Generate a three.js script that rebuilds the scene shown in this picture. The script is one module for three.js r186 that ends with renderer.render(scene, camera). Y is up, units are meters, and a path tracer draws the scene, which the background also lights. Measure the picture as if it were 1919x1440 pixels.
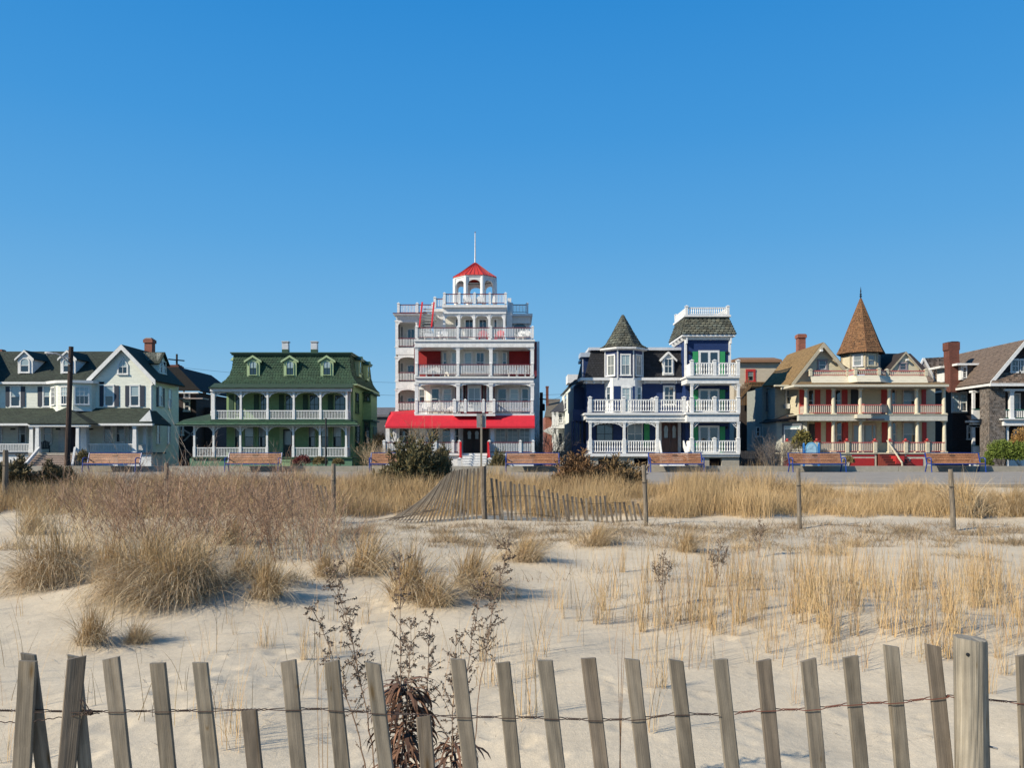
import * as THREE from 'three';
import { mergeGeometries } from 'three/addons/utils/BufferGeometryUtils.js';
import { createNoise2D, createNoise3D } from 'simplex-noise';

// ------------------------------------------------------------------ camera, sky, sun, exposure
const FOC = 1450, CX = 959.5, HOR = 845, EYE = 1.6;          // photo pixels; the horizon row and eye height
const scene = new THREE.Scene();
const camera = new THREE.PerspectiveCamera(2 * Math.atan(720 / FOC) * 180 / Math.PI, 1919 / 1440, 0.1, 3000);
camera.position.set(0, EYE, 0);
camera.lookAt(0, EYE, -10);
camera.setViewOffset(1919, 1440, 0, -(HOR - 720), 1919, 1440);
const EXPOSURE = 1.4;
const SUN_EL = 33 * Math.PI / 180, SUN_AZ = 27 * Math.PI / 180;     // azimuth: from the left, turned this far towards the sea side
const sunDir = new THREE.Vector3(-Math.cos(SUN_EL) * Math.cos(SUN_AZ), Math.sin(SUN_EL), Math.cos(SUN_EL) * Math.sin(SUN_AZ));
{
  const W = 512, H = 256, data = new Float32Array(W * H * 4);
  // clear winter sky: deep blue overhead, paler towards the horizon (linear radiance by elevation)
  const stops = [[-90, .30, .27, .22], [-2, .35, .42, .46], [0, .40, .62, .78], [3, .285, .545, .775], [8, .185, .46, .76], [15, .105, .375, .735], [22, .058, .31, .70], [31, .028, .25, .645], [60, .014, .15, .46], [90, .010, .11, .38]];
  for (let j = 0; j < H; j++) for (let i = 0; i < W; i++) {
    const el = ((j + .5) / H - .5) * 180;
    let k = 0; while (k < stops.length - 2 && el > stops[k + 1][0]) k++;
    const a = stops[k], b = stops[k + 1], t = Math.min(1, Math.max(0, (el - a[0]) / (b[0] - a[0])));
    for (let c = 0; c < 3; c++) data[(j * W + i) * 4 + c] = (a[c + 1] + (b[c + 1] - a[c + 1]) * t) / EXPOSURE;
    data[(j * W + i) * 4 + 3] = 1;
  }
  const sky = new THREE.DataTexture(data, W, H, THREE.RGBAFormat, THREE.FloatType);
  sky.mapping = THREE.EquirectangularReflectionMapping; sky.magFilter = THREE.LinearFilter; sky.minFilter = THREE.LinearFilter; sky.needsUpdate = true;
  scene.background = sky; scene.environment = sky;
}
const sun = new THREE.DirectionalLight(new THREE.Color().setRGB(1, .90, .74), 4.9);
sun.position.copy(sunDir).multiplyScalar(120); sun.position.z -= 30;
sun.target.position.set(0, 0, -30); scene.add(sun); scene.add(sun.target);
sun.castShadow = true; sun.shadow.mapSize.set(4096, 4096);
Object.assign(sun.shadow.camera, { left: -75, right: 75, top: 60, bottom: -60, near: 1, far: 300 });

const renderer = new THREE.WebGLRenderer({ antialias: true });
renderer.setSize(1024, 769);
renderer.toneMapping = THREE.LinearToneMapping;
renderer.toneMappingExposure = EXPOSURE;
renderer.shadowMap.enabled = true;

// ------------------------------------------------------------------ helpers
function rng(seed) { let s = seed >>> 0; return () => { s = (s + 0x6D2B79F5) >>> 0; let t = s; t = Math.imul(t ^ (t >>> 15), t | 1); t ^= t + Math.imul(t ^ (t >>> 7), t | 61); return ((t ^ (t >>> 14)) >>> 0) / 4294967296; }; }
const R0 = rng(7), n2 = createNoise2D(rng(11)), n2b = createNoise2D(rng(12)), n3 = createNoise3D(rng(13));
const V = (x, y, z) => new THREE.Vector3(x, y, z);
const lerp = (a, b, t) => a + (b - a) * t, clamp = (v, a, b) => Math.min(b, Math.max(a, v));
const smooth = (a, b, x) => { const t = clamp((x - a) / (b - a), 0, 1); return t * t * (3 - 2 * t); };
const taken = {};
function numbered(n) { const k = taken[n] = (taken[n] ?? -1) + 1; return k ? n + '_' + String(k).padStart(3, '0') : n; }
function tag(o, label, category, group, kind) {
  o.userData = {}; if (label) o.userData.label = label; if (category) o.userData.category = category; if (group) o.userData.group = group; if (kind) o.userData.kind = kind; return o;
}
function thing(name, label, category, group, pos) {
  const o = new THREE.Group(); o.name = numbered(name); scene.add(o); if (pos) o.position.set(...pos); return tag(o, label, category, group);
}
function part(name, parent) { const o = new THREE.Group(); o.name = name; parent.add(o); return o; }
function copyOf(o, pos, ry = 0, s = 1, label) {
  const c = o.clone(); c.userData = { ...o.userData }; if (label) c.userData.label = label;
  c.name = numbered(o.name.replace(/_\d{3}$/, '')); scene.add(c); c.position.set(...pos); c.rotation.y = ry; c.scale.setScalar(s); return c;
}
// mesh builder: collects triangles (with optional vertex colours) into one mesh, uv in metres by dominant axis
class MB {
  constructor() { this.p = []; this.c = null; this.col = null; this.uvs = []; }
  color(r, g, b) { if (!this.c) { this.c = []; for (let i = 0; i < this.p.length / 3; i++) this.c.push(1, 1, 1); } this.col = [r, g, b]; return this; }
  tri(a, b, c, ua, ub, uc) {
    this.p.push(a[0], a[1], a[2], b[0], b[1], b[2], c[0], c[1], c[2]);
    if (this.c) for (let i = 0; i < 3; i++) this.c.push(...(this.col || [1, 1, 1]));
    if (ua) this.uvs.push(...ua, ...ub, ...uc);
    else {
      const ux = b[0] - a[0], uy = b[1] - a[1], uz = b[2] - a[2], vx = c[0] - a[0], vy = c[1] - a[1], vz = c[2] - a[2];
      const nx = Math.abs(uy * vz - uz * vy), ny = Math.abs(uz * vx - ux * vz), nz = Math.abs(ux * vy - uy * vx);
      for (const q of [a, b, c]) { if (nz >= nx && nz >= ny * .8) this.uvs.push(q[0], q[1]); else if (nx >= ny * .8) this.uvs.push(q[2], q[1]); else this.uvs.push(q[0], q[2]); }
    }
    return this;
  }
  quad(a, b, c, d) { this.tri(a, b, c); return this.tri(a, c, d); }
  box(x0, y0, z0, x1, y1, z1) {
    if (x0 > x1) [x0, x1] = [x1, x0]; if (y0 > y1) [y0, y1] = [y1, y0]; if (z0 > z1) [z0, z1] = [z1, z0];
    const A = [x0, y0, z1], B = [x1, y0, z1], C = [x1, y1, z1], D = [x0, y1, z1], E = [x0, y0, z0], F = [x1, y0, z0], G = [x1, y1, z0], H = [x0, y1, z0];
    return this.quad(A, B, C, D).quad(F, E, H, G).quad(E, A, D, H).quad(B, F, G, C).quad(D, C, G, H).quad(E, F, B, A);
  }
  poly(pts, flip) { for (let i = 1; i < pts.length - 1; i++) flip ? this.tri(pts[0], pts[i + 1], pts[i]) : this.tri(pts[0], pts[i], pts[i + 1]); return this; }
  // slab: polygon thickened along -normal by t
  slab(pts, t) {
    const a = V(...pts[0]), n = V(...pts[1]).sub(a).cross(V(...pts[2]).sub(a)).normalize().multiplyScalar(-t);
    const q = pts.map(p => [p[0] + n.x, p[1] + n.y, p[2] + n.z]);
    this.poly(pts); this.poly(q, true);
    for (let i = 0; i < pts.length; i++) { const j = (i + 1) % pts.length; this.quad(pts[i], q[i], q[j], pts[j]); }
    return this;
  }
  geo(g, m) {
    g = g.index ? g.toNonIndexed() : g; if (m) g = g.clone().applyMatrix4(m);
    const a = g.attributes.position.array; for (let i = 0; i < a.length; i += 9) this.tri([a[i], a[i + 1], a[i + 2]], [a[i + 3], a[i + 4], a[i + 5]], [a[i + 6], a[i + 7], a[i + 8]]); return this;
  }
  // tapered bar between two points, n sides
  bar(a, b, r0, r1 = r0, n = 4, twist = Math.PI / 4) {
    const A = V(...a), B = V(...b), d = B.clone().sub(A).normalize(), u = Math.abs(d.y) > .9 ? V(1, 0, 0) : V(0, 1, 0);
    const s = d.clone().cross(u).normalize(), t = s.clone().cross(d), P = [], Q = [];
    for (let i = 0; i < n; i++) { const f = i / n * Math.PI * 2 + twist, c = Math.cos(f), w = Math.sin(f); P.push([A.x + (s.x * c + t.x * w) * r0, A.y + (s.y * c + t.y * w) * r0, A.z + (s.z * c + t.z * w) * r0]); Q.push([B.x + (s.x * c + t.x * w) * r1, B.y + (s.y * c + t.y * w) * r1, B.z + (s.z * c + t.z * w) * r1]); }
    for (let i = 0; i < n; i++) { const j = (i + 1) % n; this.quad(P[j], P[i], Q[i], Q[j]); }
    if (n > 3) { this.poly(P); this.poly(Q, true); } return this;
  }
  // polyline tube
  path(pts, r, n = 5) { for (let i = 0; i < pts.length - 1; i++) this.bar(pts[i], pts[i + 1], typeof r === 'function' ? r(i / (pts.length - 1)) : r, typeof r === 'function' ? r((i + 1) / (pts.length - 1)) : r, n); return this; }
  lathe(x, z, prof, n = 10, ph = 0) {            // prof [[r,y],...] upwards
    for (let k = 0; k < prof.length - 1; k++) for (let i = 0; i < n; i++) {
      const f0 = i / n * Math.PI * 2 + ph, f1 = (i + 1) / n * Math.PI * 2 + ph, [r0, y0] = prof[k], [r1, y1] = prof[k + 1];
      const a = [x + Math.sin(f0) * r0, y0, z + Math.cos(f0) * r0], b = [x + Math.sin(f1) * r0, y0, z + Math.cos(f1) * r0], c = [x + Math.sin(f1) * r1, y1, z + Math.cos(f1) * r1], d = [x + Math.sin(f0) * r1, y1, z + Math.cos(f0) * r1];
      if (r0 < 1e-5) this.tri(a, c, d); else if (r1 < 1e-5) this.tri(a, b, c); else this.quad(a, b, c, d);
    } return this;
  }
  geometry(smoothAngle) {
    const g = new THREE.BufferGeometry();
    g.setAttribute('position', new THREE.Float32BufferAttribute(this.p, 3)); g.setAttribute('uv', new THREE.Float32BufferAttribute(this.uvs, 2));
    if (this.c) g.setAttribute('color', new THREE.Float32BufferAttribute(this.c, 3));
    g.computeVertexNormals(); return g;
  }
  mesh(name, mat, parent, kind) {
    const m = new THREE.Mesh(this.geometry(), mat); m.name = name; if (parent) parent.add(m); else { m.name = numbered(name); scene.add(m); }
    if (kind) m.userData.kind = kind; return m;
  }
}
// ------------------------------------------------------------------ procedural textures
function tex(n, fn, srgb, m = n) {
  const d = new Uint8Array(n * m * 4);
  for (let j = 0; j < m; j++) for (let i = 0; i < n; i++) { const v = fn(i / n, j / m, i, j), k = (j * n + i) * 4; const a = typeof v === 'number' ? [v, v, v] : v; for (let c = 0; c < 3; c++) d[k + c] = clamp(Math.round(a[c] * 255), 0, 255); d[k + 3] = 255; }
  const t = new THREE.DataTexture(d, n, m); t.wrapS = t.wrapT = THREE.RepeatWrapping; t.magFilter = THREE.LinearFilter; t.minFilter = THREE.LinearMipmapLinearFilter; t.generateMipmaps = true; if (srgb) t.colorSpace = THREE.SRGBColorSpace; t.needsUpdate = true; return t;
}
// tileable noise on the unit square through a torus in noise space
const n4 = (u, v, f, s = 0) => { const a = u * 2 * Math.PI, b = v * 2 * Math.PI, r = f / (2 * Math.PI); return .5 * (n3(Math.cos(a) * r + s, Math.sin(a) * r, Math.cos(b) * r + s * 2) + n3(Math.cos(b) * r - s, Math.sin(b) * r + 9, Math.sin(a) * r + s)); };
const fbm = (u, v, f, s = 0, o = 4) => { let a = 0, w = .5, q = f; for (let i = 0; i < o; i++) { a += w * n4(u, v, q, s + i * 3.7); q *= 2; w *= .5; } return a; };
const texRep = (t, ru, rv) => { const c = t.clone(); c.repeat.set(ru, rv); c.needsUpdate = true; return c; };
const T = {};
// clapboards: uv in metres, eight boards per texture tile of 1 m
T.clap = tex(256, (u, v) => { const b = (v * 8) % 1; return b < .08 ? .12 + b * 2 : .95 - .6 * b; }, false);
T.paint = tex(256, (u, v) => { const s = .94 + .05 * fbm(u, v, 3, 1) + .05 * fbm(u, v, 14, 5); const b = (v * 8) % 1, q = Math.floor(v * 8), e = n2(q * 7.3, Math.floor(u * 2) * 3.1) * .025; return s + e - (b < .05 ? .06 : 0); }, true);
T.plain = tex(256, (u, v) => .91 + .09 * fbm(u, v, 3, 2) + .07 * fbm(u, v, 18, 4) + .06 * n2(u * 40, v * 2.5), true);
T.roofc = tex(256, (u, v, i, j) => { const row = Math.floor(v * 7), w = Math.floor(u * 10 + (row % 2) * .5 + n2(row * 3, 1) * .2), h = n2(w * 5.1 + 3, row * 8.7) * .12; return .84 + h + .1 * fbm(u, v, 6, 8) + .05 * (R0() - .5) - ((v * 7) % 1 < .1 ? .2 : 0); }, true);
T.roofb = tex(256, (u, v) => { const row = Math.floor(v * 7), b = (v * 7) % 1, w = u * 10 + (row % 2) * .5, f = w % 1; return (f < .06 ? .2 : .85) * (b < .1 ? .3 : 1 - .5 * b); }, false);
T.brick = tex(256, (u, v) => { const rows = 14, row = Math.floor(v * rows), b = (v * rows) % 1, w = u * 4.5 + (row % 2) * .5, f = w % 1; const h = n2(Math.floor(w) * 3.1, row * 5.3); return b < .16 || f < .05 ? [.66, .60, .55] : [.62 + h * .12, .36 + h * .08, .28 + h * .07]; }, true);
T.grit = tex(512, (u, v, i, j) => .5 + .26 * fbm(u, v, 24, 2, 3) + .32 * (R0() - .5) + .2 * fbm(u, v, 5, 6, 3), false);
T.mottle = tex(512, (u, v) => .88 + .10 * fbm(u, v, 4, 3, 4) + .10 * fbm(u, v, 30, 7, 2) + .10 * (R0() - .5), true);
T.sand = tex(512, (u, v) => { const m = .90 + .07 * fbm(u, v, 3, 3, 5) + .05 * fbm(u, v, 22, 7, 2), g = (R0() - .5) * .15; const k = m + g; return [k, k * .985, k * (.965 + .01 * g)]; }, true);
T.sandb = tex(512, (u, v) => .5 + .35 * fbm(u, v, 10, 22, 4) + .12 * fbm(u, v, 40, 2, 2) + .25 * (R0() - .5), false);
const knots = Array.from({ length: 9 }, (_, i) => [R0(), R0(), .006 + .01 * R0()]), knotAt = (u, v) => { let k = 0; for (const [a, b, r] of knots) k = Math.max(k, Math.exp(-(((u - a) ** 2) * 1.6 + ((v - b) ** 2) * 1.1) / (r * r))); return k; };
const crackAt = (u, v) => smooth(.035, 0, Math.abs(n2(u * 22, v * 1.3 + 5))) * smooth(.1, .5, n2b(u * 9, v * 2.1));
T.wood = tex(512, (u, v) => { // grain runs along v
  const w = u * 16 + .8 * fbm(u, v * 1, 2, 4, 2) * 3, gr = .5 + .5 * Math.sin(w * 6 + 2.5 * n4(u, v, 3, 9)), fine = n2(u * 170, v * 5) * .5, k = .74 + .08 * gr + .13 * fine + .22 * fbm(u, v, 4, 12, 4) + .14 * fbm(u * 1, v, 16, 15, 2) + .06 * (R0() - .5); const st = smooth(.3, .8, fbm(u, v, 3, 31, 3) + .3) * .08 + .5 * knotAt(u, v) + .3 * crackAt(u, v);
  return [k - st * .3, k * .985 - st * .45, k * .95 - st * .7]; }, true);
T.woodb = tex(512, (u, v) => { const w = u * 16 + .8 * fbm(u, v, 2, 4, 2) * 3, gr = .5 + .5 * Math.sin(w * 6 + 2.5 * n4(u, v, 3, 9)); return .45 + .3 * gr + .3 * n2(u * 170, v * 5) * .5; }, false);

// ------------------------------------------------------------------ materials (linear base colours)
const lin = (r, g, b) => new THREE.Color().setRGB(r, g, b);
const srgb = (r, g, b) => new THREE.Color(r / 255, g / 255, b / 255).convertSRGBToLinear ? new THREE.Color().setRGB(r / 255, g / 255, b / 255, THREE.SRGBColorSpace) : null;
const mat = (c, o = {}) => new THREE.MeshStandardMaterial({ color: c, roughness: .75, side: THREE.DoubleSide, ...o });
const clap = c => mat(c, { map: T.paint, bumpMap: T.clap, bumpScale: .014, roughness: .65 });
const paint = (c, o) => mat(c, { map: T.plain, roughness: .55, ...o });
const roofing = (c, o) => mat(c, { map: T.roofc, bumpMap: T.roofb, bumpScale: .012, roughness: .9, ...o });
const shingleMat = mat(lin(1, 1, 1), { vertexColors: true, map: T.plain, roughness: .88 });
const glassM = (c, r = .06) => new THREE.MeshPhysicalMaterial({ color: c, roughness: r, ior: 1.7, clearcoat: 1, clearcoatRoughness: .03, side: THREE.DoubleSide });
const M = {
  white: paint(lin(.80, .80, .78)), whiteclap: clap(lin(.76, .78, .67)), trim: paint(lin(.80, .80, .77)), cream: paint(lin(.66, .60, .44)), creamclap: clap(lin(.62, .56, .40)),
  glass: glassM(lin(.012, .018, .024)), blind: glassM(lin(.30, .37, .37), .25), curtain: glassM(lin(.16, .18, .18), .3),
  navy: clap(lin(.0035, .025, .112)), navyplain: paint(lin(.0035, .025, .112)), teal: paint(lin(.010, .022, .045)), greenShutter: paint(lin(.03, .30, .10)),
  red: paint(lin(.58, .015, .02)), darkred: paint(lin(.17, .012, .022)), redclap: clap(lin(.36, .012, .014)), brickred: paint(lin(.50, .038, .03)),
  brick: mat(lin(.66, .60, .58), { map: texRep(T.brick, 1, 1), roughness: .9 }), darkbrick: mat(lin(.34, .28, .27), { map: T.brick, roughness: .9 }),
  concrete: mat(lin(.40, .37, .31), { map: T.mottle, bumpMap: T.grit, bumpScale: .004, roughness: .9 }), dark: mat(lin(.012, .012, .012)), iron: mat(lin(.02, .02, .022), { roughness: .5, metalness: .4 }),
  metal: mat(lin(.5, .5, .5), { roughness: .35, metalness: .8 }),
};
// ------------------------------------------------------------------ house kit: photo pixels at a known depth give metres
function frame(Z0) {
  return { Z0, x: (px, d = 0) => (px - CX) * (Z0 + d) / FOC, y: (py, d = 0) => EYE + (HOR - py) * (Z0 + d) / FOC, z: (d = 0) => -(Z0 + d), s: (n, d = 0) => n * (Z0 + d) / FOC };
}
// a pixel box whose front lies d0 m behind the reference plane and whose back lies at d1
function pbox(mb, f, x0, y0, x1, y1, d0, d1) { return mb.box(f.x(x0, d0), f.y(y0, d0), f.z(d0), f.x(x1, d0), f.y(y1, d0), f.z(d1)); }
function B(name, m, parent, f, x0, y0, x1, y1, d0, d1) { return pbox(new MB(), f, x0, y0, x1, y1, d0, d1).mesh(name, m, parent); }
// sash window in local metres (base centre at origin, facing +z), placed as a part with sub-parts
function windowAt(parent, x, y, z, w, h, ry, o = {}) {
  const g = part(o.name || 'window', parent); g.position.set(x, y, z); g.rotation.y = ry;
  const fw = o.fw ?? .1, fr = new MB(), t = .06, arch = o.arch || 0;
  if (arch) {
    const s = new THREE.Shape(), hw = w / 2 + fw, s2 = new THREE.Path(), iw = w / 2;
    s.moveTo(-hw, -fw); s.lineTo(hw, -fw); s.lineTo(hw, h - arch); if (o.pointed) { s.lineTo(0, h + fw * 1.3); s.lineTo(-hw, h - arch); } else s.quadraticCurveTo(hw, h + fw, 0, h + fw).quadraticCurveTo(-hw, h + fw, -hw, h - arch); s.lineTo(-hw, -fw);
    s2.moveTo(-iw, 0); s2.lineTo(-iw, h - arch); if (o.pointed) { s2.lineTo(0, h); s2.lineTo(iw, h - arch); } else s2.quadraticCurveTo(-iw, h, 0, h).quadraticCurveTo(iw, h, iw, h - arch); s2.lineTo(iw, 0); s2.lineTo(-iw, 0); s.holes.push(s2);
    fr.geo(new THREE.ExtrudeGeometry(s, { depth: t, bevelEnabled: false, curveSegments: 5 }));
  } else { fr.box(-w / 2 - fw, h, 0, w / 2 + fw, h + fw * 1.2, t + .02).box(-w / 2 - fw, 0, 0, -w / 2, h, t).box(w / 2, 0, 0, w / 2 + fw, h, t); }
  fr.box(-w / 2 - fw - .04, -fw, 0, w / 2 + fw + .04, -.002, t + .06);
  fr.mesh('frame', o.frame || M.trim, g);
  const mid = o.mid ?? .5, up = o.up || M.blind, lo = o.lo || M.glass, zz = .012;
  if (arch) {
    const s = new THREE.Shape(), iw = w / 2; s.moveTo(-iw, h * mid); s.lineTo(iw, h * mid); s.lineTo(iw, h - arch); if (o.pointed) { s.lineTo(0, h); s.lineTo(-iw, h - arch); } else s.quadraticCurveTo(iw, h, 0, h).quadraticCurveTo(-iw, h, -iw, h - arch);
    new MB().geo(new THREE.ExtrudeGeometry(s, { depth: .02, bevelEnabled: false, curveSegments: 5 })).mesh('pane', up, g);
  } else new MB().box(-w / 2, h * mid, 0, w / 2, h - .002, .022).mesh('pane', up, g);
  if (mid > 0) new MB().box(-w / 2, 0, 0, w / 2, h * mid - .002, zz).mesh('pane', lo, g);
  const mu = new MB(), mw = o.mw ?? .045;
  if (mid > 0) mu.box(-w / 2, h * mid - mw / 2, .024, w / 2, h * mid + mw / 2, .05);
  if (o.v) for (let i = 1; i <= o.v; i++) { const xx = -w / 2 + w * i / (o.v + 1); mu.box(xx - mw / 2.6, 0, .024, xx + mw / 2.6, mid > 0 && o.vtop ? h * mid : 0, .04); mu.box(xx - mw / 2.6, o.vtop ? h * mid : 0, .024, xx + mw / 2.6, h - (arch ? .02 : 0), .042); }
  if (o.hz) for (const q of o.hz) mu.box(-w / 2, h * q - mw / 2.6, .024, w / 2, h * q + mw / 2.6, .044);
  mu.box(-w / 2, 0, .024, w / 2, mw, .046).box(-w / 2, 0, .024, -w / 2 + mw * .8, h - arch, .047).box(w / 2 - mw * .8, 0, .024, w / 2, h - arch, .047);
  mu.mesh('sash', o.sash || o.frame || M.trim, g);
  return g;
}
// front-facing window from pixels
function pwin(parent, f, x0, y0, x1, y1, d, o = {}) { return windowAt(parent, (f.x(x0, d) + f.x(x1, d)) / 2, f.y(y1, d), f.z(d), f.x(x1, d) - f.x(x0, d), f.y(y0, d) - f.y(y1, d), 0, o); }
// window on a side wall standing at world x: pixel columns give the depth. side=+1 wall faces +x, -1 faces -x
function swin(parent, X, px0, py0, px1, py1, side, o = {}) {
  const za = X * FOC / (px0 - CX), zb = X * FOC / (px1 - CX), zm = (za + zb) / 2; const w = Math.abs(za - zb), yb = EYE + (HOR - py1) * zm / FOC, yt = EYE + (HOR - py0) * zm / FOC;
  return windowAt(parent, X, yb, -zm, w, yt - yb, side * Math.PI / 2, o);
}
// railing between two plan points
function railing(parent, a, b, y0, y1, o = {}) {
  const g = part(o.name || 'railing', parent), A = V(a[0], 0, a[1]), Bv = V(b[0], 0, b[1]), L = A.distanceTo(Bv); g.position.set(a[0], 0, a[1]); g.rotation.y = Math.atan2(-(b[1] - a[1]), b[0] - a[0]);
  const tr = new MB(), bl = new MB(), rw = o.rw ?? .05, th = o.th ?? .08, sp = o.sp ?? .15, bw = (o.bw ?? .05) / 2, low = o.low ?? .09;
  tr.box(0, y1 - th, -rw, L, y1, rw); tr.box(0, y0 + low - th * .7, -rw * .8, L, y0 + low, rw * .8);
  tr.mesh('rail', o.rail || o.mat || M.white, g);
  const n = Math.max(2, Math.round(L / sp));
  for (let i = 0; i < n; i++) { const x = (i + .5) / n * L; if (o.turned) { const h = y1 - th - y0 - low, q = y0 + low; bl.lathe(x, 0, [[bw * 1.1, q], [bw * 1.1, q + h * .12], [bw * .55, q + h * .16], [bw * 1.25, q + h * .4], [bw * .6, q + h * .72], [bw * 1.1, q + h * .85], [bw * 1.1, q + h]], 6); } else bl.box(x - bw, y0 + low, -bw, x + bw, y1 - th, bw); }
  bl.mesh('balusters', o.mat || M.white, g, 'stuff');
  return g;
}
// front railing from pixels at depth d
function prail(parent, f, x0, y0, x1, y1, d, o) { return railing(parent, [f.x(x0, d), f.z(d)], [f.x(x1, d), f.z(d)], f.y(y1, d), f.y(y0, d), o); }
// square post with plinth and cap
function postM(parent, x, z, y0, y1, w, m, o = {}) {
  const b = new MB(), h = w / 2, p = o.plinth ?? .12, c = o.cap ?? .1; b.box(x - h, y0, z - h, x + h, y1, z + h);
  if (p) b.box(x - h * 1.35, y0 + .001, z - h * 1.35, x + h * 1.35, y0 + p, z + h * 1.35);
  if (c) { b.box(x - h * 1.4, y1 - c, z - h * 1.4, x + h * 1.4, y1 - .004, z + h * 1.4); b.box(x - h * 1.2, y1 - c * 1.8, z - h * 1.2, x + h * 1.2, y1 - c - .002, z + h * 1.2); }
  return b.mesh(o.name || 'column', m, parent);
}
// newel: short post with ball or pyramid top
function newel(parent, x, z, y0, y1, w, m, capM) {
  const b = new MB(), h = w / 2; b.box(x - h, y0, z - h, x + h, y1, z + h); b.box(x - h * 1.3, y1, z - h * 1.3, x + h * 1.3, y1 + .05, z + h * 1.3);
  b.lathe(x, z, [[h * 1.5, y1 + .051], [h * .3, y1 + .13], [0, y1 + .14]], 4, Math.PI / 4); return b.mesh('newel_post', m, parent);
}
// panel with a segmental arch cut from its lower edge, x0..x1, between y0 (springing) and y1 (top), rise of the arch
function archPanel(mb, x0, x1, y0, y1, rise, z, t, foot = .08) {
  const s = new THREE.Shape(); s.moveTo(x0, y0); s.lineTo(x0, y1); s.lineTo(x1, y1); s.lineTo(x1, y0); s.lineTo(x1 - foot, y0);
  const n = 10, a = x0 + foot, b = x1 - foot; for (let i = 0; i <= n; i++) { const u = 1 - i / n, k = Math.sqrt(Math.max(0, 1 - (2 * u - 1) ** 2)); s.lineTo(lerp(a, b, u), y0 + rise * Math.pow(k, .8)); }
  s.lineTo(x0, y0);
  return mb.geo(new THREE.ExtrudeGeometry(s, { depth: t, bevelEnabled: false }), new THREE.Matrix4().makeTranslation(0, 0, z));
}
// courses of real shingles over a (planar, four-cornered) roof face: a,b bottom edge, c,d top edge (c above b)
function shingles(mb, a, b, c, d, o) {
  const r = o.r || R0, A = V(...a), Bv = V(...b), C = V(...c), D = V(...d), hgt = (A.distanceTo(D) + Bv.distanceTo(C)) / 2, rows = Math.max(1, Math.round(hgt / o.h)), nrm = Bv.clone().sub(A).cross(D.clone().sub(A)).normalize();
  if (o.flip) nrm.negate();
  const col = o.col, th = o.t ?? .025;
  for (let j = 0; j < rows; j++) {
    const v0 = j / rows, v1 = Math.min(1, (j + 1.05) / rows), L0 = A.clone().lerp(D, v0), R_ = Bv.clone().lerp(C, v0), L1 = A.clone().lerp(D, v1), R1 = Bv.clone().lerp(C, v1), wid = L0.distanceTo(R_), n = Math.max(1, Math.round(wid / o.w));
    let u = 0; const off = (j % 2) * .5;
    for (let i = -1; i < n; i++) {
      const u0 = clamp((i + off + (o.jit || 0) * (r() - .5)) / n, 0, 1), u1 = clamp((i + 1 + off - .04) / n, 0, 1); if (u1 - u0 < .15 / n) continue;
      const k = 1 + (r() - .5) * (o.v ?? .4), w = (r() - .5) * (o.hue ?? .06); mb.color(clamp(col[0] * k * (1 + w), 0, 1), clamp(col[1] * k, 0, 1), clamp(col[2] * k * (1 - w), 0, 1));
      const up = th * (.75 + .5 * r()), dy = (r() - .5) * (o.ragged || 0) / rows;
      const q0 = L0.clone().lerp(R_, u0), q1 = L0.clone().lerp(R_, u1), q2 = L1.clone().lerp(R1, u1), q3 = L1.clone().lerp(R1, u0), dn = L0.clone().sub(L1).multiplyScalar(dy);
      const f = (p, e) => [p.x + nrm.x * e + dn.x, p.y + nrm.y * e + dn.y, p.z + nrm.z * e + dn.z];
      const Q0 = f(q0, up), Q1 = f(q1, up), Q2 = f(q2, .004), Q3 = f(q3, .004);
      if (o.scallop) {
        const s0 = q0.clone().lerp(q3, .38), s1 = q1.clone().lerp(q2, .38), m0 = q0.clone().lerp(q1, .26), m1 = q0.clone().lerp(q1, .74); const S0 = f(s0, up * .9), S1 = f(s1, up * .9), M0 = f(m0, up), M1 = f(m1, up);
        mb.poly([S0, M0, M1, S1, Q2, Q3]); mb.quad(f(m0, 0), f(m1, 0), M1, M0); mb.quad(f(s0, 0), f(m0, 0), M0, S0); mb.quad(f(m1, 0), f(s1, 0), S1, M1);
      } else { mb.quad(Q0, Q1, Q2, Q3); mb.quad(f(q0, 0), f(q1, 0), Q1, Q0); }
    }
  }
  return mb;
}
// ------------------------------------------------------------------ ground
const hummocks = [];                 // sand mounds under the large clumps: [x, distance, radius, height]
const dents = [];                    // footprints and scuffs
function sandH(x, D) {
  let y = 0; y += .05 * n2(x * .3, D * .3) + .012 * n2b(x * .9, D * .9);
  y += .1 * smooth(9, 16, D) + .03 * smooth(15, 17, D) * n2(x * .8, 4);
  y += smooth(16.8, 22.2, D) * .42;
  for (const [hx, hd, r, h] of hummocks) { const q = ((x - hx) ** 2 + (D - hd) ** 2) / (r * r); if (q < 6) y += h * Math.exp(-q); }
  return y;
}
function sandFine(x, D) { let y = sandH(x, D); for (const [hx, hd, r, h] of dents) { const dx = x - hx, dd = D - hd; if (Math.abs(dx) < 3 * r && Math.abs(dd) < 3 * r) { const q = (dx * dx + dd * dd) / (r * r); y += h * (-Math.exp(-q) + .55 * Math.exp(-((Math.sqrt(q) - 1.5) ** 2) * 4)); } } return y; }
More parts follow.
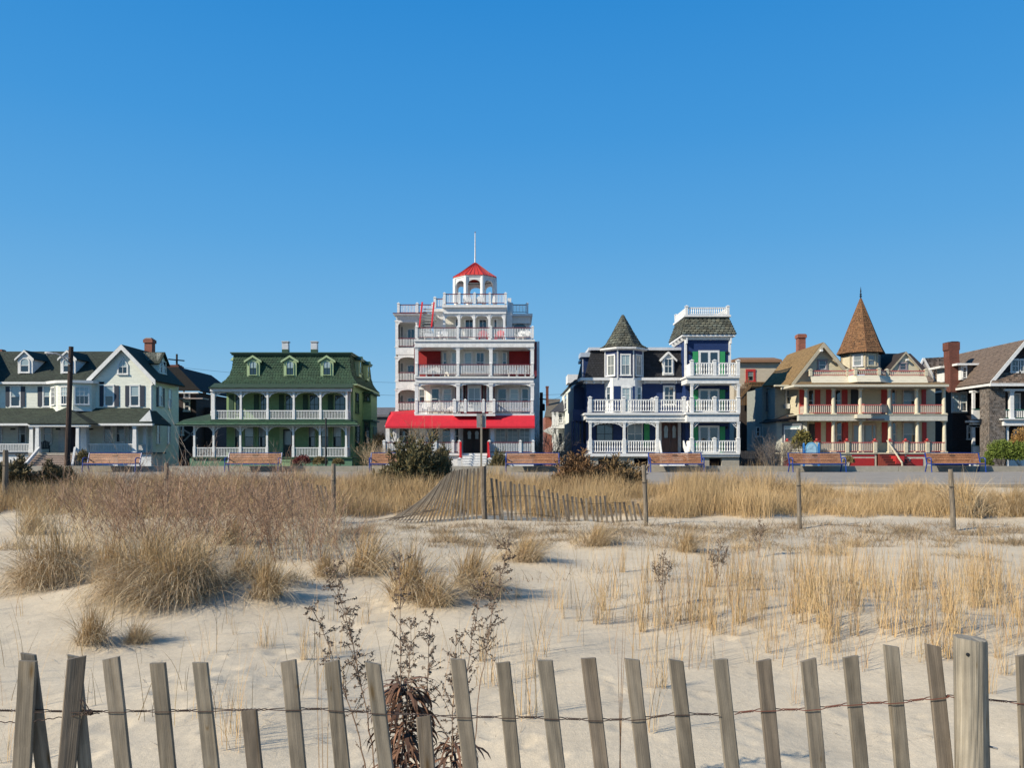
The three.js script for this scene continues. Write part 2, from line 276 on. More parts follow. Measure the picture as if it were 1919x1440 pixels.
// where the ray of a photo pixel meets the sand: [x, y, z]
function hit(px, py) { let D = 3; for (let i = 0; i < 3000; i++) { const x = (px - CX) * D / FOC, y = EYE - (py - HOR) * D / FOC; if (y <= sandH(x, D) || D > 30) return [x, sandH(x, D), -D]; D += .01; } }
const at = (x, D) => [x, sandH(x, D), -D];
{ // mounds from the clumps in view (pixel of the foot, radius, height)
  const flat = (px, py) => { const D = EYE * FOC / (py - HOR); return [(px - CX) * D / FOC, D]; };
  for (const [px, py, r, h] of [[110, 1085, .9, .16], [310, 1110, 1.1, .16], [500, 1115, .6, .10], [690, 1068, .6, .10], [780, 1120, .7, .10], [890, 1105, .6, .08], [1120, 1030, .7, .10], [985, 1045, .6, .08], [1290, 1030, .5, .06], [190, 1195, .5, .05], [1600, 1150, 1.6, .06], [60, 1010, 1.5, .1], [1700, 1180, 1.2, .06]]) { const [x, D] = flat(px, py); hummocks.push([x, D, r, h]); }
  const r = rng(31); for (let i = 0; i < 300; i++) { const D = 2.2 + 9 * r() * r() + 2 * r(), x = (r() - .5) * (D * 1.6 + 1); dents.push([x, D, .03 + .055 * r(), (.003 + .009 * r())]); }
  for (let i = 0; i < 26; i++) { const D = 3.2 + i * .3, x = -2.6 + i * .07 + (i % 2) * .22 + (r() - .5) * .08; dents.push([x, D, .09, .014]); }
}
const sandMat = mat(lin(.63, .55, .415), { map: texRep(T.sand, .7, .7), bumpMap: texRep(T.sandb, 1.3, 1.3), bumpScale: .0055, roughness: .95 });
{
  const NX = 460, ND = 460, p = new Float32Array((NX + 1) * (ND + 1) * 3), uv = new Float32Array((NX + 1) * (ND + 1) * 2), idx = []; let k = 0, q = 0;
  for (let j = 0; j <= ND; j++) { const D = 1.1 * Math.pow(23.4 / 1.1, j / ND), hw = D * .82 + 2.6; for (let i = 0; i <= NX; i++) { const x = (i / NX * 2 - 1) * hw; p[k++] = x; p[k++] = Math.max(-1, sandFine(x, D)); p[k++] = -D; uv[q++] = x; uv[q++] = D; } }
  for (let j = 0; j < ND; j++) for (let i = 0; i < NX; i++) { const a = j * (NX + 1) + i, b = a + 1, c = a + NX + 1, d = c + 1; idx.push(a, b, d, a, d, c); }
  const g = new THREE.BufferGeometry(); g.setAttribute('position', new THREE.BufferAttribute(p, 3)); g.setAttribute('uv', new THREE.BufferAttribute(uv, 2)); g.setIndex(idx); g.computeVertexNormals();
  const m = new THREE.Mesh(g, sandMat); m.name = 'sand_dune'; tag(m, 'pale dune sand with small footprints between the fences', 'sand', null, 'structure'); scene.add(m);
}
const S = (name, label, cat, mb, m) => tag(mb.mesh(name, m), label, cat, null, 'structure');
S('ground', 'flat ground under the houses and beyond', 'ground', new MB().quad([-900, -.45, 60], [900, -.45, 60], [900, -.45, -1500], [-900, -.45, -1500]), mat(lin(.10, .095, .07), { map: texRep(T.mottle, .2, .2) }));
S('beach', 'open beach sand on the sea side of the fence', 'beach', new MB().quad([-200, -1.4, 45], [200, -1.4, 45], [200, -.04, -1.2], [-200, -.04, -1.2]), sandMat);
S('sea', 'sea beyond the beach', 'sea', new MB().quad([-1500, -1.3, 1500], [1500, -1.3, 1500], [1500, -1.3, 42], [-1500, -1.3, 42]), mat(lin(.02, .05, .08), { roughness: .25 }));
const promY = .62;
S('promenade', 'grey paved promenade behind the dune grass', 'promenade', new MB().box(-90, -.3, -36.05, 90, promY, -22.6), mat(lin(.34, .30, .245), { map: texRep(T.mottle, .35, .35), bumpMap: texRep(T.grit, .6, .6), bumpScale: .006, roughness: .95 }));
S('street', 'asphalt street between promenade wall and houses', 'street', new MB().quad([-120, -.25, -36.4], [120, -.25, -36.4], [120, -.25, -52], [-120, -.25, -52]), mat(lin(.06, .06, .06), { map: T.mottle }));
{ // low concrete wall cast in lengths
  const w = thing('promenade_wall', 'low weathered concrete wall running along the promenade behind the benches', 'wall', null, [0, promY, -36.2]); const r = rng(5);
  for (let i = -17; i < 17; i++) { const x = i * 3.6, h = .26 + (r() - .5) * .012; new MB().box(x + .008, -.4, -.15, x + 3.592, h, .15 + (r() - .5) * .006).mesh('wall_block', i % 3 ? M.concrete : mat(lin(.36, .33, .27), { map: T.mottle, bumpMap: T.grit, bumpScale: .004, roughness: .9 }), w); }
}
{ // sand drifted over the promenade edge
  const m = new MB(), r = rng(77); for (let i = 0; i < 60; i++) { const x = -26 + i * .9, w = .5 + .4 * r(); const a = [x, promY - .12, -22.55], b = [x + .9, promY - .12, -22.55]; m.quad(a, b, [x + .9, promY + .006, -22.9 - .5 * Math.abs(n2(x + .9, 3))], [x, promY + .006, -22.9 - .5 * Math.abs(n2(x, 3))]); } S('sand_drift', 'thin drift of sand on the promenade edge', 'sand', m, sandMat);
}
// ------------------------------------------------------------------ houses
function rebase(g, x, y, z) { g.position.set(x, y, z); for (const c of g.children) { c.position.x -= x; c.position.y -= y; c.position.z -= z; } return g; }
const GY = -.2;                                                       // level of the house plots behind the low wall
const P = (f, px, py, d) => [f.x(px, d), f.y(py, d), f.z(d)];
// front-facing gabled dormer
function dormer(parent, f, o) {
  const g = part('dormer', parent), { x0, x1, yp, ye, yb, d, len = 2.5 } = o, xm = (x0 + x1) / 2, wl = o.wall || M.trim, mb = new MB();
  const X0 = f.x(x0, d), X1 = f.x(x1, d), Xm = f.x(xm, d), Yb = f.y(yb, d), Ye = f.y(ye, d), Yp = f.y(yp, d), z = f.z(d), zb = z - len;
  mb.box(X0, Yb, zb, X1, Ye, z); mb.slab([[X0, Ye, z], [X1, Ye, z], [Xm, Yp - .06, z]], len * .9); mb.mesh('dormer_wall', wl, g);
  const ov = o.ov ?? .18, sl = (Yp - Ye) / (Xm - X0), rf = new MB();
  rf.slab([[X0 - ov, Ye - ov * sl, z + .15], [Xm, Yp, z + .15], [Xm, Yp, zb], [X0 - ov, Ye - ov * sl, zb]], -.07); rf.slab([[Xm, Yp, z + .15], [X1 + ov, Ye - ov * sl, z + .15], [X1 + ov, Ye - ov * sl, zb], [Xm, Yp, zb]], -.07); rf.mesh('dormer_roof', o.roof, g);
  const tr = new MB(), q = .11; tr.slab([[X0 - ov, Ye - ov * sl - q, z + .17], [Xm, Yp - q, z + .17], [Xm, Yp + .07, z + .17], [X0 - ov, Ye - ov * sl + .07, z + .17]], .04); tr.slab([[Xm, Yp - q, z + .17], [X1 + ov, Ye - ov * sl - q, z + .17], [X1 + ov, Ye - ov * sl + .07, z + .17], [Xm, Yp + .07, z + .17]], .04); tr.mesh('rake_trim', o.trim || M.trim, g);
  const [a, b, c, e] = o.win, W = new THREE.Group(); pwinInto(g, f, a, b, c, e, d, o.w);
  return g;
}
// the window of a part: frame, panes and sash become its direct sub-parts
function pwinInto(g, f, x0, y0, x1, y1, d, o = {}) { const w = pwin(g, f, x0, y0, x1, y1, d, o); w.updateMatrix(); for (const c of [...w.children]) { g.add(c); c.applyMatrix4(w.matrix); } g.remove(w); }
function chimney(parent, f, x0, y0, x1, y1, d, m, o = {}) {
  const b = new MB(), X0 = f.x(x0, d), X1 = f.x(x1, d), w = X1 - X0, Y1 = f.y(y0, d), Y0 = f.y(y1, d), z = f.z(d); b.box(X0, Y0, z - w, X1, Y1 - w * .55, z); b.box(X0 - w * .12, Y1 - w * .55, z - w * 1.12, X1 + w * .12, Y1 - w * .1, z + w * .12); b.box(X0 - .01, Y1 - w * .1, z - w, X1 + .01, Y1, z + .01);
  const c = b.mesh('chimney', m, parent); return c;
}
// lace spandrels between posts: rib, drops and rings
function lace(mb, x0, x1, yTop, drop, z) {
  const n = 16, L = x1 - x0, yb = u => { const k = Math.abs(2 * u - 1); return yTop - drop * (.16 + .84 * Math.pow(k, 3.2)); };
  const pts = []; for (let i = 0; i <= n; i++) pts.push([x0 + L * i / n, yb(i / n) - .04 * (i % 2), z]);
  mb.path(pts, .035, 4); mb.box(x0, yTop - .05, z - .03, x1, yTop, z + .03);
  for (let i = 1; i < n * 2; i++) { const u = i / n / 2; const y = yb(u); if (yTop - y > .18) mb.bar([x0 + L * u, y, z], [x0 + L * u, yTop - .04, z], .017, .017, 4); }
  for (const u of [.06, .13, .20, .80, .87, .94]) { const y = (yb(u) + yTop) / 2, r = (yTop - yb(u)) * .3; const c = []; for (let i = 0; i <= 8; i++) c.push([x0 + L * u + Math.cos(i * Math.PI / 4) * r, y + Math.sin(i * Math.PI / 4) * r, z]); mb.path(c, .02, 3); }
}
function steps(parent, x0, x1, yTop, zTop, n, rise, run, m, name = 'step') { for (let i = 0; i < n; i++) new MB().box(x0, GY, zTop + run * i, x1, yTop - rise * i - .04, zTop + run * (i + 1) - .02).box(x0 - .02, yTop - rise * i - .039, zTop + run * i, x1 + .02, yTop - rise * i, zTop + run * (i + 1) + .02).mesh(name, m, parent); }

// ---- white clapboard house with a front gable and dark green roof
(function () {
  const f = frame(62), h = thing('clapboard_house', 'white clapboard house with green shingle roof, front gable and wraparound porch behind a lamp post', 'house');
  const RF = [.030, .042, .028], roofM = roofing(lin(...RF)), wd = 3.0, gd = 2.5;
  const bodyTop = f.y(717, wd), L = f.x(-170, wd), X = f.x(285, gd), zb = -69.7;
  new MB().box(L, GY, zb, f.x(186, wd), bodyTop, f.z(wd)).mesh('wall', M.whiteclap, h);
  new MB().box(f.x(186, wd) + .002, GY, zb, X, f.y(716, gd), f.z(gd)).mesh('wall', M.whiteclap, h);
  // main roof
  const rd = 7.2, ye = f.y(717, wd - .4), yr = f.y(659, rd), Rr = new MB(), xr = f.x(225, rd);
  const e0 = [L, ye, f.z(wd - .4)], e1 = [f.x(180, wd - .4), ye, f.z(wd - .4)], r1 = [xr, yr, f.z(rd)], r0 = [L, yr, f.z(rd)];
  Rr.slab([e0, e1, r1, r0], .12).slab([r0, r1, [xr, ye, f.z(11.5)], [L, ye, f.z(11.5)]], .12); const rm = Rr.mesh('roof', roofM, h);
  shingles(new MB(), e0, e1, r1, r0, { h: .2, w: .32, col: RF, v: .5, t: .018, jit: .3 }).mesh('shingles', shingleMat, rm, 'stuff');
  B('gutter', M.trim, h, f, -170, 716, 196, 720, wd - .5, wd - .1);
  // gable roofs: right one in view, its twin beyond the picture edge
  for (const sx of [0, -303]) {
    const d0 = 2.15, ap = P(f, 228 + sx, 649, d0), lf = P(f, 163 + sx, 715, d0), rt = P(f, 292 + sx, 716, d0), back = -69.75, r = new MB();
    const bk = p => [p[0], p[1], back]; r.slab([lf, ap, bk(ap), bk(lf)], -.14).slab([ap, rt, bk(rt), bk(ap)], -.14); const g = r.mesh('gable_roof', roofM, h);
    const sh = new MB(); const up = p => [p[0], p[1] + .14, p[2]]; shingles(sh, bk(up(rt)), up(rt), up(ap), bk(up(ap)), { h: .2, w: .32, col: RF, v: .5, t: .018, jit: .3, flip: true }); shingles(sh, up(lf), bk(up(lf)), bk(up(ap)), up(ap), { h: .2, w: .32, col: RF, v: .5, t: .018, jit: .3, flip: true }); sh.mesh('shingles', shingleMat, g, 'stuff');
    const w = new MB(), a2 = P(f, 228 + sx, 653, gd), l2 = P(f, 172 + sx, 716, gd), r2 = P(f, 285 + sx, 716, gd); l2[1] = r2[1] += .002; w.slab([l2, r2, a2], .2); if (sx) w.box(l2[0], GY, zb, r2[0], r2[1], f.z(gd)); w.mesh('gable_wall', M.whiteclap, h);
    const t = new MB(), z = f.z(2.1), q = .3; const dn = p => [p[0], p[1] - q, z], u0 = p => [p[0], p[1] + .15, z]; t.slab([dn(lf), dn(ap), u0(ap), u0(lf)], .07).slab([dn(ap), dn(rt), u0(rt), u0(ap)], .07); t.mesh('rake_trim', M.trim, h);
  }
  pwin(h, f, 223, 672, 239, 701, gd, { arch: .55, pointed: true, mid: .45, v: 1 });
  // dormers
  for (const x of [48, 128]) dormer(h, f, { x0: x - 14, x1: x + 14, yp: 658, ye: 671, yb: 703, d: 3.8, len: 3.4, roof: roofM, win: [x - 8, 673, x + 7, 698], w: { arch: .35 } });
  // side dormer on the gable slope facing away from the sun
  { const g = part('dormer', h), xf = -30.3, z0 = -66.3, z1 = -67.85, yb = 7.95, yeave = EYE + (HOR - 678) * 67 / FOC, yp = EYE + (HOR - 660) * 67 / FOC, zm = (z0 + z1) / 2;
    new MB().box(xf - 2, yb, z1, xf, yeave, z0).slab([[xf, yeave, z0], [xf, yeave, z1], [xf, yp, zm]], 1.8).mesh('dormer_wall', M.whiteclap, g);
    const o = .25, s = (yp - yeave) / (zm - z0), r = new MB(); r.slab([[xf + .25, yeave + s * o, z0 + o], [xf + .25, yp, zm], [xf - 2.6, yp, zm], [xf - 2.6, yeave + s * o, z0 + o]], .08).slab([[xf + .25, yp, zm], [xf + .25, yeave + s * o, z1 - o], [xf - 2.6, yeave + s * o, z1 - o], [xf - 2.6, yp, zm]], .08); r.mesh('dormer_roof', roofM, g);
    for (const k of [-.36, .36]) { const w = windowAt(g, xf, yb + .35, zm + k, .5, 1.0, Math.PI / 2, { lo: M.glass, up: M.glass, fw: .07 }); w.updateMatrix(); for (const c of [...w.children]) { g.add(c); c.applyMatrix4(w.matrix); } g.remove(w); } }
  chimney(h, f, 271, 635, 285, 668, 7.8, M.brick); chimney(h, f, -6, 655, 4, 680, 8, M.brick);
  B('chimney_cap', paint(lin(.35, .36, .37)), h, f, 272.5, 633, 283.5, 635, 7.9, 8.4);
  // upper windows with shutters
  const sh = (x0, x1, y0, y1, d) => B('shutter', M.teal, h, f, x0, y0, x1, y1, d - .06, d - .005);
  const wo = { lo: M.glass, up: M.blind };
  pwin(h, f, 22, 725, 38, 762, wd, wo); sh(11, 19, 725, 762, wd); sh(40, 47, 725, 762, wd); pwin(h, f, 83, 725, 95, 762, wd, wo); sh(71, 80, 725, 762, wd); sh(98, 106, 725, 762, wd); pwin(h, f, -38, 725, -22, 762, wd, wo);
  pwin(h, f, 198, 724, 213, 761, gd, wo); sh(187, 195, 723, 762, gd); sh(215, 223, 723, 762, gd); pwin(h, f, 246, 724, 261, 761, gd, wo); sh(235, 243, 723, 762, gd); sh(263, 271, 723, 762, gd);
  B('corner_board', M.trim, h, f, 282.5, 716, 285.8, 850, gd - .02, gd + .15);
  new MB().path([P(f, 290, 718, 2.2), P(f, 284, 723, 2.42), P(f, 284, 850, 2.42)], .05, 6).mesh('downpipe', M.trim, h);
  // bay
  { const g = part('bay', h), pl = [[93, 3], [109, 1.75], [137, 1.4], [172, 1.9], [187, 3]].map(([p, d]) => [f.x(p, d), f.z(d)]), y0 = f.y(770, 1.5), y1 = f.y(716, 1.5), w = new MB(), c = new MB();
    for (let i = 0; i < 4; i++) { const [a, b] = [pl[i], pl[i + 1]]; w.quad([a[0], y0, a[1]], [b[0], y0, b[1]], [b[0], y1, b[1]], [a[0], y1, a[1]]); }
    w.poly(pl.map(p => [p[0], y0, p[1]]), true); w.mesh('bay_wall', M.whiteclap, g);
    const cx = (pl[0][0] + pl[4][0]) / 2, out = pl.map(p => [cx + (p[0] - cx) * 1.12, p[1] + .25]); c.slab(out.map(p => [p[0], y1 + .12, p[1]]), .22); c.slab(pl.map(p => [cx + (p[0] - cx) * 1.02, y0 + .06, p[1] + .04]), .1); c.mesh('cornice', M.trim, g);
    for (let i = 0; i < 3; i++) { const [a, b] = [pl[i], pl[i + 1]], L2 = Math.hypot(b[0] - a[0], b[1] - a[1]); const w2 = windowAt(g, (a[0] + b[0]) / 2, f.y(758, 1.5), (a[1] + b[1]) / 2 + .01, [.7, .72, .95][i], f.s(32, 1.5), Math.atan2(-(b[1] - a[1]), b[0] - a[0]), { up: i ? M.blind : M.curtain, vtop: true, v: 2, mid: .5, fw: .08, hz: [.75] }); w2.updateMatrix(); for (const cc of [...w2.children]) { g.add(cc); cc.applyMatrix4(w2.matrix); } g.remove(w2); } }
  // side wall openings
  for (const [a, b, c, e] of [[298, 725, 304, 761], [316, 731, 321, 765]]) swin(h, X, a, b, c, e, 1, { fw: .08 });
  for (const [a, b] of [[293.5, 296.5], [305.5, 308]]) { const z0 = X * FOC / (a - CX), z1 = X * FOC / (b - CX); new MB().box(X, f.y(762, 3), -z0, X + .06, f.y(725, 3), -z1).mesh('shutter', M.teal, h); }
  for (const [a, c] of [[294, 299], [314, 319]]) swin(h, X, a, 793, c, 832, 1, { fw: .07, up: M.curtain });
  // porch
  const floor = f.y(849, 0), pr = new MB(), eY = f.y(795, -.2), tY = f.y(765, gd), xR = f.x(286, -.2);
  const q0 = [L, eY, f.z(-.2)], q1 = [xR, eY, f.z(-.2)], q2 = [f.x(280, gd), tY, f.z(gd)], q3 = [L, tY, f.z(gd)];
  pr.slab([q0, q1, q2, q3], .1).slab([q1, [xR, eY, f.z(3.3)], [f.x(280, gd), tY, f.z(3.3)], q2], .1); const pm = pr.mesh('porch_roof', roofM, h);
  shingles(new MB(), q0, q1, q2, q3, { h: .2, w: .32, col: [.036, .05, .032], v: .5, t: .018, jit: .3 }).mesh('shingles', shingleMat, pm, 'stuff');
  B('porch_fascia', M.trim, h, f, -170, 794, 286, 798, -.24, .1);
  new MB().slab([P(f, 261, 790, -.24), P(f, 285, 790, -.24), P(f, 281, 769, -.24)], .1).mesh('gable_end', M.trim, h);
  // porch portico hip
  { const g = part('portico', h), a = P(f, 52, 794, -1.6), b = P(f, 168, 794, -1.6), c = P(f, 125, 764, 1.6), a2 = [a[0], a[1], f.z(.8)], b2 = [b[0], b[1], f.z(.8)], r = new MB(); r.slab([a, b, c], .08).slab([b, b2, c], .08).slab([a2, a, c], .08); r.mesh('portico_roof', roofM, g);
    const s = new MB(); shingles(s, a, b, c, c, { h: .2, w: .32, col: [.036, .05, .032], v: .5, t: .018, jit: .3 }); shingles(s, b, b2, c, c, { h: .2, w: .32, col: RF, v: .5, t: .018 }); s.mesh('shingles', shingleMat, g, 'stuff');
    B('portico_beam', M.trim, g, f, 54, 794, 167, 800, -1.5, -1.2); }
  B('porch_floor', M.teal, h, f, -170, 848.5, 286, 851, -.05, 2.45);
  B('porch_skirt', M.white, h, f, -170, 851, 284, 884, .12, .3); B('porch_side_skirt', M.white, h, f, 281, 851.5, 284, 884, .31, 2.4);
  const cy = f.y(798, 0); for (const [px, d, w] of [[61, .1, .36], [160, .1, .55], [254, .1, .36], [273, 1.4, .3], [-40, .1, .36], [72, -1.3, .34], [147, -1.3, .3]]) { const x = f.x(px, d), z = f.z(d), b = new MB(); b.lathe(x, z, [[w * .78, floor], [w * .78, floor + .2], [w * .68, floor + .21], [w * .52, cy - .2], [w * .7, cy - .19], [w * .7, cy]], 4, Math.PI / 4); b.mesh('column', M.white, h); }
  prail(h, f, -38, 832, 58, 848, .1, { sp: .13 }); prail(h, f, 166, 832, 251, 848, .1, { sp: .13 }); railing(h, [f.x(256, .1), f.z(.2)], [f.x(272, 1.4), f.z(1.4)], floor, floor + .72, { sp: .13 });
  new MB().box(f.x(54, -1.5), GY, f.z(-1.5), f.x(160, -1.5), floor - .002, f.z(0) + .02).mesh('porch_landing', M.concrete, h);
  steps(h, f.x(56, -1.7), f.x(143, -1.7), floor - .17, f.z(-1.5), 7, .17, .3, mat(lin(.42, .32, .26), { map: T.mottle, bumpMap: T.grit, bumpScale: .01 }));
  for (const [pa, pb] of [[72, 45], [139, 134]]) { const a = P(f, pa, 838, -1.5), b = P(f, pb, 870, -3.6); new MB().slab([[a[0], a[1] - .28, a[2]], [b[0], b[1] - .28, b[2]], [b[0], b[1], b[2]], a], .14).mesh('stair_rail', M.white, h); }
  const po = { fw: .09, up: M.curtain }; for (const [a, b] of [[35, 49], [83, 97]]) pwin(h, f, a, 797, b, 831, wd, po);
  for (const [a, b] of [[196, 209], [219, 234], [242, 250]]) pwin(h, f, a, 797, b, 829, gd, po); pwin(h, f, -10, 797, 4, 831, wd, po);
  B('door', paint(lin(.03,.014,.03)), h, f, 127, 799, 144, 848, wd - .08, wd - .01); B('door', M.trim, h, f, 110, 801, 122, 848, wd - .06, wd - .01);
  for (const x of [23, 108, 170]) B('wall_lantern', M.iron, h, f, x - 3, 803, x + 3, 806, gd - .25, gd - .01);
  rebase(h, -33, GY, -64);
})();

// ---- dark brown house behind
(function () {
  const f = frame(74), h = thing('brown_house', 'dark brown shingled house with black roof half hidden behind the white clapboard house', 'house');
  new MB().box(f.x(262), GY, f.z(11), f.x(368), f.y(735), f.z()).mesh('wall', mat(lin(.035, .022, .022), { map: T.roofc, bumpMap: T.roofb, bumpScale: .01 }), h);
  const r = new MB(), a = P(f, 250, 733, -.3), b = P(f, 377, 738, -.3), c = P(f, 334, 688, -.2), e = P(f, 262, 688, -.2); b[1] = a[1]; r.slab([a, b, c, e], .12); r.slab([b, [b[0], b[1], f.z(11)], [c[0], c[1], f.z(8)], c], .12); r.mesh('roof', roofing(lin(.012, .012, .013)), h);
  B('fascia', M.trim, h, f, 300, 735, 372, 737.5, -.32, -.05);
  for (const [x0, y0, x1, y1] of [[347, 738, 355, 750], [347, 754, 355, 770], [338, 800, 343, 815]]) pwin(h, f, x0, y0, x1, y1, 0, { fw: .12, up: M.glass });
  chimney(h, f, 315, 684, 334, 715, 3, M.darkbrick);
  const t = new MB(); t.box(f.x(338), f.y(748), f.z(-1.5), f.x(392), f.y(750), f.z(0)); t.mesh('rear_balcony', paint(lin(.45, .38, .36)), h); for (const [a, b, c, e] of [[345, 827, 366, 806], [345, 806, 370, 822]]) new MB().bar(P(f, a, b, -1.2), P(f, c, e, -1.2), .08).mesh('brace', paint(lin(.45, .38, .36)), h);
  B('annex', mat(lin(.05, .03, .035), { map: T.roofc }), h, f, 368.4, 764, 398, 880, 2, 9); { const r2 = new MB(); r2.slab([P(f, 366, 782, 1.6), P(f, 400, 782, 1.6), P(f, 400, 763, 4.5), P(f, 366, 763, 4.5)], .1); r2.mesh('annex_roof', roofing(lin(.06, .04, .05)), h); }
  rebase(h, f.x(320), GY, f.z(3));
})();

// ---- green mansard house
(function () {
  const f = frame(62), h = thing('green_mansard_house', 'green mansard roofed house with two storeys of white lace trimmed porches', 'house');
  const gcol = [.034, .078, .042], wallc = lin(.24, .38, .17), wall = clap(wallc), light = wall, dkg = paint(lin(.020, .07, .035)), trimg = paint(lin(.38, .50, .27)), white = M.white, roofM = roofing(lin(.024, .066, .038));
  const wd = 3, X0 = f.x(425, wd), X1 = f.x(662, wd), zb = f.z(12.5), top = f.y(718, wd);
  new MB().box(X0, GY, zb, X1 - .03, top, f.z(wd)).mesh('wall', wall, h); new MB().box(X1 - .028, GY, zb, X1, top, f.z(wd) + .004).mesh('side_wall', light, h);
  // mansard
  const fx0 = f.x(414, 2.3), fx1 = f.x(670, 2.3), fz0 = f.z(2.3), fz1 = zb - .6, prof = [[0, 719], [.3, 712], [.55, 703], [.70, 690], [.80, 666]].map(([i, y]) => [i, f.y(y, 2.3 + i)]), rm = part('mansard_roof', h), sl = new MB(), shg = new MB();
  for (let k = 0; k < prof.length - 1; k++) { const [i0, y0] = prof[k], [i1, y1] = prof[k + 1], c0 = [[fx0 + i0, y0, fz0 - i0], [fx1 - i0, y0, fz0 - i0], [fx1 - i0, y0, fz1 + i0], [fx0 + i0, y0, fz1 + i0]], c1 = [[fx0 + i1, y1, fz0 - i1], [fx1 - i1, y1, fz0 - i1], [fx1 - i1, y1, fz1 + i1], [fx0 + i1, y1, fz1 + i1]];
    for (let s = 0; s < 4; s++) { const t = (s + 1) % 4; sl.quad(c0[s], c0[t], c1[t], c1[s]); if (s !== 2) shingles(shg, c0[s], c0[t], c1[t], c1[s], { h: .2, w: .23, col: gcol, v: .5, hue: .1, t: .035, scallop: true }); } }
  { const [i, y] = prof[4]; sl.quad([fx0 + i, y, fz0 - i], [fx1 - i, y, fz0 - i], [fx1 - i, y, fz1 + i], [fx0 + i, y, fz1 + i]); } sl.mesh('roof_deck', roofM, rm); shg.mesh('shingles', shingleMat, rm, 'stuff');
  { const [i, y] = prof[4], c = new MB(), a = .16; c.box(fx0 + i - a, y, fz1 + i - a, fx1 - i + a, y + .13, fz0 - i + a); c.box(fx0 + i - a - .08, y + .131, fz1 + i - a - .08, fx1 - i + a + .08, y + .22, fz0 - i + a + .08); c.mesh('roof_cornice', dkg, h); }
  new MB().box(fx0 + .02, prof[0][1] - .14, fz1, fx1 - .02, prof[0][1] - .004, fz0 - .02).mesh('eave', trimg, h);
  for (let i = 0; i < 17; i++) { const x = lerp(f.x(424, 2.6), f.x(661, 2.6), i / 16); new MB().box(x - .07, f.y(727, 2.6), f.z(3), x + .07, prof[0][1] - .141, f.z(2.5)).mesh('bracket', trimg, h); }
  for (const x of [475, 544, 613]) dormer(h, f, { x0: x - 12, x1: x + 12, yp: 668, ye: 675.5, yb: 706, d: 2.75, len: 1.6, ov: .2, wall: trimg, trim: trimg, roof: roofM, win: [x - 6.5, 678, x + 6.5, 703], w: { arch: .3, frame: trimg, sash: dkg, fw: .05, v: 1, up: M.blind } });
  for (const [z, w] of [[-67.3, 1], [-71, 1]]) { const g = part('dormer', h), x = fx1 - .35, yb = f.y(706, 5), yt = f.y(676, 5); new MB().box(x - 1, yb, z - .55, x, yt, z + .55).mesh('dormer_wall', trimg, g); const m = new MB(); m.slab([[x + .2, yt - .05, z + .75], [x + .2, yt - .05, z - .75], [x - 1.2, yt + .05, z - .75], [x - 1.2, yt + .05, z + .75]].reverse(), .1); m.slab([[x + .2, yt, z + .7], [x + .2, yt, z - .7], [x + .2, yt + .38, z]], 1.2); m.mesh('dormer_roof', dkg, g); const q = windowAt(g, x, yb + .3, z, .6, 1.0, Math.PI / 2, { frame: trimg, sash: dkg, fw: .06, up: M.glass }); q.updateMatrix(); for (const c of [...q.children]) { g.add(c); c.applyMatrix4(q.matrix); } g.remove(q); }
  { const x = fx0 + .45, yb = f.y(703, 4), yt = f.y(676, 4), z = -66.5; const g = part('dormer', h); new MB().box(x, yb, z - .5, x + 1, yt, z + .5).mesh('dormer_wall', trimg, g); new MB().slab([[x - .25, yt, z - .65], [x - .25, yt, z + .65], [x - .25, yt + .35, z]], 1.3).mesh('dormer_roof', trimg, g); }
  for (const [a, b] of [[528.5, 540], [582.5, 594]]) { const d = 6; B('chimney', dkg, h, f, a, 655, b, 668, d, d + .5); const c = part('chimney_stack', h); B('stack', paint(lin(.62, .64, .68)), c, f, a, 643, b, 655, d, d + .5); B('stack_cap', paint(lin(.55, .57, .6)), c, f, a - .8, 639.5, b + .8, 641.5, d - .06, d + .56); const lv = new MB(); for (const u of [.1, .5, .9]) pbox(lv, f, lerp(a, b, u) - .8, 641.5, lerp(a, b, u) + .8, 643, d + .02, d + .45); lv.mesh('stack_vent', M.iron, c); }
  // upper porch
  const px1 = [401, 452, 502, 551, 601, 650], d1 = .6, up0 = f.y(786.5, d1), up1 = f.y(733, d1);
  const pr = new MB(); pr.slab([P(f, 391, 726, .15), P(f, 661, 726, .15), P(f, 661, 718.5, 2.8), P(f, 400, 718.5, 2.8)], .1); pr.slab([P(f, 391, 726, .15), P(f, 400, 718.5, 2.8), [f.x(400, 2.8), f.y(718.5, 2.8), f.z(3.3)], [f.x(391, .15), f.y(726, .15), f.z(3.3)]], .06); pr.mesh('upper_porch_roof', roofM, h);
  B('upper_porch_beam', white, h, f, 394, 727, 658, 734, .35, .75); new MB().box(f.x(399, d1) - .1, up1, f.z(.76), f.x(399, d1) + .15, up1 + .26, f.z(3)).mesh('upper_porch_side_beam', white, h);
  B('upper_porch_floor', dkg, h, f, 394, 786.6, 658, 790, .3, wd - .01);
  for (const p of px1) postM(h, f.x(p, d1), f.z(d1), up0, up1, p === 401 ? .22 : .15, white, { plinth: .8, cap: .09 });
  postM(h, f.x(398, 2.8), f.z(2.8), up0, up1, .15, white, { plinth: .8 }); postM(h, f.x(655, 2.8), f.z(2.8), up0, up1, .15, white, { plinth: .8 });
  for (let i = 0; i < 5; i++) { const a = f.x(px1[i], d1) + .07, b = f.x(px1[i + 1], d1) - .07, m = new MB(); lace(m, a, b, up1, .55, f.z(d1)); m.mesh('lace_trim', white, h); railing(h, [a, f.z(d1)], [b, f.z(d1)], up0, f.y(769.5, d1), { sp: .125, bw: .045 }); }
  railing(h, [f.x(401, d1), f.z(d1)], [f.x(398, 2.8), f.z(2.8)], up0, f.y(769.5, d1), { sp: .14 }); railing(h, [f.x(650, d1), f.z(d1)], [f.x(655, 2.8), f.z(2.8)], up0, f.y(769.5, d1), { sp: .14 });
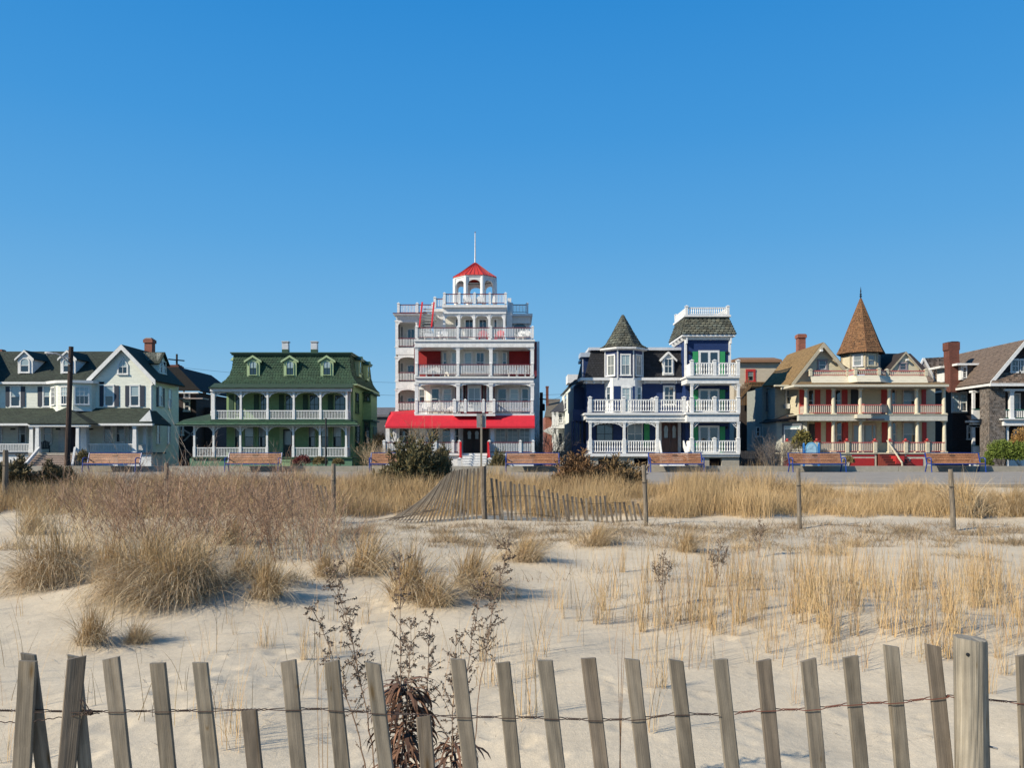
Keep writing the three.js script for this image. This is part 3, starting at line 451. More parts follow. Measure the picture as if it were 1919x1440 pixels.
  // lower porch
  const px0 = [365, 401, 451, 501, 550, 600, 649], d0 = .4, lo0 = f.y(857, d0), lo1 = f.y(797.5, d0), lr = new MB();
  lr.slab([P(f, 327, 796, -.25), P(f, 673, 796, -.25), P(f, 662, 788, .7), P(f, 345, 787, .7)], .08); lr.slab([P(f, 327, 796, -.25), P(f, 345, 787, .7), P(f, 400, 775, 4), [f.x(400, 4), f.y(775, 4), f.z(7)], [f.x(327, -.25), f.y(796, -.25), f.z(7)]], .08); lr.slab([P(f, 345, 787, .7), P(f, 398, 787.5, .7), P(f, 402, 775, 4), P(f, 400, 775, 4)], .08); lr.mesh('lower_porch_roof', roofM, h);
  { const sh = new MB(); shingles(sh, P(f, 328, 796, -.25), P(f, 672, 796, -.25), P(f, 661, 788, .7), P(f, 346, 787.6, .7), { h: .2, w: .3, col: [.03, .1, .05], v: .4, t: .02 }); sh.mesh('shingles', shingleMat, h, 'stuff'); }
  B('lower_porch_beam', paint(lin(.62, .66, .58)), h, f, 330, 795, 670, 798.5, -.2, .55); B('lower_porch_floor', dkg, h, f, 358, 857, 660, 859.5, 0, wd - .01); B('base', clap(lin(.09, .2, .12)), h, f, 356, 859.6, 660, 890, .15, .4);
  for (const p of px0) postM(h, f.x(p, d0), f.z(d0), lo0, lo1, .15, white, { plinth: .85, cap: .09 }); postM(h, f.x(654, 2.8), f.z(2.8), lo0, lo1, .15, white, { plinth: .8 });
  for (let i = 0; i < 6; i++) { const a = f.x(px0[i], d0) + .07, b = f.x(px0[i + 1], d0) - .07, m = new MB(); lace(m, a, b, lo1, .5, f.z(d0)); m.mesh('lace_trim', white, h); if (i !== 3) railing(h, [a, f.z(d0)], [b, f.z(d0)], lo0, f.y(839, d0), { sp: .125, bw: .045 }); }
  railing(h, [f.x(649, d0), f.z(d0)], [f.x(655, 2.8), f.z(2.8)], lo0, f.y(839, d0), { sp: .14 });
  // porch openings: dark shutters and tall sashes
  const wo = { frame: trimg, sash: dkg, fw: .07, up: M.glass, lo: M.glass, v: 1 };
  for (const [a, b] of [[442, 453], [489, 500], [536, 550], [581, 598], [628, 647]]) { pwin(h, f, a, 741, b, 776, wd, { ...wo, v: 1 }); B('shutter', dkg, h, f, a - 13, 740, a - 4, 783, wd - .07, wd - .005); }
  for (const [a, b, u] of [[441, 449, 0], [459, 476, 1], [485, 498, 0], [579, 591, 0], [603, 616, 1], [625, 640, 1]]) pwin(h, f, a, 801, b, 838, wd, { ...wo, up: u ? M.blind : M.curtain, v: 0 });
  { const g = part('door', h); B('door_frame', trimg, g, f, 524, 801, 552, 857, wd - .1, wd - .02); B('door_leaf', paint(lin(.03, .045, .04)), g, f, 531, 805, 548, 857, wd - .16, wd - .1); B('door_glass', M.curtain, g, f, 533.5, 808, 546, 834, wd - .18, wd - .16); }
  new MB().box(f.x(525, -1), GY, f.z(.1), f.x(547, -1), lo0 - .3, f.z(-1.4)).box(f.x(524, -1), lo0 - .3, f.z(.12), f.x(547.5, -1), lo0 - .22, f.z(-1.45)).mesh('stoop', clap(lin(.25, .40, .2)), h);
  // side bay
  { const g = part('side_bay', h), z0 = -69.2, z1 = -72.2, x = X1 + .75; new MB().box(X1, GY, z1, x, f.y(735, 5), z0).mesh('bay_wall', light, g); new MB().box(X1, f.y(735, 5), z1 - .25, x + .25, f.y(732, 5), z0 + .25).mesh('bay_roof', dkg, g); new MB().box(X1 + .002, f.y(788, 5), z1 - .2, x + .2, f.y(785.5, 5), z0 + .2).mesh('bay_band', dkg, g);
    for (const y of [776, 832]) { const q = windowAt(g, X1 + .38, f.y(y === 776 ? 752 : 832, 7), z0, .42, y === 776 ? .75 : 1.9, 0, { fw: .08, frame: dkg, up: M.glass }); q.updateMatrix(); for (const c of [...q.children]) { g.add(c); c.applyMatrix4(q.matrix); } g.remove(q); } }
  swin(h, X1, 666, 738, 672, 774, 1, { frame: dkg, up: M.glass, fw: .06 }); swin(h, X1, 666, 800, 674, 840, 1, { frame: dkg, up: M.glass, fw: .06 });
  B('side_porch', dkg, h, f, 672, 800, 700, 880, 8, 10);
  rebase(h, f.x(540, 3), GY, f.z(3));
})();
// adds a railing run with posts: list of pixel x for posts
function postRail(h, f, xs, y0, y1, d, o = {}) {
  const m = o.post || M.white, w = o.pw ?? .22; for (const p of xs) newel(h, f.x(p, d), f.z(d), f.y(y1, d), f.y(y0 - (o.ph ?? 1), d), w, m);
  for (let i = 0; i < xs.length - 1; i++) railing(h, [f.x(xs[i], d) + w / 2, f.z(d)], [f.x(xs[i + 1], d) - w / 2, f.z(d)], f.y(y1, d), f.y(y0, d), o);
}
// ---- hotel with red awning and cupola
(function () {
  const f = frame(62), h = thing('balconied_hotel', 'tall white hotel with red trimmed balconies, red awning and domed rooftop cupola', 'hotel');
  const W = M.white, RR = { rail: M.darkred, sp: .13, bw: .058, low: .1, th: .06, post: W, pw: .2 }, body = clap(lin(.72, .73, .72)), warm = paint(lin(.76, .74, .66)), wd = 2.5;
  const zB = f.z(15);
  // body
  new MB().box(f.x(785, wd), GY, zB, f.x(993, wd), f.y(637, wd), f.z(wd)).mesh('wall', body, h);
  new MB().box(f.x(749, 5), GY, zB, f.x(785, wd) - .01, f.y(592, 5), f.z(5)).mesh('wing_wall', warm, h);
  new MB().box(f.x(990, 7), GY, zB, f.x(1011, 7), f.y(640, 7), f.z(7)).mesh('rear_wall', body, h);
  B('rear_corner', M.darkred, h, f, 1001, 641, 1006, 706, 1.2, 3);
  // storeys of the front porch: slab, fascia, columns, arches
  const lv = [{ top: 650, floor: 706, slab: 718, rail: [683, 704] }, { top: 719, floor: 776, slab: 781, rail: [752, 774] }], cx = [781, 858.5, 920, 997.5];
  B('deck_fascia', W, h, f, 777, 640, 1001, 651, -.02, wd); B('deck_cornice', W, h, f, 775.5, 636.5, 1002.5, 640, -.12, wd);
  for (const L of lv) {
    B('balcony_floor', W, h, f, 777, L.floor, 1001, L.floor + 3, -.1, wd - .01); B('balcony_fascia', W, h, f, 778, L.floor + 3.2, 1000, L.slab, .02, wd - .02);
    for (const c of cx) postM(h, f.x(c, .2), f.z(.2), f.y(L.floor, .2), f.y(L.top, .2), .27, W, { plinth: .15, cap: .12 });
    for (let i = 0; i < 3; i++) { const m = new MB(); archPanel(m, f.x(cx[i], .2) + .13, f.x(cx[i + 1], .2) - .13, f.y(L.top + 6.5, .2), f.y(L.top, .2) - .002, f.s(5, .2), f.z(.3), .2, .05); m.mesh('arch', W, h); }
    if (L.floor === 706) postRail(h, f, cx, ...L.rail, .05, { ...RR, ph: 0 });
  }
  // second storey rail steps forward round the central bay
  postRail(h, f, [781, 851], 752, 774, .05, RR); postRail(h, f, [926, 997], 752, 774, .05, RR);
  B('bay_floor', W, h, f, 850, 776, 928, 780, -.9, -.11); postRail(h, f, [852.5, 872, 906, 925.5], 752, 774, -.7, RR);
  for (const [a, b] of [[852.5, -.7], [925.5, -.7]]) railing(h, [f.x(a, b), f.z(b)], [f.x(a, .05), f.z(.05)], f.y(774, -.7), f.y(752, -.7), RR);
  // third storey: red side panels, pale bay
  B('red_panel', M.redclap, h, f, 784, 652, 826, 706, wd - .05, wd - .003); B('red_panel', M.redclap, h, f, 954, 652, 993, 706, wd - .05, wd - .003);
  for (const y of [[652, 705.8], [721, 775.8]]) {
    const g = part('bay', h), pl = y[0] === 652 ? [[827, 2.5], [843, 1.6], [934, 1.6], [953, 2.5]] : [[797, 2.5], [806, 1.9], [975, 1.9], [984, 2.5]], p = pl.map(([a, d]) => [f.x(a, d), f.z(d)]), w = new MB();
    for (let i = 0; i < 3; i++) w.quad([p[i][0], f.y(y[1], 2), p[i][1]], [p[i + 1][0], f.y(y[1], 2), p[i + 1][1]], [p[i + 1][0], f.y(y[0], 2), p[i + 1][1]], [p[i][0], f.y(y[0], 2), p[i][1]]); w.mesh('bay_wall', warm, g);
  }
  for (const [a, b, u] of [[847, 855, 1], [871, 884, 1], [893, 907, 0], [923, 931, 1]]) pwin(h, f, a, 662, b, 697, 1.6, { fw: .1, up: u ? M.blind : M.glass, lo: u ? M.blind : M.glass, v: u ? 0 : 1 });
  for (const [a, b] of [[831, 838], [942, 949]]) pwin(h, f, a, 662, b, 692, 2.0, { fw: .06, up: M.curtain });
  for (const [a, b, u] of [[809, 823, 0], [831, 846, 1], [933, 949, 0], [956, 971, 1], [978, 990, 0]]) pwin(h, f, a, 730, b, 766, 1.9, { fw: .1, up: u ? M.blind : M.glass, lo: u ? M.blind : M.glass, hz: u ? [.25, .75] : null });
  pwin(h, f, 786, 731, 796, 756, 2.5, { up: M.curtain, fw: .06 });
  // projecting oriel with dark red casings on the second storey
  for (const [a, b] of [[853.5, 870], [874, 904], [909.5, 926.5]]) { const g = part('oriel', h); B('oriel_casing', M.darkred, g, f, a, 720, b, 775.6, 1.1, 1.88); B('oriel_trim', W, g, f, a + 2, 722, b - 2, 772, 1.04, 1.1); pwinInto(g, f, a + 4, 728, b - 4, 760, 1.03, { fw: .06, up: M.curtain, lo: M.glass, mid: .35, v: b - a > 20 ? 1 : 0 }); }
  // deck level railing and its posts
  postRail(h, f, [780.5, 858, 920, 998], 614, 634.5, .05, { ...RR, ph: 0 });
  railing(h, [f.x(998, .05), f.z(.2)], [f.x(997, 4), f.z(4)], f.y(634.5, .05), f.y(614, .05), RR);
  // left wing: three storeys of recessed balconies
  const wl = [[601, 652, 634], [669, 716, 698], [730, 772, 759]];
  B('wing_cornice', W, h, f, 742, 590, 815, 597, 3.4, 8); B('wing_cornice_cap', W, h, f, 737, 587.5, 817, 590, 3.1, 8); B('wing_cap_edge', M.darkred, h, f, 736, 586.5, 800, 587.5, 3.05, 8); B('wing_attic', W, h, f, 743, 597, 784, 604, 3.5, 8);
  for (const [t, b, r] of wl) {
    for (const x of [744, 782]) postM(h, f.x(x, 3.7), f.z(3.7), f.y(b, 3.7), f.y(t, 3.7), .24, W, { plinth: .1 });
    const m = new MB(); archPanel(m, f.x(744, 3.6) + .1, f.x(782, 3.6), f.y(t + 8, 3.6), f.y(t - 3, 3.6), f.s(7, 3.6), f.z(3.65), .14, .05); m.mesh('arch', W, h);
    B('wing_slab', W, h, f, 741.5, b, 786, b + 13, 3.5, 5.2); prail(h, f, 746, b - 18, 781, b - 1, 3.62, RR);
    pwin(h, f, 764, t + 17, 777, b - 2, 5, { fw: .08, up: M.glass, v: 1 }); pwin(h, f, 750.5, t + 12, 756, b - 2, 5, { fw: .05, up: M.curtain });
  }
  B('wing_side', warm, h, f, 741.8, 600, 743, 776, 3.6, 14);
  new MB().box(f.x(743, 4), GY, f.z(15), f.x(749, 5) + .01, f.y(592, 5), f.z(5.6)).mesh('wing_side_wall', warm, h);
  postRail(h, f, [747, 782, 811], 571, 588, 3.8, RR); B('wing_trim', M.darkred, h, f, 776, 645, 778, 702, 1, 2);
  // roof stair
  { const g = part('roof_stair', h), a = P(f, 786, 622, 1.3), b = P(f, 791.5, 575, 3.0), w = f.s(21, 2);
    for (let i = 0; i < 9; i++) { const t = i / 9; new MB().box(lerp(a[0], b[0], t) + .12, lerp(a[1], b[1], t), lerp(a[2], b[2], t), lerp(a[0], b[0], t) + w, lerp(a[1], b[1], t) + .05, lerp(a[2], b[2], t) - .26).mesh('tread', paint(lin(.42, .44, .42)), g); }
    for (const o of [0, w + .06]) { const m = new MB(); m.bar([a[0] + o, a[1] + .35, a[2]], [b[0] + o, b[1] + .35, b[2]], .085, .085, 4); m.mesh('stringer', M.red, g); } }
  // penthouse
  const pd = 3.2, px = [832.5, 860.5, 888.5, 917, 945];
  B('penthouse_wall', warm, h, f, 834, 585, 944, 637, pd + 1.7, 10); B('penthouse_beam', W, h, f, 830, 576, 948.5, 588, pd - .1, 10); B('penthouse_cornice', W, h, f, 828, 571.5, 950.5, 576, pd - .35, 10);
  for (const x of px) postM(h, f.x(x, pd + .1), f.z(pd + .1), f.y(637, pd), f.y(588, pd), .2, W, { plinth: .1 });
  for (let i = 0; i < 4; i++) { const m = new MB(); archPanel(m, f.x(px[i], pd) + .1, f.x(px[i + 1], pd) - .1, f.y(598, pd), f.y(588, pd), f.s(6.5, pd), f.z(pd + .15), .12, .03); m.mesh('arch', W, h); }
  for (const [a, b] of [[854, 858], [872, 887], [898, 912], [926, 931]]) pwin(h, f, a, 600, b, 634, pd + 1.7, { fw: .1, up: M.glass, v: b - a > 8 ? 1 : 0 });
  postRail(h, f, [833, 861, 889.5, 918, 947.5], 551, 570, pd, { ...RR, ph: 0 }); railing(h, [f.x(947.5, pd), f.z(pd)], [f.x(947, 9), f.z(9)], f.y(570, pd), f.y(551, pd), RR); railing(h, [f.x(833, pd), f.z(pd)], [f.x(836, 9), f.z(9)], f.y(570, pd), f.y(551, pd), RR);
  B('penthouse_annex', W, h, f, 813, 584, 830, 637, 5, 9.5); B('annex_cornice', W, h, f, 810.5, 578.5, 832, 584, 4.7, 9.8); postRail(h, f, [815, 832], 560, 577, 4.9, RR); { const m = new MB(); archPanel(m, f.x(815, 4.9), f.x(829, 4.9), f.y(604, 4.9), f.y(596, 4.9), .3, f.z(4.92), .06, .02); m.mesh('arch', W, h); }
  B('shaded_block', W, h, f, 949, 584, 960, 637, 6, 12); B('stair_head', W, h, f, 951, 559, 958, 584, 9, 10.5);
  B('right_terrace', W, h, f, 958, 592, 993, 606, 7, 12); B('right_terrace_cornice', W, h, f, 957, 588, 998, 592, 6.6, 12); B('right_room', body, h, f, 960, 606, 993, 640, 7.6, 12); postRail(h, f, [959, 988], 571, 587.5, 7, RR);
  pwin(h, f, 962, 607, 986, 634, 7.5, { arch: .4, mid: 0, up: M.glass, fw: .08 });
  // cupola
  { const g = part('cupola', h), d = 6.2, x = f.x(890.5, d), z = f.z(d), ph = Math.PI / 8, y0 = f.y(571, d), ye = f.y(527, d), R = 1.86, w = new MB(), ar = new MB();
    for (let i = 0; i < 8; i++) { const a = i * Math.PI / 4 + ph, b = a + Math.PI / 4, c = [x + Math.sin(a) * R, z + Math.cos(a) * R], e = [x + Math.sin(b) * R, z + Math.cos(b) * R]; new MB().bar([c[0], y0, c[1]], [c[0], ye, c[1]], .2, .19, 8).mesh('cupola_column', W, g);
      const L = Math.hypot(e[0] - c[0], e[1] - c[1]), t = new MB(); archPanel(t, .12, L - .12, ye - .75, ye, .5, -.06, .12, .02); const mm = new THREE.Matrix4().makeRotationY(Math.atan2(-(e[1] - c[1]), e[0] - c[0])); mm.setPosition(c[0], 0, c[1]); new MB().geo(t.geometry(), mm).mesh('cupola_arch', W, g); }
    
    new MB().lathe(x, z, [[R + .02, ye - .02], [R + .12, ye], [R + .16, ye + .16], [R - .3, ye + .17]], 8, ph).mesh('cupola_fascia', W, g);
    const yr = f.y(523.5, d), ya = f.y(493, d), Rr = 2.05, rf = new MB(); rf.lathe(x, z, [[Rr, yr - .05], [Rr, yr], [Rr * .62, lerp(yr, ya, .36)], [.14, ya - .05], [0, ya]], 8, ph); const sm = new MB();
    for (let i = 0; i < 8; i++) for (const u of [0, .25, .5, .75]) { const a = i * Math.PI / 4 + ph, b = a + Math.PI / 4, q = r => [x + lerp(Math.sin(a), Math.sin(b), u) * r, 0, z + lerp(Math.cos(a), Math.cos(b), u) * r], p0 = q(Rr), p1 = q(Rr * .62), p2 = q(.14); p0[1] = yr + .02; p1[1] = lerp(yr, ya, .36) + .02; p2[1] = ya - .02; sm.path([p0, p1, p2], .022, 4); }
    const rmat = paint(lin(.66, .055, .026), { roughness: .4 }); rf.mesh('cupola_roof', rmat, g); sm.mesh('roof_seams', paint(lin(.40, .02, .014), { roughness: .4 }), g);
    new MB().bar([x, ya - .1, z], [x, f.y(437, d), z], .07, .035, 8).mesh('flagpole', W, g); new MB().lathe(x, z, [[0, f.y(437, d)], [.07, f.y(437, d) + .07], [0, f.y(437, d) + .16]], 8).mesh('flagpole_ball', M.metal, g); }
  // awning
  { const aw = paint(lin(.60, .010, .028), { roughness: .8 }), g = part('awning', h), n = 8, x0 = 722, x1 = 1002;
    for (let i = 0; i < n; i++) { const a = lerp(x0, x1, i / n), b = lerp(x0, x1, (i + 1) / n), ta = Math.max(776, a), tb = Math.max(776, b), back = i < 2; const pts = back ? [P(f, a, 799, -1.5), P(f, b, 799, -1.5), P(f, tb, 777.5, .05), P(f, Math.max(a, i ? 757 : 722 + 16), 775.5, .05)] : [P(f, a, 799, -1.5), P(f, b, 799, -1.5), P(f, tb, 777.5, .02), P(f, ta, 777.5, .02)]; new MB().slab(pts, .03).mesh('awning_panel', aw, g); }
    new MB().slab([P(f, 738, 775.5, .05), P(f, 778, 777.5, .05), P(f, 778, 769, 3.3), P(f, 731, 772, 3.3)], .03).slab([P(f, 722, 799, -1.5), P(f, 738, 775.5, .05), P(f, 731, 772, 3.3), P(f, 722, 796, 3.3)], .03).mesh('awning_end', aw, g);
    B('awning_valance', aw, g, f, 722, 799, 1002, 803, -1.52, -1.47); }
  // ground floor
  B('porch_ceiling', W, h, f, 724, 797, 1000, 800, -.8, wd); B('porch_floor', W, h, f, 718, 850, 1001, 854, -1, wd); B('porch_skirt', W, h, f, 719, 854, 1000, 884, -.8, -.6);
  for (const [x, w] of [[727, .3], [740, .3], [803, .32], [848, .3], [923, .3], [998, .32]]) postM(h, f.x(x, -.6), f.z(-.6), f.y(850, -.6), f.y(798, -.6), w, W, { plinth: .2 });
  B('left_room', body, h, f, 730, 800, 784, 850, 3, 8);
  for (const [a, b, d] of [[748, 767, 3], [808, 823, wd], [829, 844, wd], [852, 860, wd]]) pwin(h, f, a, 804, b, 832, d, { fw: .1, up: M.glass });
  for (const [a, b] of [[929, 947], [951, 970], [974, 992]]) pwin(h, f, a, 805, b, 835, wd, { fw: .11, up: M.curtain, lo: M.curtain, v: 1, hz: [.75] });
  { const g = part('entrance_door', h), wood = paint(lin(.035, .016, .012)); B('door_surround', paint(lin(.05, .03, .03)), g, f, 868, 801, 916, 849.5, wd - .12, wd - .02); for (const [a, b] of [[873, 886.5], [887, 900.5]]) { B('door_leaf', wood, g, f, a, 804, b, 849.5, wd - .2, wd - .121); pwinInto(g, f, a + 3, 808, b - 3, 824, wd - .21, { arch: .3, mid: 0, up: M.curtain, frame: wood, fw: .03 }); } }
  postRail(h, f, [720, 752, 783, 816.5, 849, 861], 829, 849, -.9, RR); postRail(h, f, [917, 975, 999], 829, 849, -.9, RR);
  for (const x of [863, 915]) B('stair_newel', M.red, h, f, x - 2, 828, x + 2, 858, -1.3, -1.05);
  steps(h, f.x(867, -1.2), f.x(912, -1.2), f.y(850, -1) - .17, f.z(-1.02), 6, .2, .3, W);
  for (const x of [861, 918]) { newel(h, f.x(x, -2.9), f.z(-2.9), GY, f.y(861, -2.9), .28, W); const m = new MB(); m.bar(P(f, x > 900 ? 915 : 864, 830, -1.2), P(f, x, 861, -2.9), .05); m.mesh('hand_rail', M.red, h); }
  rebase(h, f.x(890, 3), GY, f.z(3));
})();

// ---- navy blue house
(function () {
  const f = frame(62), h = thing('navy_house', 'navy blue house with white balconies, octagonal turret and square mansard tower', 'house');
  const W = M.white, NV = M.navy, slate = [.115, .12, .092], dark = roofing(lin(.018, .019, .022)), wd = 3.2, RO = { turned: true, sp: .2, bw: .11, th: .09, low: .12, pw: .26, post: W, ph: 3 }, grn = M.greenShutter;
  const zb = f.z(14);
  new MB().box(f.x(1099, wd), GY, zb, f.x(1284, wd), f.y(712, wd), f.z(wd)).mesh('wall', NV, h);
  // main mansard
  { const y0 = f.y(709, wd), y1 = f.y(656, wd), x0 = f.x(1097, wd), x1 = f.x(1284, wd), z0 = f.z(wd - .1), i = .55, m = new MB(); const c0 = [[x0, y0, z0], [x1, y0, z0], [x1, y0, zb], [x0, y0, zb]], c1 = [[x0 + i, y1, z0 - i], [x1, y1, z0 - i], [x1, y1, zb + i], [x0 + i, y1, zb + i]]; for (const [a, b] of [[0, 1], [3, 0]]) m.quad(c0[a], c0[b], c1[b], c1[a]); m.quad(...c1); const q = m.mesh('mansard_roof', dark, h); const s = new MB(); shingles(s, c0[0], c0[1], c1[1], c1[0], { h: .2, w: .25, col: [.02, .021, .025], v: .6, t: .025, scallop: true }); shingles(s, c0[3], c0[0], c1[0], c1[3], { h: .2, w: .25, col: [.02, .021, .025], v: .6, t: .025, scallop: true }); s.mesh('shingles', shingleMat, q, 'stuff');
    new MB().box(x0 + i - .25, y1, zb, x1, y1 + .24, z0 - i + .25).mesh('roof_cornice', paint(lin(.6, .63, .68)), h); }
  B('eave_cornice', W, h, f, 1088, 708, 1277, 713, wd - .7, wd + .6); B('frieze', W, h, f, 1094, 713, 1277, 719, wd - .15, wd + .3); new MB().box(f.x(1088, wd - .7), f.y(713, wd), zb, f.x(1099, wd) - .01, f.y(708, wd), f.z(wd + .61)).mesh('side_eave', W, h);
  for (const x of [1098, 1112, 1128, 1207, 1238, 1265]) new MB().box(f.x(x, wd) - .06, f.y(720, wd), f.z(wd), f.x(x, wd) + .06, f.y(713.2, wd), f.z(wd - .5)).mesh('bracket', W, h);
  // turret
  { const g = part('turret', h), d = wd + .6, x = f.x(1167, d), z = f.z(d), R = 1.72, ph = Math.PI / 8, y0 = f.y(711, wd - 1), y1 = f.y(655, wd - 1); new MB().lathe(x, z, [[R, y0], [R, y1]], 8, ph).mesh('turret_wall', M.navyplain, g);
    const cb = new MB(); for (let i = 0; i < 8; i++) { const a = i * Math.PI / 4 + ph; cb.bar([x + Math.sin(a) * R, y0, z + Math.cos(a) * R], [x + Math.sin(a) * R, y1, z + Math.cos(a) * R], .075, .075, 4); } cb.mesh('corner_boards', W, g);
    for (const a of [-Math.PI / 4, 0, Math.PI / 4]) { const r = R * Math.cos(Math.PI / 8), w = windowAt(g, x + Math.sin(a) * (r + .005), f.y(703, wd - 1), z + Math.cos(a) * (r + .005), .68, f.s(37, 2), a, { up: a ? M.curtain : M.blind, lo: M.curtain, fw: .1, v: 1 }); w.updateMatrix(); for (const c of [...w.children]) { g.add(c); c.applyMatrix4(w.matrix); } g.remove(w); }
    new MB().lathe(x, z, [[R, y1 - .06], [R + .4, y1 + .02], [R + .42, y1 + .16], [R * .9, y1 + .17]], 8, ph).mesh('turret_eave', W, g);
    const ya = f.y(591, d), pr = [[2.14, y1 + .17], [1.6, lerp(y1, ya, .16)], [1.0, lerp(y1, ya, .46)], [.06, ya]], rb = new MB().lathe(x, z, [...pr, [0, ya]], 8, ph).mesh('turret_roof', dark, g), s = new MB(), hip = new MB();
    for (let i = 0; i < 8; i++) { const a = i * Math.PI / 4 + ph, b = a + Math.PI / 4, q = (t, [r, y]) => [x + Math.sin(t) * r, y, z + Math.cos(t) * r]; for (let k = 0; k < 3; k++) shingles(s, q(a, pr[k]), q(b, pr[k]), q(b, pr[k + 1]), q(a, pr[k + 1]), { h: .25, w: .34, col: slate, v: .9, hue: .15, t: .06, scallop: true }); hip.path(pr.map(p => q(a, p)), .05, 4); } s.mesh('shingles', shingleMat, g, 'stuff'); hip.mesh('hips', mat(lin(.06, .06, .045)), g); }
  dormer(h, f, { x0: 1241, x1: 1263, yp: 661, ye: 672, yb: 704, d: wd - .1, len: 1.6, ov: .22, roof: W, win: [1245, 674, 1259, 700], w: { up: M.glass, v: 1, fw: .07 } });
  { const g = part('dormer', h), X = f.x(1097, wd) - .1, z0 = -66.2, z1 = -67.6; new MB().box(X, f.y(709, 5), z1, X + 1.4, f.y(672, 5), z0).mesh('dormer_wall', M.navyplain, g); new MB().box(X - .25, f.y(672, 5), z1 - .2, X + 1.5, f.y(664, 5), z0 + .25).mesh('dormer_roof', paint(lin(.45, .52, .62)), g); new MB().box(X - .03, f.y(707, 5), z0 - .2, X, f.y(674, 5), z0 - .05).mesh('dormer_trim', W, g); }
  // second storey of the main block
  { const g = part('bay', h), p = [[1133, 3.2], [1148, 2.2], [1190, 2.2], [1203, 3.2]].map(([a, d]) => [f.x(a, d), f.z(d)]), w = new MB(); for (let i = 0; i < 3; i++) w.quad([p[i][0], f.y(775, 2.5), p[i][1]], [p[i + 1][0], f.y(775, 2.5), p[i + 1][1]], [p[i + 1][0], f.y(709, 2.5), p[i + 1][1]], [p[i][0], f.y(709, 2.5), p[i][1]]); w.mesh('bay_wall', W, g); B('bay_panel', M.navyplain, g, f, 1150, 724, 1163, 772, 2.14, 2.19); B('bay_panel', M.navyplain, g, f, 1185.5, 724, 1189.5, 772, 2.14, 2.19); }
  pwin(h, f, 1166, 728, 1180, 772, 2.2, { up: M.blind, lo: M.blind, v: 1, hz: [.75], fw: .1 }); pwin(h, f, 1137, 727, 1146, 750, 2.55, { up: M.curtain, fw: .05 }); pwin(h, f, 1194, 727, 1201, 750, 2.55, { up: M.curtain, fw: .05 });
  pwin(h, f, 1245, 726, 1262, 758, wd, { up: M.glass, v: 1, fw: .12 });
  // main porch
  const pd = .5; B('balcony_floor', W, h, f, 1095, 774, 1284, 778, pd - .2, wd - .01); B('balcony_fascia', W, h, f, 1097, 778, 1284, 786, pd - .05, wd - .02); B('porch_beam', W, h, f, 1099, 786, 1284, 791, pd + .05, pd + .4);
  new MB().box(f.x(1097, pd), f.y(786, pd), f.z(10), f.x(1097, pd) + .3, f.y(774, pd) - .01, f.z(pd + .4)).mesh('side_fascia', W, h);
  postRail(h, f, [1105.5, 1168.5, 1229.5, 1281.5], 749, 773, pd, RO); newel(h, f.x(1223, pd), f.z(pd + .3), f.y(773, pd), f.y(748, pd), .24, W);
  railing(h, [f.x(1105.5, pd), f.z(pd + .15)], [f.x(1102, wd), f.z(wd)], f.y(773, pd), f.y(749, pd), RO);
  for (const x of [1106, 1169.5, 1231.5]) postM(h, f.x(x, pd), f.z(pd), f.y(850, pd), f.y(791, pd), .2, W, { plinth: 1.15, cap: .1 });
  for (const [a, b] of [[1108, 1168], [1171, 1230]]) { const m = new MB(); lace(m, f.x(a, pd) + .05, f.x(b, pd) - .05, f.y(791, pd), .42, f.z(pd)); m.mesh('lace_trim', W, h); prail(h, f, a + 1, 826, b, 849, pd, RO); }
  railing(h, [f.x(1106, pd), f.z(pd + .2)], [f.x(1101, wd), f.z(wd)], f.y(849, pd), f.y(826, pd), RO);
  B('porch_floor', W, h, f, 1099, 850, 1285, 856, pd - .25, wd - .01); for (const [a, b] of [[1101, 1121], [1150, 1188], [1214, 1284]]) B('foundation_pier', M.concrete, h, f, a, 859.5, b, 892, pd, pd + .35); B('foundation_lintel', M.concrete, h, f, 1101, 856, 1284, 859.4, pd, pd + .35); for (const [a, b] of [[1121, 1150], [1188, 1214]]) B('foundation_sill', M.concrete, h, f, a + .1, 874, b - .1, 892, pd + .02, pd + .35);
  pwin(h, f, 1118, 795, 1148, 833, wd, { up: M.glass, fw: .04, frame: M.teal, v: 1 }); pwin(h, f, 1176, 795, 1203, 833, wd, { up: M.curtain, v: 1, fw: .05 }); B('shutter', grn, h, f, 1207, 791, 1217, 840, wd - .07, wd - .005);
  B('side_porch_wall', M.navyplain, h, f, 1071, 790, 1074, 880, 4, 13); B('side_porch_base', M.navyplain, h, f, 1074.2, 832, 1098, 880, 4.1, 4.3); for (const x of [1077, 1084, 1091]) postM(h, f.x(x, 4.2), f.z(4.2), f.y(832, 4.2), f.y(788, 4.2), .16, M.navyplain, {}); B('side_porch_head', M.navyplain, h, f, 1074, 768, 1098, 789, 4, 9); B('side_wall_upper', M.navyplain, h, f, 1075, 726, 1098.5, 768, 6, 13);  // side porch walls, posts and head: navy stands in for shade on white
  new MB().slab([P(f, 1064, 724, 6.4), P(f, 1097, 712, 3), P(f, 1100, 706, 4.5), P(f, 1077, 712, 7)], .08).mesh('side_roof', dark, h);
  { const g = part('entrance_door', h), br = paint(lin(.075, .022, .012), { roughness: .4 }); B('door_surround', W, g, f, 1235, 790, 1276, 849.5, wd - .12, wd - .01); for (const [a, b] of [[1240, 1255], [1255.6, 1270]]) { B('door_leaf', br, g, f, a, 793, b, 849.3, wd - .2, wd - .121); pwinInto(g, f, a + 3.5, 798, b - 3, 822, wd - .21, { arch: .45, mid: 0, up: M.curtain, frame: br, fw: .03 }); } B('transom', M.dark, g, f, 1246, 786.5, 1264, 789, wd - .14, wd - .01); }
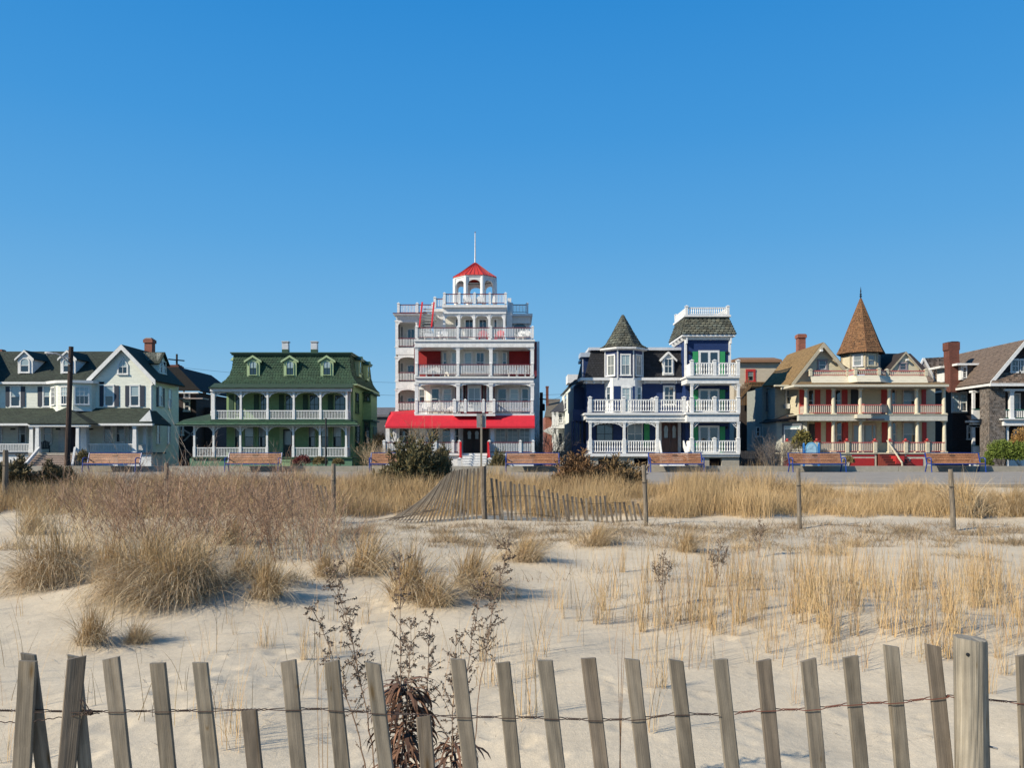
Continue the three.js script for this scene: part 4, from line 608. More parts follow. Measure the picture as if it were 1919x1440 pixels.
  steps(h, f.x(1237, 0), f.x(1278, 0), f.y(850, pd) - .17, f.z(.24), 5, .2, .3, W); for (const [a, b] of [[1235, 1239], [1279.5, 1288]]) { const p = P(f, a, 826, .2), q = P(f, b, 852, -1.2); new MB().slab([[p[0], p[1] - .5, p[2]], [q[0], q[1] - .5, q[2]], q, p], .1).mesh('stair_rail', W, h); }
  // tower
  const tw = 1.8, tp = -.1, tx0 = f.x(1284.5, tw), tx1 = f.x(1367, tw), tb = f.z(6.2);
  new MB().box(tx0 + .03, GY, tb, tx1, f.y(628, tw), f.z(tw)).mesh('tower_wall', NV, h); new MB().box(tx0, GY, tb, tx0 + .028, f.y(628, tw), f.z(tw) + .002).mesh('tower_side_wall', NV, h);
  for (const x of [tx0, tx1]) new MB().box(x - .09, f.y(706, tw), f.z(tw) - .09, x + .09, f.y(636, tw), f.z(tw) + .09).mesh('corner_board', W, h);
  { const g = part('tower_roof', h), y0 = f.y(628, tw), y1 = f.y(594, tw), o = .42, i = .22, c0 = [[tx0 - o, y0, f.z(tw) + o], [tx1 + o, y0, f.z(tw) + o], [tx1 + o, y0, tb - o], [tx0 - o, y0, tb - o]], c1 = [[tx0 + .05, y1, f.z(tw) - i], [tx1 - .05, y1, f.z(tw) - i], [tx1 - .05, y1, tb + i], [tx0 + .05, y1, tb + i]], m = new MB(), s = new MB(); for (let k = 0; k < 4; k++) { const q = (k + 1) % 4; m.quad(c0[k], c0[q], c1[q], c1[k]); shingles(s, c0[k], c0[q], c1[q], c1[k], { h: .24, w: .36, col: slate, v: .9, hue: .15, t: .07, scallop: true }); } m.mesh('roof_deck', dark, g); s.mesh('shingles', shingleMat, g, 'stuff');
    new MB().box(tx0 - o + .05, y0 - .18, tb - o, tx1 + o - .05, y0 - .004, f.z(tw) + o - .05).box(tx0 - .1, y0 - .42, tb, tx1 + .1, y0 - .182, f.z(tw) + .1).mesh('tower_cornice', W, g); new MB().box(tx0 - .12, y1 + .004, tb - .02, tx1 + .12, y1 + .16, f.z(tw) + .02).mesh('tower_curb', W, g);
    const br = new MB(); for (const z of [.2, 1.4, 2.6, 3.8]) br.box(tx0 - .34, y0 - .45, f.z(tw) - z - .06, tx0 - .1, y0 - .18, f.z(tw) - z + .06); for (const x of [tx0 - .02, tx1 - .02]) br.box(x, y0 - .75, f.z(tw) + .02, x + .12, y0 - .2, f.z(tw) + .3); br.mesh('tower_brackets', W, g);
    const yA = y1 + .16, yB = f.y(576, tw), z0 = f.z(tw) - .1, z1 = tb + .2, xa = tx0 + .1, xb = tx1 - .12; for (const [a, b] of [[xa, z0], [xb, z0], [xa, z1], [xb, z1]]) newel(h, a, b, yA, yB + .05, .22, W); railing(h, [xa, z0], [xb, z0], yA, yB, { ...RO, sp: .17 }); railing(h, [xa, z1], [xa, z0], yA, yB, RO); railing(h, [xb, z1], [xb, z0], yA, yB, RO); railing(h, [xa, z1], [xb, z1], yA, yB, RO); }
  for (const [t, b] of [[652, 704], [724, 773], [793, 849]]) {
    const g = part('french_door', h); B('door_casing', W, g, f, 1309, t + 5, 1348, b, tw - .1, tw - .01); for (const [a, c] of [[1313, 1326], [1331, 1344]]) B('door_pane', M.glass, g, f, a, t + 9, c, b - 3, tw - .12, tw - .101);
    B('shutter', grn, h, f, 1298, t + 7, 1308, b, tw - .07, tw - .005); B('shutter', grn, h, f, 1349, t + 7, 1358.5, b, tw - .07, tw - .005);
    for (const x of [1292.5, 1363]) B('wall_lantern', M.iron, h, f, x - 1.2, t + 6, x + 1.2, t + 11, tw - .18, tw - .005);
  }
  for (const [fl, sl, r, top] of [[706, 719, 680, 0], [774, 791, 749, 720], [850, 856, 826, 791]]) {
    B('tower_balcony_floor', W, h, f, 1285, fl - 1, 1386.5, fl + 2.5, tp - .3, tw - .01); if (sl > 856 || fl < 850) B('tower_balcony_fascia', W, h, f, 1287, fl + 2.6, 1385, sl, tp - .15, tw - .02);
    postRail(h, f, [1296, 1338.5, 1382.5], r, fl - 1.5, tp, RO); railing(h, [f.x(1296, tp), f.z(tp + .15)], [f.x(1287, tw), f.z(tw)], f.y(fl - 1.5, tp), f.y(r, tp), { ...RO, sp: .1 });
    if (top) { for (const x of [1296, 1383]) postM(h, f.x(x, tp), f.z(tp), f.y(fl, tp), f.y(top, tp), .2, W, { plinth: 1.1, cap: .1 }); for (const [a, b] of [[1298, 1310], [1370, 1381]]) { const m = new MB(), x0 = f.x(a, tp), x1 = f.x(b, tp), y = f.y(top, tp); m.bar([x0, y - .04, f.z(tp)], [x1, y - .04, f.z(tp)], .04); m.bar([a < 1330 ? x0 : x1, y - .55, f.z(tp)], [a < 1330 ? x1 : x0, y - .05, f.z(tp)], .035); m.bar([a < 1330 ? x0 + .1 : x1 - .1, y - .25, f.z(tp)], [a < 1330 ? x0 + .3 : x1 - .3, y - .05, f.z(tp)], .05); m.mesh('lace_bracket', W, h); } }
  }
  B('tower_skirt', W, h, f, 1286, 853, 1386, 856.5, tp - .2, tw); for (const [a, b] of [[1288, 1329], [1352.5, 1385]]) B('foundation_pier', M.concrete, h, f, a, 859.5, b, 892, tp, tp + .4); B('foundation_lintel', M.concrete, h, f, 1288, 856.6, 1385, 859.4, tp, tp + .4); B('foundation_sill', M.concrete, h, f, 1329.1, 874, 1352.4, 892, tp + .02, tp + .4); new MB().box(f.x(1384, tp), GY, f.z(tw), f.x(1385, tp), f.y(857, tp), f.z(tp + .41)).mesh('foundation_side', M.concrete, h);
  rebase(h, f.x(1240, 3), GY, f.z(3));
})();
// ---- cream house with red shutters and a tall pointed spire
(function () {
  const f = frame(62), h = thing('spired_house', 'cream house with red shutters, two column porches and a tall brown conical spire', 'house');
  const C = M.cream, CC = M.creamclap, tanc = [.27, .17, .065], brn = [.21, .105, .045], roofT = roofing(lin(...tanc)), roofD = roofing(lin(.035, .024, .020)), grey = clap(lin(.30, .31, .27)), wd = 2.8, RS = M.brickred, RO = { mat: paint(lin(.66, .55, .46)), rail: paint(lin(.55, .13, .11)), sp: .16, bw: .06, th: .07, low: .1 };  // grey siding: cream with the shadow of the navy house put into it
  const zb = f.z(13);
  new MB().box(f.x(1496, wd), GY, zb, f.x(1752, wd), f.y(716, wd), f.z(wd)).mesh('wall', CC, h);
  new MB().box(f.x(1452, 5), GY, zb, f.x(1496, wd) - .01, f.y(722, 5), f.z(5)).mesh('side_wing_wall', grey, h);
  { const g = part('side_bay', h), p = [[1415, 8.5], [1428, 7.2], [1453, 7.0], [1465, 8.5]].map(([a, d]) => [f.x(a, d), f.z(d)]), w = new MB(); for (let i = 0; i < 3; i++) w.quad([p[i][0], GY, p[i][1]], [p[i + 1][0], GY, p[i + 1][1]], [p[i + 1][0], f.y(727, 7.5), p[i + 1][1]], [p[i][0], f.y(727, 7.5), p[i][1]]); w.mesh('bay_wall', grey, g); }
  pwin(h, f, 1437, 738, 1451, 769, 6.98, { fw: .1, up: M.glass, frame: paint(lin(.10, .10, .11)) }); pwin(h, f, 1473, 732, 1479, 757, 4.98, { fw: .07, up: M.curtain }); B('air_conditioner', W0(), h, f, 1472, 757, 1480, 766, 4.6, 4.95);
  for (const x of [1420, 1432]) pwin(h, f, x - 3, 802, x + 3, 818, 6.95, { fw: .06, up: M.glass });
  // front gable and its long roof
  { const d0 = 1.6, ap = P(f, 1543, 645, d0), lf = P(f, 1483, 722, d0), rt = P(f, 1584, 694, d0), back = f.z(9.5), bk = p => [p[0], p[1], back], r = new MB(), tilt = .1;
    const rg = bk(ap), lb = [lf[0] - .2, lf[1], back]; r.slab([lf, ap, rg, lb], -.14).slab([ap, rt, bk(rt), rg], -.14); const q = r.mesh('gable_roof', roofT, h), s = new MB(), u = p => [p[0], p[1] + .15, p[2]]; shingles(s, u(lb), u(lf), u(ap), u(rg), { h: .2, w: .26, col: tanc, v: .45, t: .03, jit: .5 }); shingles(s, u(rt), u(bk(rt)), u(rg), u(ap), { h: .2, w: .26, col: tanc, v: .45, t: .03, jit: .5 }); s.mesh('shingles', shingleMat, q, 'stuff');
    const gd = 2.1, a = P(f, 1543, 651, gd), l = P(f, 1490, 720, gd), rr = P(f, 1588, 700, gd); new MB().slab([l, [rr[0], l[1], l[2]], rr, a], .2).mesh('gable_wall', CC, h);
    const t = new MB(), z = f.z(1.55), dn = p => [p[0], p[1] - .28, z], up = p => [p[0], p[1] + .14, z]; t.slab([dn(lf), dn(ap), up(ap), up(lf)], .07).slab([dn(ap), dn(rt), up(rt), up(ap)], .07); t.mesh('rake_trim', paint(lin(.5, .44, .32)), h);
    pwin(h, f, 1534, 677, 1547, 692, gd - .01, { fw: .13, up: M.glass, mid: .5, frame: paint(lin(.28, .24, .24)), sash: M.trim }); }
  // low roof behind the gable, eave to the left
  { const s = new MB(), m = new MB(), a = P(f, 1429, 724, 6.5), b = P(f, 1486, 722, 2.2), c = P(f, 1545, 648, 6), e = P(f, 1475, 666, 12); m.slab([a, b, c, e], .12); const q = m.mesh('wing_roof', roofT, h); const up = p => [p[0], p[1] + .02, p[2]]; shingles(s, up(a), up(b), up(c), up(e), { h: .22, w: .28, col: tanc, v: .45, t: .03, jit: .5 }); s.mesh('shingles', shingleMat, q, 'stuff'); B('gutter', C, h, f, 1452, 721.5, 1487, 724.5, 2.0, 2.3); }
  chimney(h, f, 1496, 626, 1509.5, 672, 8, M.brick);
  // spire
  { const g = part('spire', h), d = 4.4, x = f.x(1612.5, d), z = f.z(d), ph = Math.PI / 8 + .2, R = 1.5, y0 = f.y(694, d), y1 = f.y(664, d), ya = f.y(560, d); new MB().lathe(x, z, [[R, y0 - .2], [R, y1]], 8, ph).mesh('drum_wall', C, g); const cb = new MB(); for (let i = 0; i < 8; i++) { const a = i * Math.PI / 4 + ph; cb.bar([x + Math.sin(a) * R, y0, z + Math.cos(a) * R], [x + Math.sin(a) * R, y1, z + Math.cos(a) * R], .08); } cb.mesh('corner_boards', paint(lin(.5, .42, .3)), g);
    for (let i = 6; i < 10; i++) { const a = (i + .5) * Math.PI / 4 + ph, r = R * Math.cos(Math.PI / 8), w = windowAt(g, x + Math.sin(a) * (r + .005), y0 + .25, z + Math.cos(a) * (r + .005), .6, .85, a, { up: M.curtain, lo: M.curtain, fw: .1, frame: i % 2 ? M.cream : paint(lin(.6, .6, .6)) }); w.updateMatrix(); for (const c of [...w.children]) { g.add(c); c.applyMatrix4(w.matrix); } g.remove(w); }
    const pr = [[1.96, y1 - .02], [1.62, lerp(y1, ya, .14)], [.05, ya]]; new MB().lathe(x, z, [[1.5, y1 - .08], ...pr, [0, ya]], 8, ph).mesh('spire_roof', roofD, g); const s = new MB(), hp = new MB();
    for (let i = 0; i < 8; i++) { const a = i * Math.PI / 4 + ph, b = a + Math.PI / 4, q = (t, [r, y]) => [x + Math.sin(t) * r, y, z + Math.cos(t) * r]; for (let k = 0; k < 2; k++) shingles(s, q(a, pr[k]), q(b, pr[k]), q(b, pr[k + 1]), q(a, pr[k + 1]), { h: .17, w: .19, col: brn, v: .6, hue: .1, t: .03, jit: .5 }); hp.path(pr.map(p => q(a, p)), .035, 4); } s.mesh('shingles', shingleMat, g, 'stuff'); hp.mesh('hips', mat(lin(.17, .08, .035)), g);
    new MB().lathe(x, z, [[.1, ya - .25], [.06, ya], [.05, ya + .12], [.12, ya + .2], [.04, ya + .28], [.10, ya + .38], [.03, ya + .46], [.06, ya + .62], [0, ya + 1.05]], 8).mesh('finial', M.iron, g); }
  // dark roof and right dormer gable
  { const m = new MB(); m.slab([P(f, 1575, 694, 3.4), P(f, 1738, 694, 3.4), P(f, 1706, 663, 7), P(f, 1575, 663, 7)], .1); m.slab([P(f, 1706, 663, 7), P(f, 1738, 694, 3.4), [f.x(1752, 3.4), f.y(712, 3.4), f.z(9)], [f.x(1712, 7), f.y(664, 7), f.z(9.5)]], .1); m.mesh('main_roof', roofD, h); }
  dormer(h, f, { x0: 1669, x1: 1722, yp: 661, ye: 692, yb: 706, d: 2.3, len: 4.5, ov: .25, wall: CC, roof: roofD, trim: paint(lin(.5, .44, .32)), win: [1686, 682, 1697, 693], w: { fw: .1, up: M.glass, frame: paint(lin(.3, .26, .28)) } });
  B('corbel_lamp', M.white, h, f, 1699, 673, 1703, 676, 2.0, 2.25); B('corbel_lamp', M.white, h, f, 1538, 655, 1542, 659, 1.3, 1.6);
  // upper deck skirt and rail
  const skirt = clap(lin(.66, .61, .47)); { const m = new MB(), y0 = f.y(718, 1), y1 = f.y(705, 1), o = .3; const row = [[1519, 1.1], [1588, 1.1], [1603, .3], [1647, .3], [1662, 1.1], [1735, 1.1]]; for (let i = 0; i < 5; i++) { const a = row[i], b = row[i + 1], A = [f.x(a[0], a[1]), f.z(a[1])], Bq = [f.x(b[0], b[1]), f.z(b[1])]; m.slab([[A[0], y0, A[1] + o], [Bq[0], y0, Bq[1] + o], [Bq[0], y1, Bq[1]], [A[0], y1, A[1]]], .08); newel(h, A[0], A[1] - .05, y1, f.y(694, 1), .22, C); railing(h, [A[0] + .08, A[1] - .05], [Bq[0] - .08, Bq[1] - .05], y1, f.y(694.5, 1), RO); } m.mesh('deck_skirt', skirt, h); newel(h, f.x(1735, 1.1), f.z(1.15), y1, f.y(694, 1), .22, C); railing(h, [f.x(1519, 1.1), f.z(1.2)], [f.x(1512, 2.6), f.z(2.6)], y1, f.y(694.5, 1), RO); }
  // porch roof, slabs and columns
  const p0 = .4; { const m = new MB(); m.slab([P(f, 1488, 720.5, -.3), P(f, 1779, 720.5, -.3), P(f, 1760, 716, 1.6), P(f, 1500, 716, 1.6)], .1); m.mesh('porch_roof', roofT, h); } B('porch_eave', paint(lin(.66, .62, .50)), h, f, 1488, 721, 1778, 725, -.32, wd - .02); B('porch_frieze', paint(lin(.5, .46, .36)), h, f, 1500, 725, 1771, 728, p0 - .1, p0 + .25);
  B('balcony_fascia', paint(lin(.60, .58, .50)), h, f, 1497, 778, 1775, 789, p0 - .35, p0 + .1); B('balcony_floor', C, h, f, 1496, 776.5, 1776, 778, p0 - .4, wd - .01); B('bump_fascia', paint(lin(.66, .62, .50)), h, f, 1606, 776.8, 1632, 784, p0 - .9, p0 - .36); B('name_board', paint(lin(.42, .22, .15)), h, f, 1623, 785, 1657, 788.5, p0 - .42, p0 - .352);
  const col = (px, y0, y1) => { const x = f.x(px, p0), z = f.z(p0), a = f.y(y1, p0), b = f.y(y0, p0); new MB().box(x - .19, a, z - .19, x + .19, a + .1, z + .19).lathe(x, z, [[.17, a + .1], [.155, a + .16], [.15, lerp(a, b, .4)], [.125, b - .18], [.17, b - .14], [.17, b - .08]], 12).box(x - .18, b - .08, z - .18, x + .18, b, z + .18).mesh('column', C, h); };
  const ux = [1510, 1561, 1611.5, 1665.5, 1717, 1768], lx = [1561, 1612, 1667, 1718.5, 1769]; for (const x of ux) col(x, 728, 777); for (const x of lx) col(x, 789, 849);
  for (let i = 0; i < 5; i++) if (i !== 2) prail(h, f, ux[i] + 3, 758.5, ux[i + 1] - 3, 776, p0, RO); else { const x0 = 1614, x1 = 1662; railing(h, [f.x(x0, p0), f.z(p0)], [f.x(1618, -.4), f.z(-.4)], f.y(776, p0), f.y(758.5, p0), RO); prail(h, f, 1618, 758.5, 1650, 776, -.4, RO); railing(h, [f.x(1650, -.4), f.z(-.4)], [f.x(x1, p0), f.z(p0)], f.y(776, p0), f.y(758.5, p0), RO); }
  railing(h, [f.x(1510, p0), f.z(p0)], [f.x(1499, 2.6), f.z(2.6)], f.y(776, p0), f.y(758.5, p0), RO);
  // wall openings behind the porches
  for (const [a, b] of [[1498, 1507.5], [1527, 1537], [1548, 1559], [1577, 1588], [1651.5, 1662], [1727, 1735]]) { B('shutter', RS, h, f, a, 729, b, 777, wd - .06, wd - .004); B('shutter', RS, h, f, a + (a < 1600 && a > 1500 ? 0 : 1), 792, b + 1, 830, wd - .06, wd - .004); }
  const wf = paint(lin(.55, .42, .34)); for (const [a, b] of [[1514, 1524], [1564.5, 1575], [1670, 1677], [1692, 1713]]) pwin(h, f, a, 732, b, 764, wd, { fw: .09, frame: wf, sash: M.trim, up: a > 1690 ? M.curtain : M.glass, mid: .4 });
  for (const [a, b] of [[1567, 1577], [1671, 1678], [1692, 1714]]) pwin(h, f, a, 793, b, 830, wd, { fw: .09, frame: wf, sash: M.trim, up: a > 1690 ? M.curtain : M.glass, lo: M.glass, mid: .42 });
  B('door', paint(lin(.02, .025, .03)), h, f, 1595, 730, 1610, 776.4, wd - .08, wd - .01); B('door', paint(lin(.03, .02, .02)), h, f, 1516, 795, 1526, 848.5, wd - .08, wd - .01);
  { const g = part('entrance_door', h); B('door_casing', wf, g, f, 1598, 793, 1642, 848.8, wd - .1, wd - .01); for (const [a, b] of [[1600, 1608], [1619, 1633], [1636, 1640]]) B('door_pane', M.curtain, g, f, a, 798, b, 842, wd - .13, wd - .102); B('door_leaf', M.trim, g, f, 1616, 796, 1618.7, 848.7, wd - .13, wd - .102); }
  // lower porch
  B('porch_floor', C, h, f, 1470, 848.8, 1776, 851, -.6, wd - .02); const pb = -.5;
  for (const [a, b] of [[1478, 1528], [1531, 1586], [1587.5, 1638]]) prail(h, f, a, 829, b, 848, pb, RO); for (const [a, b] of [[1669, 1695], [1698, 1736], [1738, 1770]]) prail(h, f, a, 829, b, 848, pb, RO); { const m = new MB(); pbox(m, f, 1669, 831, 1695, 847, pb + .02, pb + .05); m.mesh('solid_panel', C, h); }
  for (const x of [1475, 1530, 1586.5, 1639, 1667, 1696.5, 1737]) { const a = f.x(x, pb), z = f.z(pb), y0 = f.y(849, pb), y1 = f.y(828, pb); new MB().box(a - .13, y0, z - .13, a + .13, y1, z + .13).mesh('newel_post', C, h); new MB().box(a - .17, y1, z - .17, a + .17, y1 + .06, z + .17).lathe(a, z, [[.05, y1 + .06], [.12, y1 + .14], [.09, y1 + .22], [0, y1 + .26]], 8).mesh('newel_cap', paint(lin(.5, .06, .05)), h); }
  B('porch_base', paint(lin(.60, .55, .44)), h, f, 1472, 851, 1642, 892, pb, pb + .4); B('porch_base', paint(lin(.60, .55, .44)), h, f, 1694, 851, 1744, 892, pb, pb + .4); B('side_pier', C, h, f, 1467, 830, 1481, 892, pb - .5, pb - .02);
  for (const [a, b, y0, y1] of [[1592, 1638, 859, 877], [1706, 1729, 860, 878], [1596, 1638, 852.5, 856], [1698, 1734, 852.5, 856], [1467.4, 1480, 858, 876]]) B('red_panel', paint(lin(.42, .025, .025)), h, f, a, y0, b, y1, a < 1470 ? pb - .53 : pb - .03, a < 1470 ? pb - .503 : pb - .003);
  steps(h, f.x(1645, -.6), f.x(1692, -.6), f.y(851, -.6), f.z(-.55), 6, .19, .32, paint(lin(.16, .03, .022))); B('stair_cheek', paint(lin(.45, .03, .03)), h, f, 1679, 855, 1694, 885, -2.0, -.62);
  { const m = new MB(); m.bar(P(f, 1662, 826, -.6), P(f, 1690, 868, -2.6), .06); m.bar(P(f, 1690, 868, -2.6), P(f, 1690, 888, -2.6), .06); m.mesh('hand_rail', C, h); }
  // lower left bay with hipped roof
  { const g = part('lower_bay', h), p = [[1428, 7], [1455, 3], [1512, 1.6], [1513, 2.8]].map(([a, d]) => [f.x(a, d), f.z(d)]), w = new MB(), y1 = f.y(789, 2); for (let i = 0; i < 3; i++) w.quad([p[i][0], GY, p[i][1]], [p[i + 1][0], GY, p[i + 1][1]], [p[i + 1][0], y1, p[i + 1][1]], [p[i][0], y1, p[i][1]]); w.mesh('bay_wall', clap(lin(.42, .42, .36)), g);
    const a = P(f, 1422, 789, 7), b = P(f, 1455, 789, 2.6), c = P(f, 1513, 789, 1.3), e = P(f, 1488, 773, 4.4), e2 = P(f, 1457, 776, 7); b[1] = c[1] = a[1] = y1; new MB().poly([b, c, e]).poly([a, b, e, e2]).slab([a, b, c, [c[0], y1, f.z(4)]], .05).mesh('bay_roof', roofD, g);
    const q0 = p[1], q1 = p[2], L = Math.hypot(q1[0] - q0[0], q1[1] - q0[1]), t = .52, wn = windowAt(g, lerp(q0[0], q1[0], t), f.y(830, 2), lerp(q0[1], q1[1], t) + .02, 1.35, f.s(32, 2), Math.atan2(-(q1[1] - q0[1]), q1[0] - q0[0]), { up: M.blind, lo: M.glass, mid: .82, fw: .14, frame: paint(lin(.09, .10, .12)), sash: M.trim, mw: .1 }); wn.updateMatrix(); for (const k of [...wn.children]) { g.add(k); k.applyMatrix4(wn.matrix); } g.remove(wn); }
  rebase(h, f.x(1620, 3), GY, f.z(3));
})();
function W0() { return M.white; }

// ---- brown shingled house at the right
(function () {
  const f = frame(62), h = thing('shingled_house', 'dark brown cedar shingled house with white porches and a tall brick chimney', 'house');
  const cedar = [.17, .125, .095], roofM = roofing(lin(...cedar)), dk = mat(lin(.030, .022, .026), { map: T.roofc, bumpMap: T.roofb, bumpScale: .01 }), W = M.white, S = { h: .24, w: .3, col: cedar, v: 1.1, hue: .16, t: .05, jit: .7 };
  const X = f.x(1857, .5), zb = f.z(12.5), XR = f.x(2120, .5);
  new MB().box(f.x(1882, 2.8), GY, zb, XR, f.y(719, .6), f.z(2.8)).mesh('wall', dk, h);
  new MB().box(f.x(1824, 5), GY, zb, f.x(1882, 2.8) - .01, f.y(728, 5), f.z(6.5)).mesh('side_wall', dk, h); new MB().box(f.x(1772, 10), GY, f.z(20), f.x(1826, 8), f.y(728, 8), f.z(9)).mesh('rear_wing_wall', dk, h);
  // main roof: left slope seen, front gable
  { const d0 = .3, ap = P(f, 1921, 640, d0), lf = P(f, 1855, 719, d0), rt = [ap[0] * 2 - lf[0], lf[1], lf[2]], bk = p => [p[0], p[1], f.z(16)], r = new MB(); const lb = [lf[0] - .3, lf[1], f.z(10)]; r.slab([lf, ap, bk(ap), [lf[0], lf[1], f.z(16)]], -.14).slab([ap, rt, bk(rt), bk(ap)], -.14); const q = r.mesh('main_roof', roofM, h), s = new MB(), u = p => [p[0], p[1] + .15, p[2]]; shingles(s, u([lf[0], lf[1], f.z(16)]), u(lf), u(ap), u(bk(ap)), S); shingles(s, u(rt), u(bk(rt)), u(bk(ap)), u(ap), S); s.mesh('shingles', shingleMat, q, 'stuff');
    const gd = .8; new MB().slab([P(f, 1862, 712, gd), P(f, 2000, 712, gd), P(f, 1921, 648, gd)], .2).mesh('gable_wall', dk, h); const t = new MB(), z = f.z(.25), dn = p => [p[0], p[1] - .26, z], up = p => [p[0], p[1] + .15, z]; t.slab([dn(lf), dn(ap), up(ap), up(lf)], .07).slab([dn(ap), dn(rt), up(rt), up(ap)], .07); t.mesh('rake_trim', W, h);
    for (const [a, b] of [[1895, 1907], [1911, 1922], [1926, 1937]]) pwin(h, f, a, 676, b, 697, gd - .01, { fw: .12, up: M.glass, v: 1 });
    const p = [P(f, 1857, 719, .1), P(f, 2120, 719, .1), P(f, 2110, 699, .78), P(f, 1862, 699, .78)]; const pm = new MB().slab(p, .06).mesh('pent_roof', roofM, h); shingles(new MB(), ...p, S).mesh('shingles', shingleMat, pm, 'stuff');
    B('front_gutter', W, h, f, 1856, 718.5, 2120, 724, -.05, .2); const g0 = P(f, 1856, 719, .05); new MB().box(lf[0] - .16, lf[1] - .2, f.z(16), lf[0] + .02, lf[1] - .02, f.z(.2)).mesh('side_gutter', W, h); }
  // rear cross gable
  { const d = 9, a = P(f, 1730, 672, d), l = P(f, 1722, 690, d), r0 = P(f, 1752, 714, d), e = P(f, 1800, 668, 11), b2 = P(f, 1800, 728, 6.5), m = new MB(); m.slab([r0, b2, e, a], .12); const q = m.mesh('rear_roof', roofM, h); const u = p => [p[0], p[1] + .02, p[2] + .02]; shingles(new MB(), u(r0), u(b2), u(e), u(a), S).mesh('shingles', shingleMat, q, 'stuff'); new MB().slab([l, r0, a], .1).mesh('rear_gable', clap(lin(.35, .33, .32)), h); const t = new MB(); t.bar(a, [r0[0], r0[1], r0[2] + .05], .12); t.bar(a, l, .1); t.mesh('rake_trim', W, h); }
  { const g = part('chimney', h), d = 4.9, m = new MB(), z = f.z(d), zz = z - .9, xs = [[1776.5, 1798.5, 641], [1776.5, 1798.5, 655], [1778.5, 1797, 657.5], [1778.5, 1797, 672], [1780.5, 1799, 690], [1780.5, 1799, 735]].map(([a, b, y]) => [f.x(a, d), f.x(b, d), f.y(y, d)]); for (let i = 0; i < 5; i++) { const [a0, b0, y0] = xs[i], [a1, b1, y1] = xs[i + 1]; m.quad([a1, y1, z], [b1, y1, z], [b0, y0, z], [a0, y0, z]).quad([a1, y1, zz], [a1, y1, z], [a0, y0, z], [a0, y0, zz]).quad([b1, y1, z], [b1, y1, zz], [b0, y0, zz], [b0, y0, z]); } m.box(xs[0][0], xs[0][2] - .02, zz, xs[0][1], xs[0][2], z); m.mesh('stack', M.darkbrick, g); B('chimney_pots', M.iron, g, f, 1783, 640, 1796, 641.2, d + .2, d + .7); }
  // shed dormers facing the street
  for (const [x0, x1, y0, y1, d] of [[1800.5, 1812, 685, 712, 4.5], [1769, 1779, 690, 716, 6.5]]) { const g = part('dormer', h); B('dormer_wall', W, g, f, x0, y0, x1, y1, d, d + 1.2); B('dormer_roof', W, g, f, x0 - 7, y0 - 4, x1 + 2, y0 - .2, d - .4, d + 1.6); if (x0 > 1790) { B('dormer_cheek', roofM, g, f, x1 + .1, y0, x1 + 12, y1 - 6, d + .1, d + 1.4); B('dormer_eave', W, g, f, x1 + 2.2, y0 - 4, x1 + 30, y0 - .4, d - .2, d + 1.6); } pwinInto(g, f, x0 + 3, y0 + 5, x1 - 2, y1 - 4, d - .01, { fw: .04, up: M.glass, hz: [.25, .75] }); }
  new MB().slab([P(f, 1787, 730, 5.4), P(f, 1806, 724, 5.2), P(f, 1804, 712, 6.4)], .1).slab([P(f, 1806, 725, 5.2), P(f, 1822, 724, 5.0), P(f, 1806, 711, 6.4)], .1).mesh('bay_roof', roofM, h);
  // side bay window
  { const g = part('side_bay', h); B('bay_wall', dk, g, f, 1784, 729, 1824, 892, 5.6, 9); B('bay_trim', W, g, f, 1783, 734, 1812.5, 774, 5.5, 5.6); for (const [a, b] of [[1786, 1795], [1799, 1810]]) pwinInto(g, f, a, 739, b, 771, 5.48, { fw: .03, up: M.blind, lo: M.glass }); }
  pwin(h, f, 1812.5, 800, 1818, 823, 5.58, { fw: .1, up: M.curtain }); pwin(h, f, 1776, 800, 1780, 822, 8.9, { fw: .08, up: M.glass });
  // side porches in white
  for (const [t, r, b, s] of [[735, 767, 786, 800], [800, 835, 862, 0]]) { B('porch_parapet', W, h, f, 1823, r + 1, 1854, b, 2.5, 2.75); B('porch_cap', paint(lin(.02, .11, .07)), h, f, 1824, r - .6, 1854, r + 1, 2.46, 2.8); if (s) { B('porch_slab', W, h, f, 1817, b + 2, 1855, b + 6, 2.3, 3); B('porch_beam', W, h, f, 1822, b + 7, 1854, s, 2.5, 3); } B('porch_beam', W, h, f, 1822, t - 3, 1854, t + 1, 2.5, 3); for (const x of [1823.5, 1840]) if (x < 1830 || s) postM(h, f.x(x, 2.6), f.z(2.6), f.y(r, 2.6), f.y(t, 2.6), x < 1830 ? .2 : .08, W, { plinth: 0, cap: 0 }); }
  // shingled pier
  { const m = new MB(), s = new MB(), x0 = f.x(1854, .6), x1 = f.x(1883, .6), y0 = GY, y1 = f.y(722, .6), z0 = f.z(.6), z1 = f.z(1.9); m.box(x0, y0, z1, x1, y1, z0); const q = m.mesh('pier', dk, h), st = { h: .16, w: .17, col: [.17, .145, .125], v: .8, hue: .1, t: .03, jit: .4 }; shingles(s, [x0, y0 + .1, z0], [x1, y0 + .1, z0], [x1, y1, z0], [x0, y1, z0], st); shingles(s, [x0, y0 + .1, z1], [x0, y0 + .1, z0], [x0, y1, z0], [x0, y1, z1], st); s.mesh('shingles', shingleMat, q, 'stuff'); }
  // front porch
  pwin(h, f, 1897, 740, 1909, 770, 2.79, { fw: .1, up: M.curtain }); B('front_slab', W, h, f, 1881, 787, 2120, 798, .3, 2.3); B('front_slab_cap', W, h, f, 1879, 785, 2120, 787, .1, 2.3); pwin(h, f, 1900, 806, 1914, 840, 2.79, { fw: .1, up: M.curtain });
